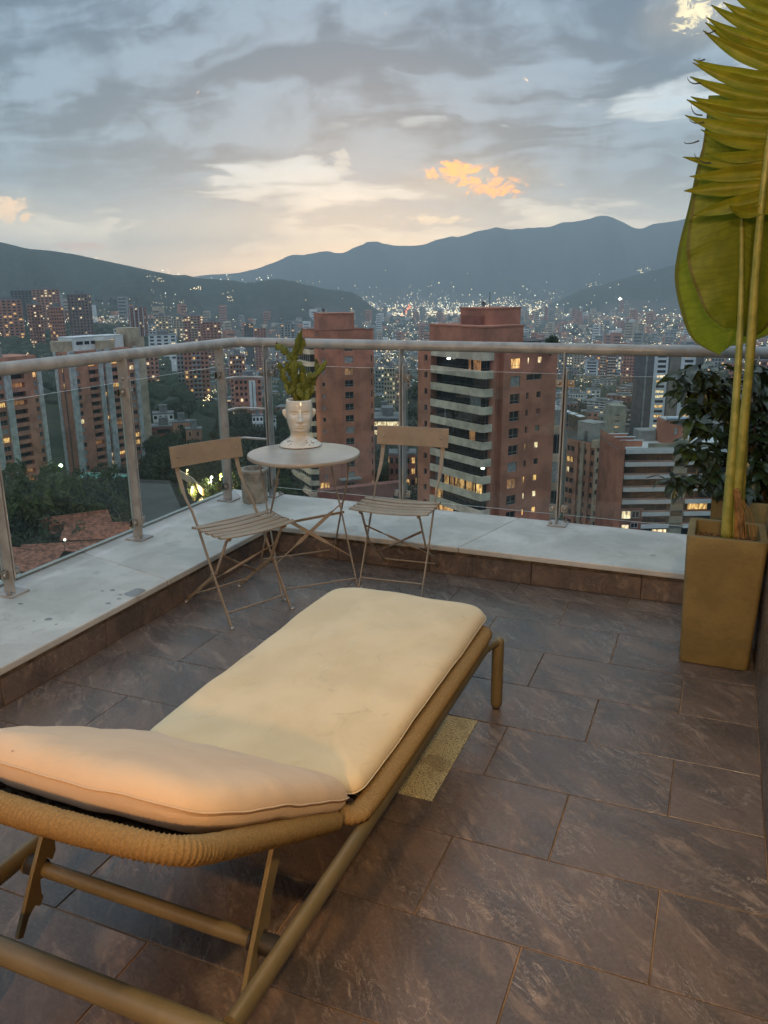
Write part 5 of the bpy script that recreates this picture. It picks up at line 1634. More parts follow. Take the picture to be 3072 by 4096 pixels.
outp = band_poly(0); inp = band_poly(.28)
poly = outp + inp[::-1]
for k in range(-1, nfl - 2):
    zt = zb0 + 1.22 - FH * k if k >= 0 else zb0 + FH + 1.75
    zb_ = zb0 - FH * k
    q = MB(); n = len(outp)
    vs = [(x, y, z) for z in (zb_, zt) for (x, y) in poly]; m_ = len(poly)
    fs = [(i, (i + 1) % m_, m_ + (i + 1) % m_, m_ + i) for i in range(m_)] + [(i, i + 1, m_ - 2 - i, m_ - 1 - i) for i in range(n - 1)] + [(m_ + i, m_ + i + 1, 2 * m_ - 2 - i, 2 * m_ - 1 - i) for i in range(n - 1)]
    q.add(vs, fs); q.build('balcony_band', CREAM, rt)
    q = MB(); q.box(.3, 1.5, .3, WL - .02, zb_ + .02, zb_ + .22); q.box(1.5, eR[0] - .05, .3, 1.2, zb_ + .02, zb_ + .22); q.build('balcony_floor', GREYC, rt)
litf = {0: [(2.2, 4.0, LIT_DIM), (4.6, 5.2, LIT_DIM)], 7: [(1.2, 2.6, LIT_W), (3.0, 5.2, LIT_M), (5.6, 8.0, LIT_M), (8.3, 9.4, LIT_DIM), (9.8, 11.0, LIT_M)], 8: [(11.4, 13.6, LIT_M)], 4: [(3.2, 4.6, LIT_DIM)], 9: [(8.5, 13.0, LIT_M)]}
curt = {2: [(2.0, 4.6)], 6: [(11.2, 13.6)], 7: [(11.6, 13.7)], 3: [(10.8, 11.2)]}
for k in range(nfl - 3):
    zt = zb0 - FH * k + FH                      # underside of the band above
    z0 = zb0 + 1.22 - FH * k
    zt2 = zb0 + FH - FH * k if k > 0 else zb0 + FH
    # glazing behind the band: mullions, rail and dark panes
    q = MB(); q.mi = 0
    xg = 1.32
    for i in range(9): yy = .9 + (WL - 1.0) * i / 8; q.box(xg - .05, xg + .05, yy - .04, yy + .04, z0 - 1.0, zt2)
    q.box(xg - .04, xg + .04, .9, WL - .1, z0 - .5, z0 - .43)
    q.mi = 1; q.quad((xg, .9, z0 - 1.0), (xg, WL - .1, z0 - 1.0), (xg, WL - .1, zt2), (xg, .9, zt2))
    q.quad((xg, .9, z0 - 1.0), (eR[0] - .1, .9, z0 - 1.0), (eR[0] - .1, .9, zt2), (xg, .9, zt2))
    q.mi = 2
    for (a, b2) in curt.get(k, []): q.quad((xg - .07, a, z0 - .9), (xg - .07, b2, z0 - .9), (xg - .07, b2, zt2), (xg - .07, a, zt2))
    mats = [DARKFR, PANE, PANE_C]
    for (a, b2, mm) in litf.get(k, []):
        mats.append(mm); q.mi = len(mats) - 1; q.quad((xg - .06, a, z0 - .9), (xg - .06, b2, z0 - .9), (xg - .06, b2, zt2 - .15), (xg - .06, a, zt2 - .15))
    q.build('balcony_glazing', mats, rt)
    q = MB(); q.tube([(.14, WL - .05, z0 + .38), (.14, .5, z0 + .38), (.22, .22, z0 + .38), (.5, .14, z0 + .38), (eR[0] - .05, .14, z0 + .38)], .03, 5)
    for i in range(8): yy = .6 + (WL - .8) * i / 7; q.box(.12, .16, yy - .02, yy + .02, z0, z0 + .38)
    q.build('balcony_rail', DARKFR, rt)
for (k, yy, m_) in ((0, 9.6, PT_C), (6, .55, PT_C)):
    q = MB(); q.lathe([(.05, 0), (.32, .1), (.32, .28), (.05, .36)], 10, (.75, yy, zb0 + FH * .62 - FH * k + .6)); q.build('balcony_lamp', m_, rt)
# roof: penthouse, stair block, terrace shed, aerial and dish
roofbox(rt, 'roof', .4, TW - .02, 1.25, TD - .02, zroof - .6, zroof - .05, ROOF, False)
zp = at(1975, 1308, 130).z
roofbox(rt, 'penthouse', .5, 9.0, 1.0, WL + 1.0, zroof - .04, zp, BRICK)
tl = [along(C, AZR, 2008, 1250)]
zt_ = at(2060, 1234, 136).z
roofbox(rt, 'stair_block', 4.2, 11.6, 4.5, 11.0, zp + .1, zt_, BRICK)
roofbox(rt, 'lift_block', 3.2, 4.2, 5.2, 9.5, zp + .1, zt_ - 1.0, BRICK_D, False)
roofbox(rt, 'terrace_roof', 9.2, 15.0, .8, 6.5, zroof + .55, zroof + .8, DARKC, False)
q = MB(); q.tube([(7, 7, zt_), (7, 7, zt_ + 2.6)], .05, 5); q.build('aerial', DARKC, rt)
q = MB(); q.tube([(4.9, 6.2, zt_), (4.9, 6.2, zt_ + .6)], .05, 5); q.lathe([(.1, 0), (.42, .12), (.42, .2), (.1, .1)], 10, M=Matrix.Translation((4.9, 6.2, zt_ + .75)) @ Matrix.Rotation(rad(70), 4, 'X')); q.build('satellite_dish', DARKC, rt)

# ------------------------------------------------------------------ the red tower behind the round table
z3_ = lambda x, y: (1100 + x / 3.95, 1230 + y / 3.95)
z4_ = lambda x, y: (1100 + x / 3.95, 1600 + y / 3.95)
AZL2, AZR2 = -46.0, 44.0
D2 = 190.0
C2 = at(*z3_(650, 700), D2)
mt = empty('brick_tower', (C2.x, C2.y, 0), rad(90 - AZR2), 'slim red brick tower with a flat windowed front, behind the table and head pot', 'apartment tower')
e2 = {x: along(C2, AZR2, *z3_(x, 800)) for x in (690, 785, 1035, 1060, 1100, 1235, 1515, 1560)}
W2 = e2[1560]; DL = 10.5
ztop2 = at(*z3_(660, 372), D2).z
zb2 = -70.0
zrow = at(*z3_(1165, 1175), D2 + 6).z         # middle of a right-hand window row
q = MB(); hr = []; wl = []
step_u = e2[1035]
for k in range(-3, 15):
    z = zrow - FH * k
    if z + .9 > ztop2 - 1.2: continue
    hr.append((e2[1100], e2[1235], z - .8, z + .8)); wl.append(('R', (e2[1100] + e2[1235]) / 2, z - .8, e2[1235] - e2[1100], 1.6, {-2: PANE_C, -1: LIT_DIM, 4: PANE_C, 8: PANE_C}.get(k, PANE), 'vh'))
    hr.append((e2[690] + .1, e2[785], z - .40, z + .55)); wl.append(('R', (e2[690] + .1 + e2[785]) / 2, z - .40, e2[785] - e2[690] - .1, .95, PANE_C if k % 3 else PANE, 'v'))
    hr.append((e2[1515], e2[1560] - .35, z - .8, z + .8)); wl.append(('R', (e2[1515] + e2[1560] - .35) / 2, z - .8, e2[1560] - .35 - e2[1515], 1.6, LIT_W if k == 9 else PANE, ''))
wall_face(q, 'R', .9, W2, zb2, ztop2, hr, .25, W2, DL)
q.tube([(.9, .9, zb2), (.9, .9, ztop2)], .9, 20)
q.quad((0, .9, zb2), (0, DL, zb2), (0, DL, ztop2), (0, .9, ztop2)); q.quad((W2, 0, zb2), (W2, DL, zb2), (W2, DL, ztop2), (W2, 0, ztop2)); q.quad((0, DL, zb2), (W2, DL, zb2), (W2, DL, ztop2), (0, DL, ztop2))
q.box(step_u - .25, step_u + .12, -.22, .002, zb2, ztop2 - .3)      # pier line
q.build('wall', BRICK, mt)
q = MB(); q.box(.02, W2 - .01, .02, DL - .01, ztop2 - .9, ztop2 - .7); q.build('roof', ROOF, mt)
q = MB(); q.box(-.1, W2 + .1, -.1, .25, ztop2, ztop2 + .2); q.box(-.1, .25, .25, DL + .1, ztop2, ztop2 + .2); q.build('roof_edge', BRICK_D, mt)
for (f_, u, z, w, h, m_, bars) in wl: add_window(mt, f_, u, z, w, h, m_, W2, DL, bars)
for k in range(-3, 15):                       # balconies on the left side, concave cream fronts
    z = zrow - FH * k - 1.2
    if z > ztop2 - 3: continue
    q = MB()
    q.prism([(-1.7, 2.2), (-1.9, 5.0), (-1.7, DL - .4), (-.02, DL - .4), (-.02, 1.2), (-1.0, 1.3)], z - .15, z + .95); q.build('balcony_band', CREAM if k < 9 else CREAM, mt)
    q = MB(); q.mi = 0
    for i in range(6): q.box(-1.2, -1.1, 1.6 + i * 1.45, 1.7 + i * 1.45, z + .95, z + FH - .15)
    q.mi = 1; q.quad((-1.05, 1.4, z + .95), (-1.05, DL - .5, z + .95), (-1.05, DL - .5, z + FH - .15), (-1.05, 1.4, z + FH - .15)); q.quad((-1.05, 1.4, z + .95), (-.02, 1.3, z + .95), (-.02, 1.3, z + FH - .15), (-1.05, 1.4, z + FH - .15))
    q.build('balcony_glazing', [WFRAME, PANE], mt)
# long stepped lower balconies running off to the left at the base
for k in range(4):
    z = at(*z4_(300, 1180), D2 - 6).z - FH * k + 1.4
    q = MB(); q.prism([(-2.2, 1.0), (-2.4, 17 + k * 1.5), (-.2, 17 + k * 1.5), (-.02, .2)], z - .1, z + 1.0); q.build('balcony_band', CREAM, mt)
    q = MB(); q.mi = 0
    for i in range(10): q.box(-1.8, -1.7, 1.5 + i * 1.7, 1.62 + i * 1.7, z - 1.7, z - .1)
    q.mi = 1; q.quad((-1.6, 1.2, z - 1.7), (-1.6, 17, z - 1.7), (-1.6, 17, z - .1), (-1.6, 1.2, z - .1)); q.quad((-1.6, 1.2, z - 1.7), (-.05, .6, z - 1.7), (-.05, .6, z - .1), (-1.6, 1.2, z - .1)); q.build('balcony_glazing', [WFRAME, PANE], mt)
q = MB(); q.box(-1.5, -.1, 10.5, 18.4, zb2, at(*z4_(300, 1180), D2 - 6).z + 1.3); q.build('side_wing', BRICK_D, mt)
q = MB(); zz_ = at(*z4_(610, 1490), D2 - 6).z
for (x, w) in ((.1, .9), (1.2, .45), (1.9, .5)): q.quad((x, -.06, zz_ - 1.1), (x + w, -.06, zz_ - 1.1), (x + w, -.06, zz_ + 1.2), (x, -.06, zz_ + 1.2))
q.build('lit_entrance', LIT_W, mt)
zt2 = at(*z3_(1000, 100), D2 + 6).z
roofbox(mt, 'stair_block', 2.6, e2[1235] + 1.6, 3.0, 8.5, ztop2 - .7, zt2, BRICK)
q = MB(); q.tube([(3.4, 4, zt2), (3.4, 4, zt2 + .7)], .05, 5); q.lathe([(.1, 0), (.45, .12), (.45, .2), (.1, .1)], 10, M=Matrix.Translation((3.4, 4, zt2 + .8)) @ Matrix.Rotation(rad(70), 4, 'X')); q.build('satellite_dish', DARKC, mt)
# porch and planted wall at its foot
q = MB(); zz_ = at(*z4_(1150, 1280), D2).z
q.box(e2[1035] - 1.2, e2[1235] + .9, -2.2, -.02, zz_, zz_ + .35); q.build('porch_roof', GREYC, mt)
q = MB(); q.box(-3, W2 + 4, -9, -6.5, zb2, at(*z4_(1400, 1400), D2 - 8).z); q.build('retaining_wall', BRICK_D, mt)


# ------------------------------------------------------------------ the two slab towers on the left
def slab_tower(name_label, corner_px, dist, azd, cols, top_px, nfl_, depth, zb, side_m, roof_fn=None, end_px=None):
    C_ = at(*corner_px, dist); W_ = along(C_, azd, *cols[-1][1])
    t = empty('slab_tower', (C_.x, C_.y, 0), rad(90 - azd), name_label, 'apartment tower')
    zt = at(*top_px, dist).z; fh = 2.7
    if end_px: depth = along(C_, azd - 90, *end_px)
    q = MB()
    q.quad((0, 0, zb), (0, depth, zb), (0, depth, zt), (0, 0, zt)); q.quad((W_, 0, zb), (W_, depth, zb), (W_, depth, zt), (W_, 0, zt)); q.quad((0, depth, zb), (W_, depth, zb), (W_, depth, zt), (0, depth, zt))
    q.quad((0, 0, zt), (W_, 0, zt), (W_, depth, zt), (0, depth, zt))
    q.build('side_wall', side_m, t)
    if end_px:                                  # the end wall: grey edge, a dark slot with a few lit panes
        q = MB(); q.box(-.3, -.02, depth * .80, depth, zb, zt); q.build('end_pier', PIER, t)
        q = MB(); q.box(-.12, -.02, depth * .40, depth * .47, zb, zt - .5); q.build('stair_slot', DARKC, t)
        for k in (1, 3, 6, 9): add_window(t, 'L', depth * .435, zt - 4 - fh * k, depth * .06, 1.9, LIT_W if k < 4 else PANE_C, W_, depth, '', DARKFR, -.16)
    u = 0.0; r = random.Random(int(dist * 10))
    main = MB(); holes = []; wins_ = []
    prev = 0.0
    for (kind, pxr) in cols:
        u1_ = along(C_, azd, *pxr); u0_ = prev; prev = u1_
        if kind == 'pier':
            q = MB(); nrib = max(2, int((u1_ - u0_) / .5))
            for i in range(nrib):
                a = u0_ + (u1_ - u0_) * i / nrib; b2 = u0_ + (u1_ - u0_) * (i + .62) / nrib
                q.box(a, b2, -.85, -.02, zb, zt + (.4 if i % 2 else .2))
            q.box(u0_ + .02, u1_ - .02, -.70, -.03, zb, zt + .1); q.build('pier', PIER, t)
        elif kind == 'buff':
            q = MB(); q.box(u0_, u1_, -.3, -.01, zb, zt + 3.4); q.build('end_wall', BUFF, t)
        elif kind in ('win', 'slot'):
            for k in range(nfl_):
                z = zt - 1.0 - fh * k - 1.5; w = (u1_ - u0_) * .86
                rr = r.random(); pm = (LIT_W if r.random() < .6 else LIT_Y) if rr < (.16 if kind == 'win' else .30) else (PANE_C if rr < .5 else PANE)
                holes.append(((u0_ + u1_) / 2 - w / 2, (u0_ + u1_) / 2 + w / 2, z, z + 1.55)); wins_.append(((u0_ + u1_) / 2, z, w, 1.55, pm, 'vh'))
        elif kind == 'balc':
            for k in range(nfl_):
                z = zt - 1.0 - fh * k - 1.55
                holes.append((u0_ + .1, u1_ - .1, z, z + 1.45, 1.4))
                rr = r.random(); pm = LIT_W if rr < .08 else (LIT_DIM if rr < .22 else PANE)
                wins_.append(((u0_ + u1_) / 2, z, u1_ - u0_ - .2, 1.45, pm, 'v', 1.38))
                q = MB(); q.box(u0_ + .02, u1_ - .02, -.32, -.02, z - 1.12, z - .02); q.build('balcony_parapet', BRICK_L, t)
    wall_face(main, 'R', 0, W_, zb, zt, holes, .25, W_, depth)
    main.build('wall', BRICK_L, t)
    for w_ in wins_:
        add_window(t, 'R', w_[0], w_[1], w_[2], w_[3], w_[4], W_, depth, w_[5], DARKFR if len(w_) > 6 else WFRAME, w_[6] if len(w_) > 6 else .24)
    if roof_fn: roof_fn(t, W_, zt)
    return t


zl = lambda x, y: (x / 2.592, 1300 + y / 2.592)
def roofD(t, W_, zt):
    roofbox(t, 'roof_house', W_ * .12, W_ * .52, 2, 9, zt + .05, zt + 4.4, WHITE)
    roofbox(t, 'roof_house', W_ * .52, W_ * .80, 3, 10, zt + .05, zt + 4.2, WHITE)
    roofbox(t, 'water_tank', W_ * .40, W_ * .60, -.1, 1.9, zt + .05, zt + 3.0, TAN, False)
    roofbox(t, 'stair_block', W_ * .84, W_ + .05, 1.5, 8, zt + .05, zt + 6.6, BUFF, False)
    roofbox(t, 'stair_block', -.02, W_ * .11, 1.5, 8, zt + .05, zt + 3.4, BUFF, False)
    for (a, b2, m_) in ((.17, .25, PANE), (.27, .33, PANE), (.35, .40, PANE), (.62, .68, LIT_W)):
        add_window(t, 'R', W_ * (a + b2) / 2, zt + 2.0, W_ * (b2 - a), 1.1, m_, W_, 20, 'v', DARKFR, 1.96 if a < .5 else 2.96, 'roof_window')


slab_tower('broad red slab tower with grey piers and white roof houses, left of the second post', zl(716, 500), 288, 8.5,
           [('pier', zl(775, 500)), ('win', zl(828, 500)), ('red', zl(918, 500)), ('balc', zl(1018, 500)), ('pier', zl(1062, 500)), ('slot', zl(1092, 500)), ('pier', zl(1150, 500)), ('balc', zl(1262, 500)), ('red', zl(1345, 500)), ('win', zl(1395, 500)), ('pier', zl(1432, 500)), ('buff', zl(1518, 500))],
           zl(716, 285), 15, 16, -70, BRICK_L, roofD, zl(578, 500))


def roofC(t, W_, zt):
    roofbox(t, 'roof_house', W_ * .30, W_ * .62, 2, 9, zt + .05, zt + 4.2, GREYC)
    roofbox(t, 'roof_parapet', W_ * .0, W_ * .98, .3, 12, zt + .05, zt + 1.5, BRICK_L, False)


slab_tower('red slab tower with ribbed grey piers cut off by the left edge of the picture', (-190, 1493), 262, 8.5,
           [('balc', (-130, 1493)), ('red', (-85, 1493)), ('win', (-60, 1493)), ('pier', (-30, 1493)), ('slot', (8, 1493)), ('pier', (35, 1493)), ('balc', (95, 1493)), ('red', (128, 1493)), ('win', (144, 1493)), ('pier', (160, 1493))],
           (-190, 1470), 15, 16, -70, PIER, roofC)


# ------------------------------------------------------------------ white-banded block behind the planters
kw = lambda x, y: (2200 + x / 2.7654, 1350 + y / 2.7654)
DW = 172.0
AZW = 66.5
CW = at(*kw(845, 1270), DW)
wb = empty('banded_block', (CW.x, CW.y, 0), rad(90 - AZW), 'brown apartment block with long white balcony bands, behind the planters', 'apartment block')
uA = along(CW, AZW, *kw(760, 1270)); uB = along(CW, AZW, *kw(1385, 1270)); uC = along(CW, AZW, *kw(1545, 1270)); uD = along(CW, AZW, *kw(2150, 1270))
zts = at(*kw(845, 1240), DW).z
zbW = -75
q = MB()
q.quad((uA, 0, zbW), (uA, 14, zbW), (uA, 14, zts + 2), (uA, 0, zts + 2)); q.quad((uA, 0, zbW), (-.3, 0, zbW), (-.3, 0, zts + 2), (uA, 0, zts + 2))
q.box(-.3, uD, 1.6, 14, zbW, zts - .05); q.build('wall', BRICK, wb)
q = MB(); q.box(uA - .1, uD, -.1, 14.1, zts + 2.01, zts + 2.3) if False else None
q.box(uB + .1, uC - .1, .3, 1.59, zbW, zts + 1.8); q.build('stair_strip', OLIVE, wb)
for k in range(9):
    q = MB(); zz_ = zts - 2.72 * k
    q.box(uB + .3, uC - .3, .22, .29, zz_ - 1.0, zz_ + .2); q.build('stair_glazing', PANE if k % 2 else DARKC, wb)
for k in range(9):
    z = zts - 2.72 * k
    for (a, b2, nm) in ((-.1, uB, 0), (uC, uD, 1)):
        if nm == 0 and k >= 5: a = along(CW, AZW, *kw(1015, 1950))
        q = MB(); q.box(a, b2, -.12, .14, z - .88, z); q.build('balcony_band', SLAB, wb)
        q = MB(); q.box(a, b2, .15, 1.58, z - 1.0, z - .75); q.build('balcony_floor', GREYC, wb)
        q = MB(); q.mi = 0
        nm_ = int((b2 - a) / 2.2)
        for i in range(nm_ + 1): xx = a + .1 + (b2 - a - .2) * i / nm_; q.box(xx - .05, xx + .05, 1.42, 1.5, z - 2.75, z - 1.0)
        q.mi = 1; q.quad((a, 1.52, z - 2.75), (b2, 1.52, z - 2.75), (b2, 1.52, z - 1.0), (a, 1.52, z - 1.0))
        mats = [DARKFR, PANE]
        if (k, nm) == (4, 1): mats.append(LIT_W); q.mi = 2; q.quad((a + 1.2, 1.40, z - 2.6), (a + 5.4, 1.40, z - 2.6), (a + 5.4, 1.40, z - 1.1), (a + 1.2, 1.40, z - 1.1))
        if (k, nm) == (6, 0): mats.append(LIT_Y); q.mi = 2; q.quad((a + 3.0, 1.40, z - 2.6), (a + 7.5, 1.40, z - 2.6), (a + 7.5, 1.40, z - 1.6), (a + 3.0, 1.40, z - 1.6))
        q.build('balcony_glazing', mats, wb)
        if nm == 0:
            q = MB(); q.tube([(a, 0, z + .35), (b2, 0, z + .35)], .025, 5); q.build('balcony_rail', SLAB, wb)
for (px, py, w, h, m_) in ((843, 1953, 2.0, 1.75, LIT_Y), (945, 1955, 1.6, 1.5, PANE), (830, 2085, 1.6, 1.0, LIT_Y), (930, 2075, 1.5, 1.1, PANE)):
    u = along(CW, AZW, *kw(px, py)); zz_ = at(*kw(px, py), DW + 1).z
    q = MB(); q.box(u - w / 2 - .8, u + w / 2 + .8, .02, .2, zz_ - 1.4, zz_ + 1.35); q.build('wall_panel', BRICK_D, wb)
    add_window(wb, 'R', u, zz_ - h / 2, w, h, m_, uD, 14, 'v', SLAB, -.02)
# roof terrace, railings, brick lift house with shiny duct
q = MB(); q.box(uA, uD, .2, 13.9, zts - .04, zts + .25); q.build('roof', SLAB, wb)
for (a, b2, y, m_) in ((uA, uB * .38, 2.0, BRICK), (uA, uB * .34, 6.0, BRICK_D), (uA, uB * .3, 10, BRICK)):
    q = MB(); q.box(a, b2, y, y + .3, zts + .26, zts + 1.5); q.build('roof_wall', m_, wb)
    q = MB(); q.box(a, b2 + .3, y - .06, y + .36, zts + 1.501, zts + 1.62); q.build('roof_wall_cap', SLAB, wb)
q = MB(); q.box(uB * .45, uD, .3, .5, zts + .26, zts + 1.2); q.build('roof_parapet', OLIVE, wb)
ua, ub = along(CW, AZW, *kw(1340, 1100)), along(CW, AZW, *kw(1560, 1100))
zl_ = at(*kw(1340, 935), DW + 6).z
roofbox(wb, 'lift_house', ua, ub + 1.2, 4.5, 9, zts + .2, zl_, BRICK, False)
q = MB(); q.box(ua + .3, ub + 1, 4.3, 9.2, zl_ + .01, zl_ + .25); q.tube([(ua + .6, 5, zl_ + .55), (ub + .6, 5, zl_ + .55)], .3, 10); q.build('roof_duct', mat('shiny_duct', (.6, .65, .7), .2, metal=.8), wb)
add_window(wb, 'R', (ua + ub) / 2 + .5, zts + 2.2, .8, 1.6, PANE_C, uD, 14, '', BRICK_D, 4.47, 'lift_window')
roofbox(wb, 'roof_shed', uB * .5, ua - .3, 8, 12, zts + .2, zts + 2.5, GREYC, False)

# ------------------------------------------------------------------ orange brick tower left of it
DO = 205.0
AZO_R = 33.0
CO = at(*kw(500, 1200), DO)
ob = empty('orange_tower', (CO.x, CO.y, 0), rad(90 - AZO_R), 'orange brick tower with pale corner and grey roof room, right of the railing post', 'apartment tower')
WO = along(CO, AZO_R, *kw(655, 1200)); LO = along(CO, AZO_R - 90, *kw(185, 1200))
zo = at(*kw(500, 1130), DO).z; zbo = -78
q = MB(); hr = []; hl = []; ws = []
for k in range(13):
    z = zo - 3.3 - 2.8 * k
    for (f_, w) in ((.25, .16), (.62, .16)):
        hr.append((WO * (f_ - w / 2), WO * (f_ + w / 2), z, z + 1.3)); ws.append(('R', WO * f_, z, WO * w, 1.3, LIT_DIM if k == 5 and f_ < .3 else PANE))
for k in range(13):
    z = zo - 4.2 - 2.8 * k
    for i, f_ in enumerate((.08, .30, .52, .70, .80, .93)):
        w = 1.0 if i not in (2,) else .45
        hl.append((LO * f_ - w / 2, LO * f_ + w / 2, z, z + 1.4)); ws.append(('L', LO * f_, z, w, 1.4, (LIT_W if k == 1 and i >= 4 else LIT_Y if k == 2 and i == 5 else PANE)))
wall_face(q, 'L', 0, LO, zbo, zo - 1.0, hl, .22, WO, LO)
q.quad((WO, 0, zbo), (WO, LO, zbo), (WO, LO, zo), (WO, 0, zo)); q.quad((0, LO, zbo), (WO, LO, zbo), (WO, LO, zo - 1), (0, LO, zo - 1)); q.build('wall', BRICK_O, ob)
q = MB(); wall_face(q, 'R', 0, WO, zbo, zo, hr, .22, WO, LO); q.build('pale_wall', TAN, ob)
for (f_, u, z, w, h, m_) in ws: add_window(ob, f_, u, z, w, h, m_, WO, LO, 'v' if w > .6 else '')
for f_ in (.18, .40, .61):
    q = MB(); q.box(-.45, -.01, LO * f_ - .55, LO * f_ + .55, zbo, zo - 1.2); q.build('pilaster', BUFF if f_ == .40 else BRICK_O, ob)
q = MB(); q.box(-.3, WO + .3, -.3, 1.0, zo - 2.2, zo - .2); q.box(WO - .6, WO + .35, 1.0, 3, zo - 2.2, zo - .2); q.build('corner_fin', TAN, ob)
q = MB(); q.box(.1, WO - .1, 1.1, LO - .1, zo - 1.2, zo - .98); q.build('roof', DARKC, ob)
zr_ = at(*kw(420, 935), DO + 5).z
roofbox(ob, 'roof_room', .8, WO - .2, 1.5, LO * .72, zo - .97, zr_, GREYC)
q = MB()
for i in range(3): q.prism([(1.2, 2.2 + i * 2.4), (3.2, 2.2 + i * 2.4), (3.2, 4.0 + i * 2.4), (1.2, 4.0 + i * 2.4)], zr_ + .5, zr_ + .6, Matrix.Rotation(rad(8), 4, 'X'))
q.build('skylight', SLAB, ob)
q = MB(); q.box(.70, .79, 3.4, 4.3, zo - .95, zo + 1.6); q.build('roof_door', DARKC, ob)

# grey block squeezed between the red tower and the orange one
DG = 178
CG = at(2212, 1600, DG)
gb = empty('grey_block', (CG.x, CG.y, 0), rad(90 - 67), 'narrow grey block with tan floor bands, just right of the red tower', 'apartment block')
WG = along(CG, 67, 2262, 1600)
zg = at(2230, 1640, DG).z
q = MB(); q.box(0, WG, 0, 10, zbo, zg); q.build('wall', GREYC, gb)
for k in range(7):
    q = MB(); q.box(-.1, WG + .1, -.2, -.01, zg - 5.2 - 6.4 * k, zg - 3.4 - 6.4 * k); q.build('floor_band', TAN, gb)
    q = MB(); q.quad((.4, -.03, zg - 9.6 - 6.4 * k), (WG - .4, -.03, zg - 9.6 - 6.4 * k), (WG - .4, -.03, zg - 5.5 - 6.4 * k), (.4, -.03, zg - 5.5 - 6.4 * k)); q.build('glazing', PANE_C if k % 2 else PANE, gb)

# ------------------------------------------------------------------ grey high-rise seen above the white bands
DH = 470.0
CH = at(2578, 1500, DH); AZH = 66.0
hr_ = empty('grey_high_rise', (CH.x, CH.y, 0), rad(90 - AZH), 'tall grey high-rise with pale window strips, behind the shrub', 'apartment tower')
fr = {x: along(CH, AZH, x, 1500) for x in (2600, 2612, 2668, 2718, 2776, 2815)}
zt_ = at(2650, 1392, DH).z
q = MB(); q.box(0, fr[2815], 0, 18, -110, zt_); q.build('wall', DARKC, hr_)
q = MB(); q.box(.2, fr[2600] * .3, -.5, -.02, -110, zt_); q.box(fr[2815] - .8, fr[2815], -.5, -.02, -110, zt_); q.build('metal_fin', GREYC, hr_)
for (a, b2) in ((fr[2612], fr[2668]), (fr[2718], fr[2776])):
    q = MB(); hs_ = []; zz_ = zt_ - 1.2; ws = []
    while zz_ > -100:
        hs_.append((a + .26 * (b2 - a), a + .86 * (b2 - a), zz_ - 1.5, zz_)); ws.append(zz_ - 1.5); zz_ -= 2.75
    wall_face(q, 'R', a, b2, -110, zt_ + .3, hs_, .3, 0, 0)
    me = q.mesh('window_strip', OLIVE if False else SLAB); st_ = place('window_strip', me, hr_, (0, -.45, 0))
    for z in ws:
        rr = random.random(); pm = LIT_W if rr < .16 else (LIT_Y if rr < .34 else PANE)
        add_window(hr_, 'R', a + .56 * (b2 - a), z, .6 * (b2 - a), 1.5, pm, 0, 0, '', DARKFR, -.2)
q = MB(); q.box(fr[2668] + 1.0, fr[2718] - .2, -.3, -.02, -110, zt_); q.build('stone_strip', bm_('brown_strip', (.22, .185, .145)), hr_)
# beige narrow tower and its sloping neighbour
DB = 430
CB = at(2446, 1700, DB)
bt = empty('beige_tower', (CB.x, CB.y, 0), rad(90 - 66), 'narrow olive beige tower with slit windows, left of the grey high-rise', 'apartment tower')
WB = along(CB, 66, 2502, 1700); zt_ = at(2475, 1626, DB).z
q = MB(); hs_ = []
for k in range(11): hs_.append((WB * .22, WB * .55, zt_ - 5 - 3.1 * k, zt_ - 4.3 - 3.1 * k))
wall_face(q, 'R', 0, WB, -110, zt_, hs_, .3, WB, 12); q.box(.0, WB, .31, 12, -110, zt_ - .01); q.build('wall', OLIVE, bt)
for k, h in enumerate(hs_): add_window(bt, 'R', (h[0] + h[1]) / 2, h[2], h[1] - h[0], .7, LIT_W if k in (2, 5) else PANE, WB, 12, '', DARKFR, .28)

# ================================================================== TOWERS OF THE MIDDLE DISTANCE
def block_meshes(W, Dp, H, wallm, nx, ny, r, lit=.16, style='grid', band=None, winw=.55):
    """(wall mesh, dark windows, lit windows) of a plain tower with its foot at z = 0, front on -Y"""
    fh = 2.9; nf = max(2, int((H - 1.5) / fh))
    q = MB(); q.box(-W / 2, W / 2, 0, Dp, -12, H)
    q.mi = 1; q.box(-W / 2 - .12, W / 2 + .12, -.12, Dp + .12, H, H + .5); q.box(-W * .18, W * .22, Dp * .3, Dp * .7, H + .5, H + 3.4)
    q.mi = 2
    if style in ('balc', 'mix'):
        for k in range(nf):
            z = H - 1.9 - fh * k
            q.box(-W * .47 if style == 'balc' else -W * .2, W * .47 if style == 'balc' else W * .2, -.9, -.01, z - 1.15, z - .15)
    if style == 'fin':
        for i in range(4): x = -W * .42 + W * .84 * i / 3; q.box(x - .5, x + .5, -.5, -.01, -5, H)
    d = MB(); l = MB()
    for k in range(nf):
        z = H - 1.8 - fh * k
        for i in range(nx):
            x = -W / 2 + W * (i + .5) / nx; w = W / nx * winw
            hh = 1.45
            t = l if r.random() < lit * .62 else d
            if style in ('balc',): t.box(x - w * .5, x + w * .5, -.12, -.02, z - .1, z + 1.2)
            else: t.box(x - w / 2, x + w / 2, -.10, -.02, z - .4, z - .4 + hh)
        for i in range(ny):
            y = Dp * (i + .5) / ny; w = Dp / ny * winw * .8
            for sx in (-1, 1):
                t = l if r.random() < lit * .62 else d
                t.box(min(sx * (W / 2 + .02), sx * (W / 2 + .10)), max(sx * (W / 2 + .02), sx * (W / 2 + .10)), y - w / 2, y + w / 2, z - .4, z + 1.05)
    return q, d, l


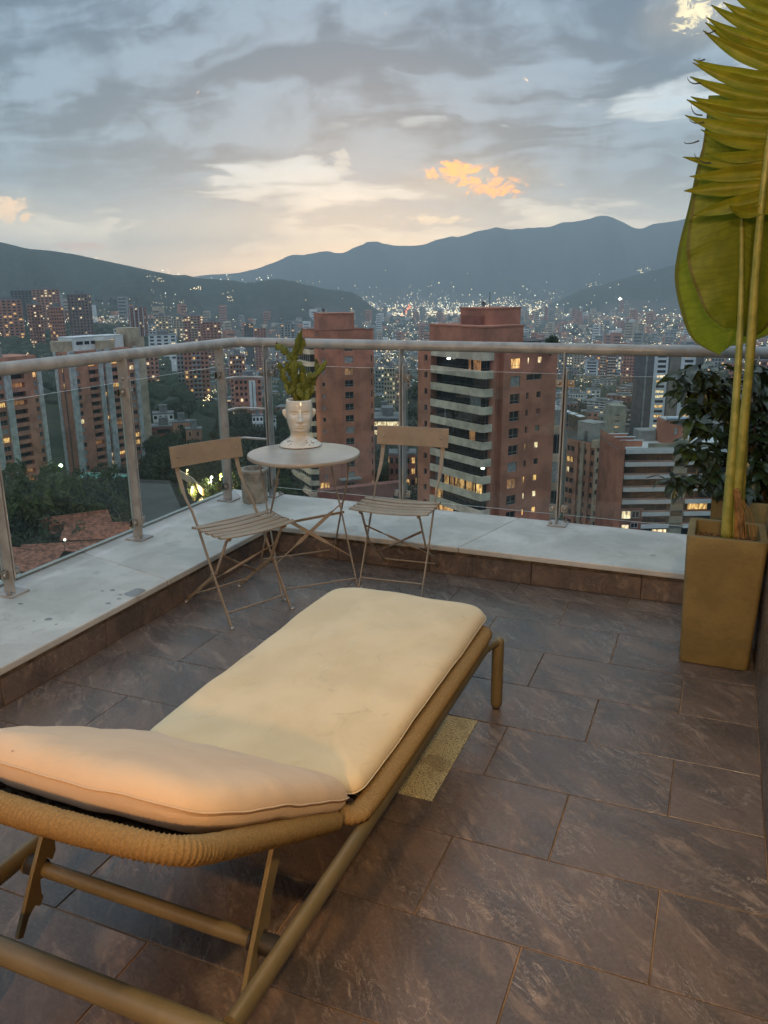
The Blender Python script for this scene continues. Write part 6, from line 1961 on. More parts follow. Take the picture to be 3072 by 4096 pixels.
def tower(px0, px1, ytop, dist, wallm, label, cat='apartment tower', name='apartment_tower', group=None, nx=5, ny=3, lit=.16, style='grid', yaw=0.0, band=None, litm=None, ybase=None, depth=None, winw=.55):
    A = at((px0 + px1) / 2, ytop, dist)
    azd = math.degrees(math.atan2(A.x, A.y))
    W_ = (at(px1, ytop, dist) - at(px0, ytop, dist)).length
    dd = depth or W_ * .8
    ya = abs(rad(yaw)); W_ = W_ / (math.cos(ya) + .8 * math.sin(ya))
    dd = depth or W_ * .8
    zb = ground(A.x, A.y) - 1 if ybase is None else at((px0 + px1) / 2, ybase, dist).z - 2
    H = A.z - zb - .5
    t = empty(name, (A.x, A.y, zb), -rad(azd) + rad(yaw), label, cat, group)
    w, d, l = block_meshes(W_, dd, H, wallm, nx, ny, random, lit, style, band, winw)
    w.build('wall', [wallm, ROOF, band or wallm], t)
    if d.v: tag(d.build('window', PANE, t), kind='stuff')
    if l.v: tag(l.build('lit_window', litm or random.choice((LIT_W, LIT_Y)), t), kind='stuff')
    return t


T = tower
T(-40, 84, 1198, 900, BRICK_L, 'brick tower with a bright lit stair line, at the left edge above the handrail', nx=6, lit=.22)
T(40, 126, 1161, 1150, DARKC, 'dark slab tower behind the leftmost brick towers', nx=6, lit=.05)
T(126, 236, 1156, 1050, BRICK_L, 'wide brick tower with crown lights behind the left cluster', nx=7, lit=.24)
T(106, 166, 1216, 820, BRICK_L, 'stepped brick tower in front of the left cluster', nx=5, lit=.2, style='mix', band=BRICK_D)
T(194, 258, 1226, 780, BRICK, 'reddish tower standing left of the tall flat-roofed tower', nx=5, lit=.2, yaw=15)
T(266, 362, 1176, 860, bm_('brown_facade', (.26, .17, .14)), 'tall brown tower with flat dark roof standing alone on the left', nx=7, lit=.14, style='fin', band=DARKC)
T(506, 580, 1228, 900, BRICK_D, 'dark two-tone tower in the gap above the buff stair block', nx=5, lit=.14, style='fin', band=PIER, yaw=-12)
T(578, 622, 1293, 930, WHITE, 'white horizontally striped tower right of the dark two-tone tower', nx=3, lit=.2, style='balc', band=WHITE)
T(620, 672, 1263, 1000, TAN, 'tan tower second right of the dark two-tone tower', nx=4, lit=.25)
T(692, 738, 1266, 1080, TAN, 'slim tan tower third right of the dark two-tone tower', nx=4, lit=.25)
T(734, 812, 1262, 980, BRICK_L, 'brick tower of a pair with a white-lit upper front, above the handrail bend', nx=6, lit=.3, style='mix', band=TAN)
T(808, 882, 1286, 900, BRICK, 'lower brick tower of the pair above the handrail bend', nx=5, lit=.2)
T(976, 1012, 1292, 1150, DARKC, 'small dark tower above the handrail, right of the bend', nx=4, lit=.2)
T(1016, 1064, 1312, 1000, BRICK, 'small square brick tower above the handrail, right of the bend', nx=4, lit=.15)
T(1108, 1190, 1296, 1000, GREYC, 'grey office tower left of the slim red tower', nx=6, lit=.2, style='fin', band=PIER)
T(454, 494, 1312, 640, WHITE, 'small white block above the white roof houses', 'house', 'white_house', nx=3, ny=2, lit=.1)
T(592, 705, 1338, 720, WHITE, 'low white building with big dark openings, above the handrail', 'building', 'white_building', nx=4, ny=2, lit=.2)
T(704, 732, 1402, 545, GREYC, 'narrow grey tower flank between the left railing posts', nx=2, lit=.12, yaw=0)
T(732, 832, 1402, 530, BRICK, 'brick tower with dark balcony column, seen through the glass between the left posts', nx=6, lit=.2, style='mix', band=GREYC)
T(916, 978, 1418, 520, BRICK_L, 'brick tower with glowing windows, seen through the corner bars', nx=5, lit=.22, style='mix', band=GREYC)
T(580, 632, 1424, 560, BRICK_L, 'small brick block beside the buff end wall', nx=3, ny=2, lit=.3, name='brick_block', cat='apartment block')
T(682, 732, 1404, 640, WHITE, 'white building half hidden behind the grey flank', 'building', 'white_building', nx=2, ny=2, lit=.1, ybase=1430)
t = T(936, 1044, 1512, 400, BRICK, 'brick block with a white strip down the middle, behind the corner bars', nx=6, lit=.25, name='brick_block', cat='apartment block', ybase=1625, litm=LIT_Y)
q = MB(); q.box(.5, 3.6, -.6, -.11, 0, 14.5); q.build('white_strip', WHITE, t)
q = MB(); q.box(1.9, 2.3, -.75, -.61, 0, 14); q.build('dark_slot', DARKC, t)
T(610, 694, 1652, 330, WHITE, 'white terraced house with balconies, below the brick tower between the left posts', 'house', 'white_house', nx=4, ny=3, lit=.05, style='balc', band=WHITE, ybase=1710)
T(606, 700, 1704, 318, BRICK_D, 'low dark brick wing under the white terraced house', 'building', 'brick_building', nx=1, ny=1, lit=0, ybase=1760)
T(688, 760, 1686, 312, BRICK_O, 'flat-fronted orange brick building beside the white terraced house', 'building', 'brick_building', nx=1, ny=1, lit=0, ybase=1750, winw=.2)
T(742, 806, 1714, 300, BRICK_O, 'orange brick building with an arched end, above the left chair', 'building', 'brick_building', nx=2, ny=1, lit=0, ybase=1770, winw=.2)
T(1008, 1052, 1660, 330, WHITE, 'white house among the trees between the corner posts', 'house', 'white_house', nx=3, ny=2, lit=.1, style='balc', band=WHITE, ybase=1720)
T(1060, 1104, 1668, 335, SLAB, 'pale stepped house among the trees left of the head pot', 'house', 'white_house', nx=2, ny=2, lit=.1, style='balc', band=SLAB, ybase=1730)
T(1158, 1200, 1545, 350, TAN, 'lit-roofed pale building right behind the cactus', 'building', 'pale_building', nx=3, ny=2, lit=.5, ybase=1640)
T(1500, 1536, 1462, 620, GREYC, 'narrow grey building beside the slim red tower', nx=3, lit=.3)
T(1536, 1580, 1468, 520, TAN, 'tan block with small windows between the two red towers', nx=4, lit=.25, name='tan_block', cat='apartment block')
T(1586, 1640, 1480, 560, BRICK_L, 'brick tower behind the middle railing post', nx=4, lit=.3)
T(1490, 1606, 1672, 270, DARKC, 'long low building with a glowing ribbon window between the red towers', 'building', 'long_building', nx=12, ny=1, lit=2.0, winw=.95, ybase=1735, depth=14, litm=LIT_Y)
T(1500, 1572, 1640, 300, TAN, 'flat-roofed tan house above the glowing ribbon window', 'house', 'tan_house', nx=3, ny=2, lit=.1, ybase=1680)
T(1556, 1664, 1812, 205, BRICK_D, 'dark red block with a white roof edge, behind the right chair', nx=5, ny=2, lit=.2, name='red_block', cat='apartment block', ybase=1990)
T(2272, 2336, 1397, 1000, TAN, 'tan tower just right of the tall red tower', nx=5, lit=.25)
T(2236, 2290, 1415, 900, GREYC, 'office block with bright ribbon windows touching the tall red tower', nx=5, lit=.5, style='balc', band=GREYC, litm=LIT_Y)
T(2342, 2394, 1444, 860, SLAB, 'white-framed office tower with blue glass front', 'office tower', nx=1, ny=1, lit=0, winw=.72, depth=20)
T(2390, 2438, 1414, 900, BRICK_L, 'brick tower with a pale striped edge, left of the lit glass office', nx=4, lit=.18, style='mix', band=CREAM)
T(2432, 2466, 1418, 860, BRICK_D, 'brick tower with cream balcony stripes, left of the lit glass office', nx=3, lit=.12, style='balc', band=CREAM)
T(2460, 2500, 1425, 950, GREYC, 'glass office with yellow lit floors beside the plain red tower', 'office tower', nx=3, ny=2, lit=.55, style='balc', band=SLAB, litm=LIT_Y)
T(2492, 2560, 1416, 780, BRICK, 'plain red tower standing left of the grey high-rise', nx=5, lit=.12, yaw=12)
T(2240, 2342, 1572, 600, WHITE, 'long white five-storey block low behind the right railing post', nx=8, lit=.12, name='white_block', cat='apartment block', ybase=1625, yaw=-14)
T(2346, 2402, 1558, 640, WHITE, 'small square white block right of the long white block', nx=3, ny=3, lit=.2, name='white_block', cat='apartment block', ybase=1625)
T(2250, 2310, 1612, 500, BRICK, 'low brick block under the long white block', nx=4, lit=.1, name='brick_block', cat='apartment block')
T(2324, 2394, 1646, 470, BRICK_L, 'low brick house left of the olive beige tower', 'house', 'brick_house', nx=3, ny=2, lit=.15)
T(2400, 2450, 1660, 455, GREYC, 'grey stepped house beside the olive beige tower', 'house', 'grey_house', nx=3, ny=2, lit=.2)
T(2500, 2570, 1640, 520, GREYC, 'grey building with sloping ramps between beige tower and high-rise', 'building', 'ramped_building', nx=1, ny=1, lit=.0, winw=.9, style='balc', band=SLAB)
T(2418, 2478, 1900, 215, BRICK, 'low red block between the orange tower and the white bands', nx=3, ny=3, lit=.05, name='red_block', cat='apartment block', ybase=2120)
T(2838, 2905, 1386, 720, GREYC, 'grey tower glimpsed between leaf tip and stalks', nx=5, lit=.3)
T(2905, 2975, 1450, 520, BRICK, 'brick tower glimpsed behind the banana stalks', nx=5, lit=.25)
T(2985, 3110, 1440, 560, BRICK_D, 'dark brick tower at the right edge behind the shrub', nx=6, lit=.3)
T(2850, 2960, 1700, 300, GREYC, 'grey block behind the shrub above the white bands', nx=5, lit=.2, name='grey_block', cat='apartment block')

# ================================================================== FAR TOWERS: groups that nothing tells apart
protos = []
CNAME = {'red_brick': 'red brick', 'left_tower_brick': 'light brick', 'tan_render': 'tan', 'white_render': 'white', 'grey_concrete': 'grey', 'dark_red_brick': 'dark red'}
FORM = {'grid': 'far plain %s block', 'mix': 'far %s tower with one balcony column', 'fin': 'far tall finned %s tower', 'balc': 'far low %s block with long balconies'}
rp = random.Random(5)
for wallm, bandm in ((BRICK, BRICK_D), (BRICK_L, CREAM), (TAN, CREAM), (WHITE, SLAB), (GREYC, SLAB), (BRICK_D, TAN)):
    for (W_, Dp, H, st_) in ((17, 14, 36, 'grid'), (20, 15, 52, 'mix'), (15, 15, 66, 'fin'), (26, 13, 20, 'balc')):
        w, d, l = block_meshes(W_, Dp, H, wallm, max(3, W_ // 4), 3, rp, .12, st_, bandm)
        protos.append((FORM[st_] % CNAME[wallm.name], w.mesh('wall', [wallm, ROOF, bandm]), d.mesh('window', PANE), l.mesh('lit_window', rp.choice((LIT_W, LIT_Y, LIT_Y))), W_, H))
HEROES = [(rt, 26), (mt, 26), (wb, 30), (ob, 24), (hr_, 32)]
occ = []
rs = random.Random(21)
spots = []
tries = 0
while len(spots) < 1500 and tries < 90000:
    tries += 1
    azd = rs.uniform(-52, 6); r = 520 * (9.4 ** (rs.random() ** .72)); 
    x, y = r * math.sin(rad(azd)), r * math.cos(rad(azd))
    # townscape comes in quarters, with green between
    f = fbm(x / 500 + 3, y / 500)
    if f < rs.uniform(-.9, .5): continue
    z = ground(x, y)
    if r > 1800 and z > lerp_tab(r, R_TAB, C_TAB) + 62: continue
    if r < 1250 and rs.random() < .72: continue
    if azd < -36 and r < 1300: continue
    g_ = 26 + r * .006
    if any(abs(x - a) < g_ and abs(y - b2) < g_ for a, b2 in occ): continue
    occ.append((x, y)); spots.append((r, azd, x, y, z))
spots.sort()
ZONES = (('on the left slopes', lambda a: a < -40), ('on the slope above the left handrail', lambda a: a < -36), ('above the railing corner', lambda a: a < -31), ('left of the slim red tower', lambda a: a < -27.2),
         ('behind the slim red tower', lambda a: a < -24.5), ('between the two red towers', lambda a: a < -20), ('behind the tall red tower', lambda a: a < -13), ('above the right handrail', lambda a: a < -6), ('behind the banana leaf', lambda a: True))
far_rest = MB(); far_mats = [BRICK, TAN, WHITE, GREYC, PANE, LIT_Y]
lights_w = MB(); lights_c = MB()


def light_pt(q, p, s):
    q.add([p + Vector(v) * s for v in ((1, 0, 0), (-1, 0, 0), (0, 1, 0), (0, -1, 0), (0, 0, 1), (0, 0, -1))], [(0, 2, 4), (2, 1, 4), (1, 3, 4), (3, 0, 4), (2, 0, 5), (1, 2, 5), (3, 1, 5), (0, 3, 5)])


n_ind = 0
for i, (r, azd, x, y, z) in enumerate(spots):
    if n_ind < 235:
        # keep near far-blocks low so that they do not stand in front of the picture's own towers
        k = rs.randrange(len(protos))
        if r < 1000: k = (k // 4) * 4 + 3
        elif r < 1500: k = (k // 4) * 4 + rs.choice((0, 3, 3))
        form, wm, dm, lmm, W_, H = protos[k]
        sc_ = rs.uniform(.7, 1.0); zs_ = (rs.uniform(.45, .9) if rs.random() < .5 else rs.uniform(.25, .45)) if r > 1000 else rs.uniform(.35, .6)
        zone = next(nm for nm, f in ZONES if f(azd))
        t = place('apartment_block', wm, None, (x, y, z), (0, 0, -rad(azd) + rs.uniform(-.6, .6))); t.scale = (sc_, sc_, zs_)
        tag(t, form + ' ' + zone, 'apartment block', form + ', ' + zone)
        for nm, me in (('window', dm), ('lit_window', lmm)): tag(place(nm, me, t), kind='stuff')
        n_ind += 1
    else:
        W_ = rs.uniform(9, 19); Dp = rs.uniform(9, 16); H = rs.choice((7, 9, 9, 12, 12, 15, 20, 30, 42)) * rs.uniform(.8, 1.2) * (.7 if r > 4000 else 1)
        M = Matrix.Translation((x, y, z)) @ Matrix.Rotation(-rad(azd) + rs.uniform(-.6, .6), 4, 'Z')
        far_rest.mi = rs.choice((0, 0, 0, 1, 1, 2, 3, 3)); far_rest.box(-W_ / 2, W_ / 2, 0, Dp, -10, H, M)
        nl_ = rs.randrange(0, 7)
        for _ in range(nl_):
            zz_ = rs.uniform(2, H); u = rs.uniform(-W_ / 2, W_ / 2) * .9; s = r * .00030
            far_rest.mi = 5; far_rest.box(u - s, u + s, -.4, -.02, zz_ - s * .8, zz_ + s * .8, M)
        if H > 20:
            far_rest.mi = 4
            for k in range(int(H / 6)): far_rest.box(-W_ * .42, W_ * .42, -.3, -.02, 3 + k * 6, 5.2 + k * 6, M)
tag(far_rest.build('distant_town', far_mats), 'hazy mass of small far buildings on the valley floor', 'town', kind='stuff')

# street lamps and lit windows of the whole valley, as glowing points
cnt = 0
tries = 0
while cnt < 8800 and tries < 120000:
    tries += 1
    azd = rs.uniform(-50, 4); r = 500 * (10.8 ** (rs.random() ** .62))
    x, y = r * math.sin(rad(azd)), r * math.cos(rad(azd))
    f = fbm(x / 700 + 1, y / 700 + 2)
    if f < (rs.uniform(-.3, 1.0) if azd < -24 else rs.uniform(-1.1, .8)): continue
    z = ground(x, y); lim = lerp_tab(r, R_TAB, C_TAB) + 40
    if azd < -30: lim = lerp_tab(r, R_TAB, L_TAB) + rs.choice((30, 60, 110))
    if r > 1700 and z > lim + (130 if rs.random() < .06 else 40 if rs.random() < .25 else -5): continue
    if r < 1100 and rs.random() < .75: continue
    s = r * rs.choice((.00022, .00025, .00028, .00034, .0004, .00055)) * (1.25 if 2400 < r < 5500 else 1)
    light_pt(lights_w if rs.random() < .72 else lights_c, Vector((x, y, z + rs.uniform(5, 18) + s)), s); cnt += 1
# brighter strings: avenue, stadium and hillside clusters seen in the photo
for (xa, ya, xb, yb, d, n, k, cool) in ((1120, 1270, 1170, 1268, 3500, 14, .0010, 0), (1245, 1260, 1300, 1258, 3500, 10, .0009, 1), (1440, 1255, 1640, 1215, 3800, 34, .0008, 0), (2230, 1360, 2290, 1364, 2500, 16, .0010, 1),
                                      (2120, 1340, 2160, 1338, 2700, 14, .0008, 0), (2090, 1218, 2180, 1205, 4200, 18, .0007, 0), (600, 1135, 660, 1120, 2300, 12, .0007, 0), (760, 1150, 800, 1155, 2400, 12, .0008, 0), (905, 1210, 940, 1205, 2400, 12, .0007, 0),
                                      (2550, 1085, 2600, 1075, 3700, 14, .0007, 0), (2330, 1142, 2400, 1138, 4500, 10, .0007, 0), (2430, 1260, 2520, 1240, 3300, 24, .0006, 1), (1990, 1200, 2060, 1195, 4400, 22, .0006, 0), (60, 1370, 140, 1376, 850, 8, .0016, 1),
                                      (800, 1620, 870, 1560, 480, 22, .0010, 0), (1700, 1270, 1760, 1262, 3700, 14, .0008, 0), (1880, 1230, 1960, 1225, 4000, 14, .0007, 1)):
    for i in range(n):
        f = rs.random(); p = at(xa + (xb - xa) * f + rs.gauss(0, 8), ya + (yb - ya) * f + rs.gauss(0, 5), d * rs.uniform(.97, 1.03))
        p.z = max(p.z, ground(p.x, p.y) + 4); light_pt(lights_c if cool and rs.random() < .6 else lights_w, p, d * k * rs.uniform(.4, .8))
p = at(2480, 1196, 3300); light_pt(lights_c, p, 3300 * .0022)
tag(lights_w.build('city_lights', PT_W), 'warm street lights scattered over the valley', 'city lights', kind='stuff')
tag(lights_c.build('city_lights', PT_C), 'cool white lights scattered over the valley', 'city lights', kind='stuff')
q = MB()
for i in range(46):
    f = i / 45; p = at(1590 + 50 * f + rs.gauss(0, 3), 1285 - 60 * f + rs.gauss(0, 2), 3400 + 600 * f); light_pt(q, p, 3.2 * rs.uniform(.6, 1.1))
tag(q.build('tail_lights', PT_R), 'red streak of tail lights on a distant avenue', 'traffic', kind='stuff')

# ================================================================== TREES
FOL = [mat('foliage_dark', (.030, .046, .016), .7, .45, .5, trans=.15, perobj=.3), mat('foliage_mid', (.050, .072, .022), .7, .4, .5, trans=.2, perobj=.3), mat('foliage_bamboo', (.085, .11, .03), .65, .4, .5, trans=.2, perobj=.2)]
BARK = mat('bark', (.07, .055, .04), .9, .4, 2)


def crown_mesh(seed, n, sx, sz, leaf, m, droop=.3):
    r = random.Random(seed); q = MB()
    clumps = [(Vector((r.gauss(0, .42) * sx, r.gauss(0, .42) * sx, abs(r.gauss(.45, .30)) * sz)), r.uniform(.22, .42) * sx) for _ in range(11)]
    for _ in range(n):
        c, rad_ = r.choice(clumps)
        d = Vector((r.gauss(0, 1), r.gauss(0, 1), r.gauss(0, .8))).normalized()
        p = c + d * rad_ * r.uniform(.6, 1.05)
        nrm = (d + Vector((r.uniform(-.7, .7), r.uniform(-.7, .7), r.uniform(-.3, .8)))).normalized()
        a = nrm.orthogonal().normalized(); a.rotate(Matrix.Rotation(r.random() * 6.3, 3, nrm)); b2 = nrm.cross(a)
        L = leaf * r.uniform(.6, 1.4)
        q.add([p - a * L, p - b2 * L * .45 - nrm * L * droop * .2, p + a * L - nrm * L * droop, p + b2 * L * .45], [(0, 1, 2, 3)])
    return q.mesh('crown', m)


crowns = [crown_mesh(1, 1500, 1, .8, .085, FOL[0]), crown_mesh(2, 1500, 1, 1.0, .08, FOL[1]), crown_mesh(3, 1500, 1, .9, .09, FOL[0]), crown_mesh(4, 1300, 1, 1.3, .10, FOL[2], .8), crown_mesh(5, 1500, 1, .75, .08, FOL[1])]
tq = MB(); tq.tube([(0, 0, 0), (.02, .01, .5), (-.02, .02, .9)], [.06, .045, .02], 7)
for a in range(4): tq.tube([(0, .01, .55 + a * .07), (.35 * math.cos(a * 1.7), .35 * math.sin(a * 1.7), .95 + .05 * a)], [.025, .008], 5)
trunk_me = tq.mesh('trunk', BARK)


def tree(x, y, z, R_, h, k, label, group, rnd=rs):
    t = empty('tree', (x, y, z), rnd.random() * 6.28, label, 'tree', group)
    tr = place('trunk', trunk_me, t); tr.scale = (h * .9, h * .9, h * .75)
    cr_ = place('crown', crowns[k], t, (0, 0, h * .38)); cr_.scale = (R_, R_, h * .62)
    return t


def grove(n, box, dist, hr, label, group, ks=(0, 1, 2, 4)):
    """trees whose tops are seen inside a pixel box"""
    for i in range(n):
        px = rs.uniform(box[0], box[2]); py = rs.uniform(box[1], box[3])
        f = (py - box[1]) / max(1, box[3] - box[1]); d = dist[0] + (dist[1] - dist[0]) * f * 1.0
        p = at(px, py, d * rs.uniform(.96, 1.04)); h = rs.uniform(*hr); zb = p.z - h
        k = rs.choice(ks); third = ('left', 'middle', 'right')[min(2, int(3 * (px - box[0]) / (box[2] - box[0])))]
        kd = ('broad', 'tall', 'spreading', 'feathery', 'low round')[k]
        tree(p.x, p.y, zb, h * rs.uniform(.36, .52), h, k, kd + ' ' + label + ', ' + third + ' part', kd + ' ' + group + ', ' + third + ' part')


grove(9, (0, 1905, 190, 2010), (235, 185), (15, 19), 'light green bamboo-like tree left of the second post', 'light green trees below the left glass', (3,))
grove(26, (0, 1960, 330, 2130), (215, 165), (11, 15), 'dark tree in the grove below the left glass', 'dark trees below the left glass')
grove(20, (200, 1880, 480, 2030), (250, 190), (11, 15), 'dark tree at the foot of the broad slab tower', 'trees at the foot of the broad slab tower', (0, 2, 4))
grove(8, (310, 1860, 520, 1900), (262, 250), (8, 11), 'tree directly against the base of the broad slab tower', 'trees against the broad slab tower')
grove(14, (590, 1790, 900, 1850), (240, 215), (8, 11), 'dark tree on the slope behind the left chair back', 'trees behind the left chair back', (0, 2))
grove(26, (620, 1720, 1000, 1800), (300, 250), (9, 13), 'tree on the wooded slope seen between the left posts', 'trees seen between the left posts')
grove(24, (880, 1620, 1200, 1720), (380, 300), (10, 14), 'tree among the white houses behind the corner bars', 'trees behind the corner bars', (0, 2, 1))
grove(26, (890, 1730, 1190, 1890), (270, 195), (9, 13), 'dark tree on the slope below the corner bars', 'trees below the corner bars', (0, 2))
grove(16, (760, 1900, 940, 2010), (182, 162), (3, 6), 'garden tree beside the glowing lights behind the left chair', 'garden trees by the glowing lights', (1, 4))
grove(16, (1040, 1890, 1180, 2000), (185, 160), (7, 10), 'dark tree below the round table', 'trees below the round table', (0, 2, 1))
grove(18, (1495, 1770, 1640, 2000), (260, 175), (7, 11), 'tree between the two red towers', 'trees between the two red towers')
grove(10, (1600, 1520, 1680, 1680), (480, 330), (9, 13), 'tree behind the middle railing post', 'trees behind the middle post')
grove(22, (2280, 1580, 2580, 1640), (600, 470), (9, 14), 'dark tree in the wood behind the right glass', 'wood behind the right glass', (0, 2))
grove(14, (2420, 1800, 2490, 1960), (300, 225), (8, 12), 'tree in the gap right of the orange tower', 'trees right of the orange tower', (0, 2))
grove(10, (560, 1560, 760, 1640), (480, 400), (8, 12), 'tree on the slope beside the buff end wall', 'trees beside the buff end wall')
# roof plants on the tall tower
for (px, py, d, h) in ((2205, 1345, 134, 3.4), (2165, 1372, 134, 1.8), (1700, 1368, 150, 1.8)):
    p = at(px, py, d); tree(p.x, p.y, p.z - h * .9, h * .42, h, 2, 'small roof garden bush on top of the tall red tower', 'roof garden bushes')
# far woods
q = MB()
n = 0; tries = 0
while n < 2600 and tries < 30000:
    tries += 1
    azd = rs.uniform(-52, 6); r = 430 * (7.5 ** rs.random()); x, y = r * math.sin(rad(azd)), r * math.cos(rad(azd))
    if fbm(x / 500 + 3, y / 500) > rs.uniform(-.5, .7): continue
    if r < 520 and azd > -33: continue
    z = ground(x, y); s = rs.uniform(5, 9) * (1 + r / 5000)
    if z > lerp_tab(r, R_TAB, L_TAB if azd < -38 else C_TAB) + 45 and r > 1500: continue
    vs_ = []
    for (a, b2, c) in ((1, 0, .35), (.3, .95, .4), (-.8, .6, .3), (-.8, -.6, .4), (.3, -.95, .3), (.45, .3, .95), (-.4, .35, 1.05), (-.1, -.5, .9)):
        vs_.append((x + a * s * rs.uniform(.7, 1.2), y + b2 * s * rs.uniform(.7, 1.2), z + c * s * rs.uniform(.8, 1.2)))
    vs_ += [(x + a * s * .8, y + b2 * s * .8, z - 2) for (a, b2) in ((1, 0), (.3, .95), (-.8, .6), (-.8, -.6), (.3, -.95))]
    q.add(vs_, [(0, 1, 5), (1, 2, 6), (1, 6, 5), (2, 3, 6), (3, 4, 7), (3, 7, 6), (4, 0, 7), (0, 5, 7), (5, 6, 7)] + [(8 + i, 8 + (i + 1) % 5, (i + 1) % 5, i) for i in range(5)]); n += 1
tag(q.build('far_woods', [FOL[0]]), 'dark tree masses between the far buildings', 'woods', kind='stuff')

# ================================================================== THE HOUSES RIGHT BELOW
def tiled_house(px, py, d, w, dp, h, yaw, label, wallm=TAN):
    p = at(px, py, d); t = empty('tiled_house', (p.x, p.y, p.z - h), yaw, label, 'house')
    q = MB(); q.box(-w / 2, w / 2, -dp / 2, dp / 2, -9, h - 1.8); q.build('wall', wallm, t)
    q = MB(); ov = .7; rh = h
    for s in (-1, 1):
        nr_ = 14
        for i in range(nr_):                   # courses of tiles
            f0, f1 = i / nr_, (i + 1.12) / nr_
            y0_, y1_ = s * (dp / 2 + ov) * (1 - f0), s * (dp / 2 + ov) * (1 - f1); z0_, z1_ = (h - 2.1) + 2.1 * f0 + .10, (h - 2.1) + 2.1 * f1 + .02
            q.quad((-w / 2 - ov, y0_, z0_), (w / 2 + ov, y0_, z0_), (w / 2 + ov, y1_, z1_), (-w / 2 - ov, y1_, z1_))
            q.quad((-w / 2 - ov, y0_, z0_), (w / 2 + ov, y0_, z0_), (w / 2 + ov, y0_, z0_ - .12), (-w / 2 - ov, y0_, z0_ - .12))
    q.box(-w / 2 - ov, w / 2 + ov, -.18, .18, h - .05, h + .15); q.build('roof', ROOFTILE, t)
    for u in (-.28, .1, .32): add_window(t, 'R', w * u, h - 3.8, 1.6, 1.2, PANE, 0, 0, 'v', DARKFR, -dp / 2 - .06)
    return t


tiled_house(330, 2170, 158, 21, 12, 7, .55, 'long house with a terracotta tile roof and street lamp, just below the left coping')
tiled_house(110, 2196, 150, 13, 10, 7, .2, 'house with a brown tile roof at the lower left, beside the first railing post')
tiled_house(300, 2058, 176, 12, 9, 7, .9, 'small tiled house with a lit gable behind the long terracotta roof', TAN)
tiled_house(390, 2095, 170, 12, 7, 6, .5, 'pale walled house with windows behind the long terracotta roof', TAN)
p = at(140, 2330, 132); t = empty('flat_canopy', tuple(p), .35, 'pale blue-grey flat canopy roof at the lower left under the glass', 'roof')
q = MB(); q.box(-8, 9, -4, 4, -.3, 0); q.build('roof_sheet', SLAB, t)
for i in range(9):
    q = MB(); q.box(-8 + i * 2.1, -7.85 + i * 2.1, -4, 4, .002, .12); q.build('roof_rib', SLAB, t)
q = MB(); q.box(-7.5, 8.5, -3.6, 3.6, -8, -.31); q.build('wall', GREYC, t)
# grey paved court and roof behind the left chair
p = at(700, 1990, 178); t = empty('grey_roof', tuple(p), 0, 'broad dark grey flat roof behind the legs of the left chair', 'roof')
zr0 = at(570, 1925, 182).z; q = MB()
cs = [atz(px, py, zr0) - p for px, py in ((520, 1926), (680, 1934), (745, 2080), (545, 2160))]
q.prism([(c.x, c.y) for c in cs], zr0 - p.z - .3, zr0 - p.z); q.build('roof_sheet', bm_('dark_roof_membrane', (.060, .058, .052), vscale=.15, bump=.3, bscale=2), t)
for a, b2 in ((cs[0], cs[1]), (cs[0], cs[3])):
    q = MB(); q.strap([Vector((a.x, a.y, zr0 - p.z + .2)), Vector((b2.x, b2.y, zr0 - p.z + .2))], .7, .3, Vector((0, 0, 1))); q.build('roof_kerb', DARKC, t)


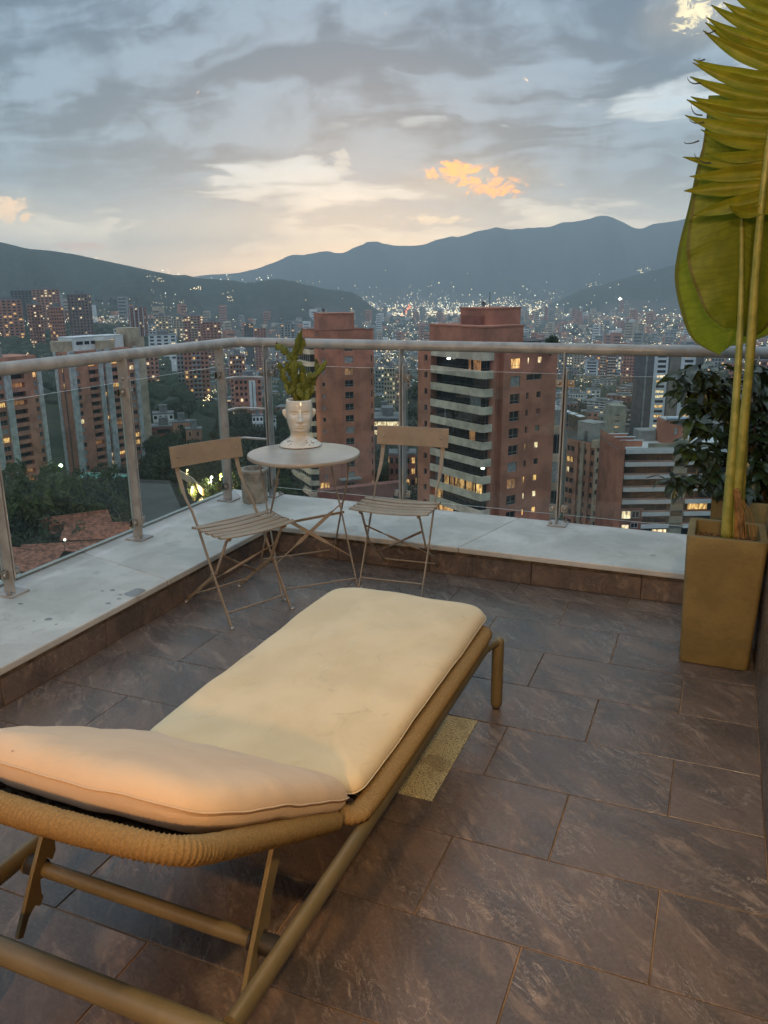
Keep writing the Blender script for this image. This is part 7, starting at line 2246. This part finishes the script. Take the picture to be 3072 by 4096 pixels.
def lamp_post(px, py, d, h, m, power, colr, label, rr=.25):
    p = at(px, py, d); t = empty('street_lamp', (p.x, p.y, p.z - h), 0, label, 'street lamp')
    q = MB(); q.tube([(0, 0, 0), (0, 0, h - .2), (.3, 0, h + .1)], .08, 6); q.build('pole', DARKC, t)
    q = MB(); q.lathe([(.05, -rr), (rr * .8, -rr * .5), (rr, 0), (rr * .7, rr * .6), (.05, rr)], 10, (.3, 0, h)); q.build('lamp_head', m, t)
    if power:
        ld = bpy.data.lights.new('street_light', 'POINT'); ld.energy = power; ld.color = colr; ld.shadow_soft_size = .3
        lo = bpy.data.objects.new('street_light', ld); COL.objects.link(lo); lo.parent = t; lo.location = (.3, 0, h - .9)
    return t


GL_G = mat('green_flood_glow', (.1, .1, .1), .5, emit=(.65, 1.0, .55), estr=7)
GL_T = mat('pool_glow', (.1, .1, .1), .5, emit=(.10, .55, .48), estr=.30)
lamp_post(254, 2158, 154, 5, PT_C, 0, None, 'single white street lamp standing before the terracotta roof')
lamp_post(240, 1862, 258, 7, GL_G, 500, (.25, 1.0, .12), 'green floodlight on a pole between the two slab towers', .6)
lamp_post(842, 1908, 176, 3, PT_C, 3200, (1.0, .9, .6), 'white globe lamp in the lit garden behind the left chair', .32)
lamp_post(745, 1880, 186, 4, PT_W, 2400, (1.0, .62, .18), 'amber lamp over the garden wall behind the left chair back', .25)
lamp_post(765, 1950, 172, 3, PT_C, 4200, (1.0, .75, .35), 'pair lamp low in the lit garden, left of the grey pot', .27)
lamp_post(800, 1995, 165, 2.5, PT_W, 4600, (1.0, .66, .22), 'lowest amber lamp of the lit garden beside the coping', .30)
lamp_post(880, 1900, 178, 3, mat('yellow_glow', (.1, .1, .1), .5, emit=(.95, .95, .12), estr=3), 2400, (1.0, .95, .2), 'yellow-green lit lamp in the garden by the third post', .45)
p = at(405, 1905, 252); t = empty('lit_pool', tuple(p), .15, 'teal glowing pool at the base of the broad slab tower', 'pool')
q = MB(); q.box(-7, 7, -3, 3, -.3, 0); q.build('water', GL_T, t)
q = MB(); q.box(-8, 8, -4, -3.01, -.5, .15); q.box(-8, 8, 3.01, 4, -.5, .15); q.build('pool_edge', GREYC, t)
gw = at(715, 1892, 186); t = empty('garden_wall', tuple(gw), 0, 'amber-lit garden wall behind the left chair', 'wall')
A_ = at(708, 1888, 186); B_ = at(770, 1925, 178); C_ = at(812, 1968, 170); q = MB()
for a, b2 in ((A_, B_), (B_, C_)): a = a - gw; b2 = b2 - gw; q.strap([a, b2], 1.6, .3, Vector((0, 0, 1)))
q.build('wall', TAN, t)
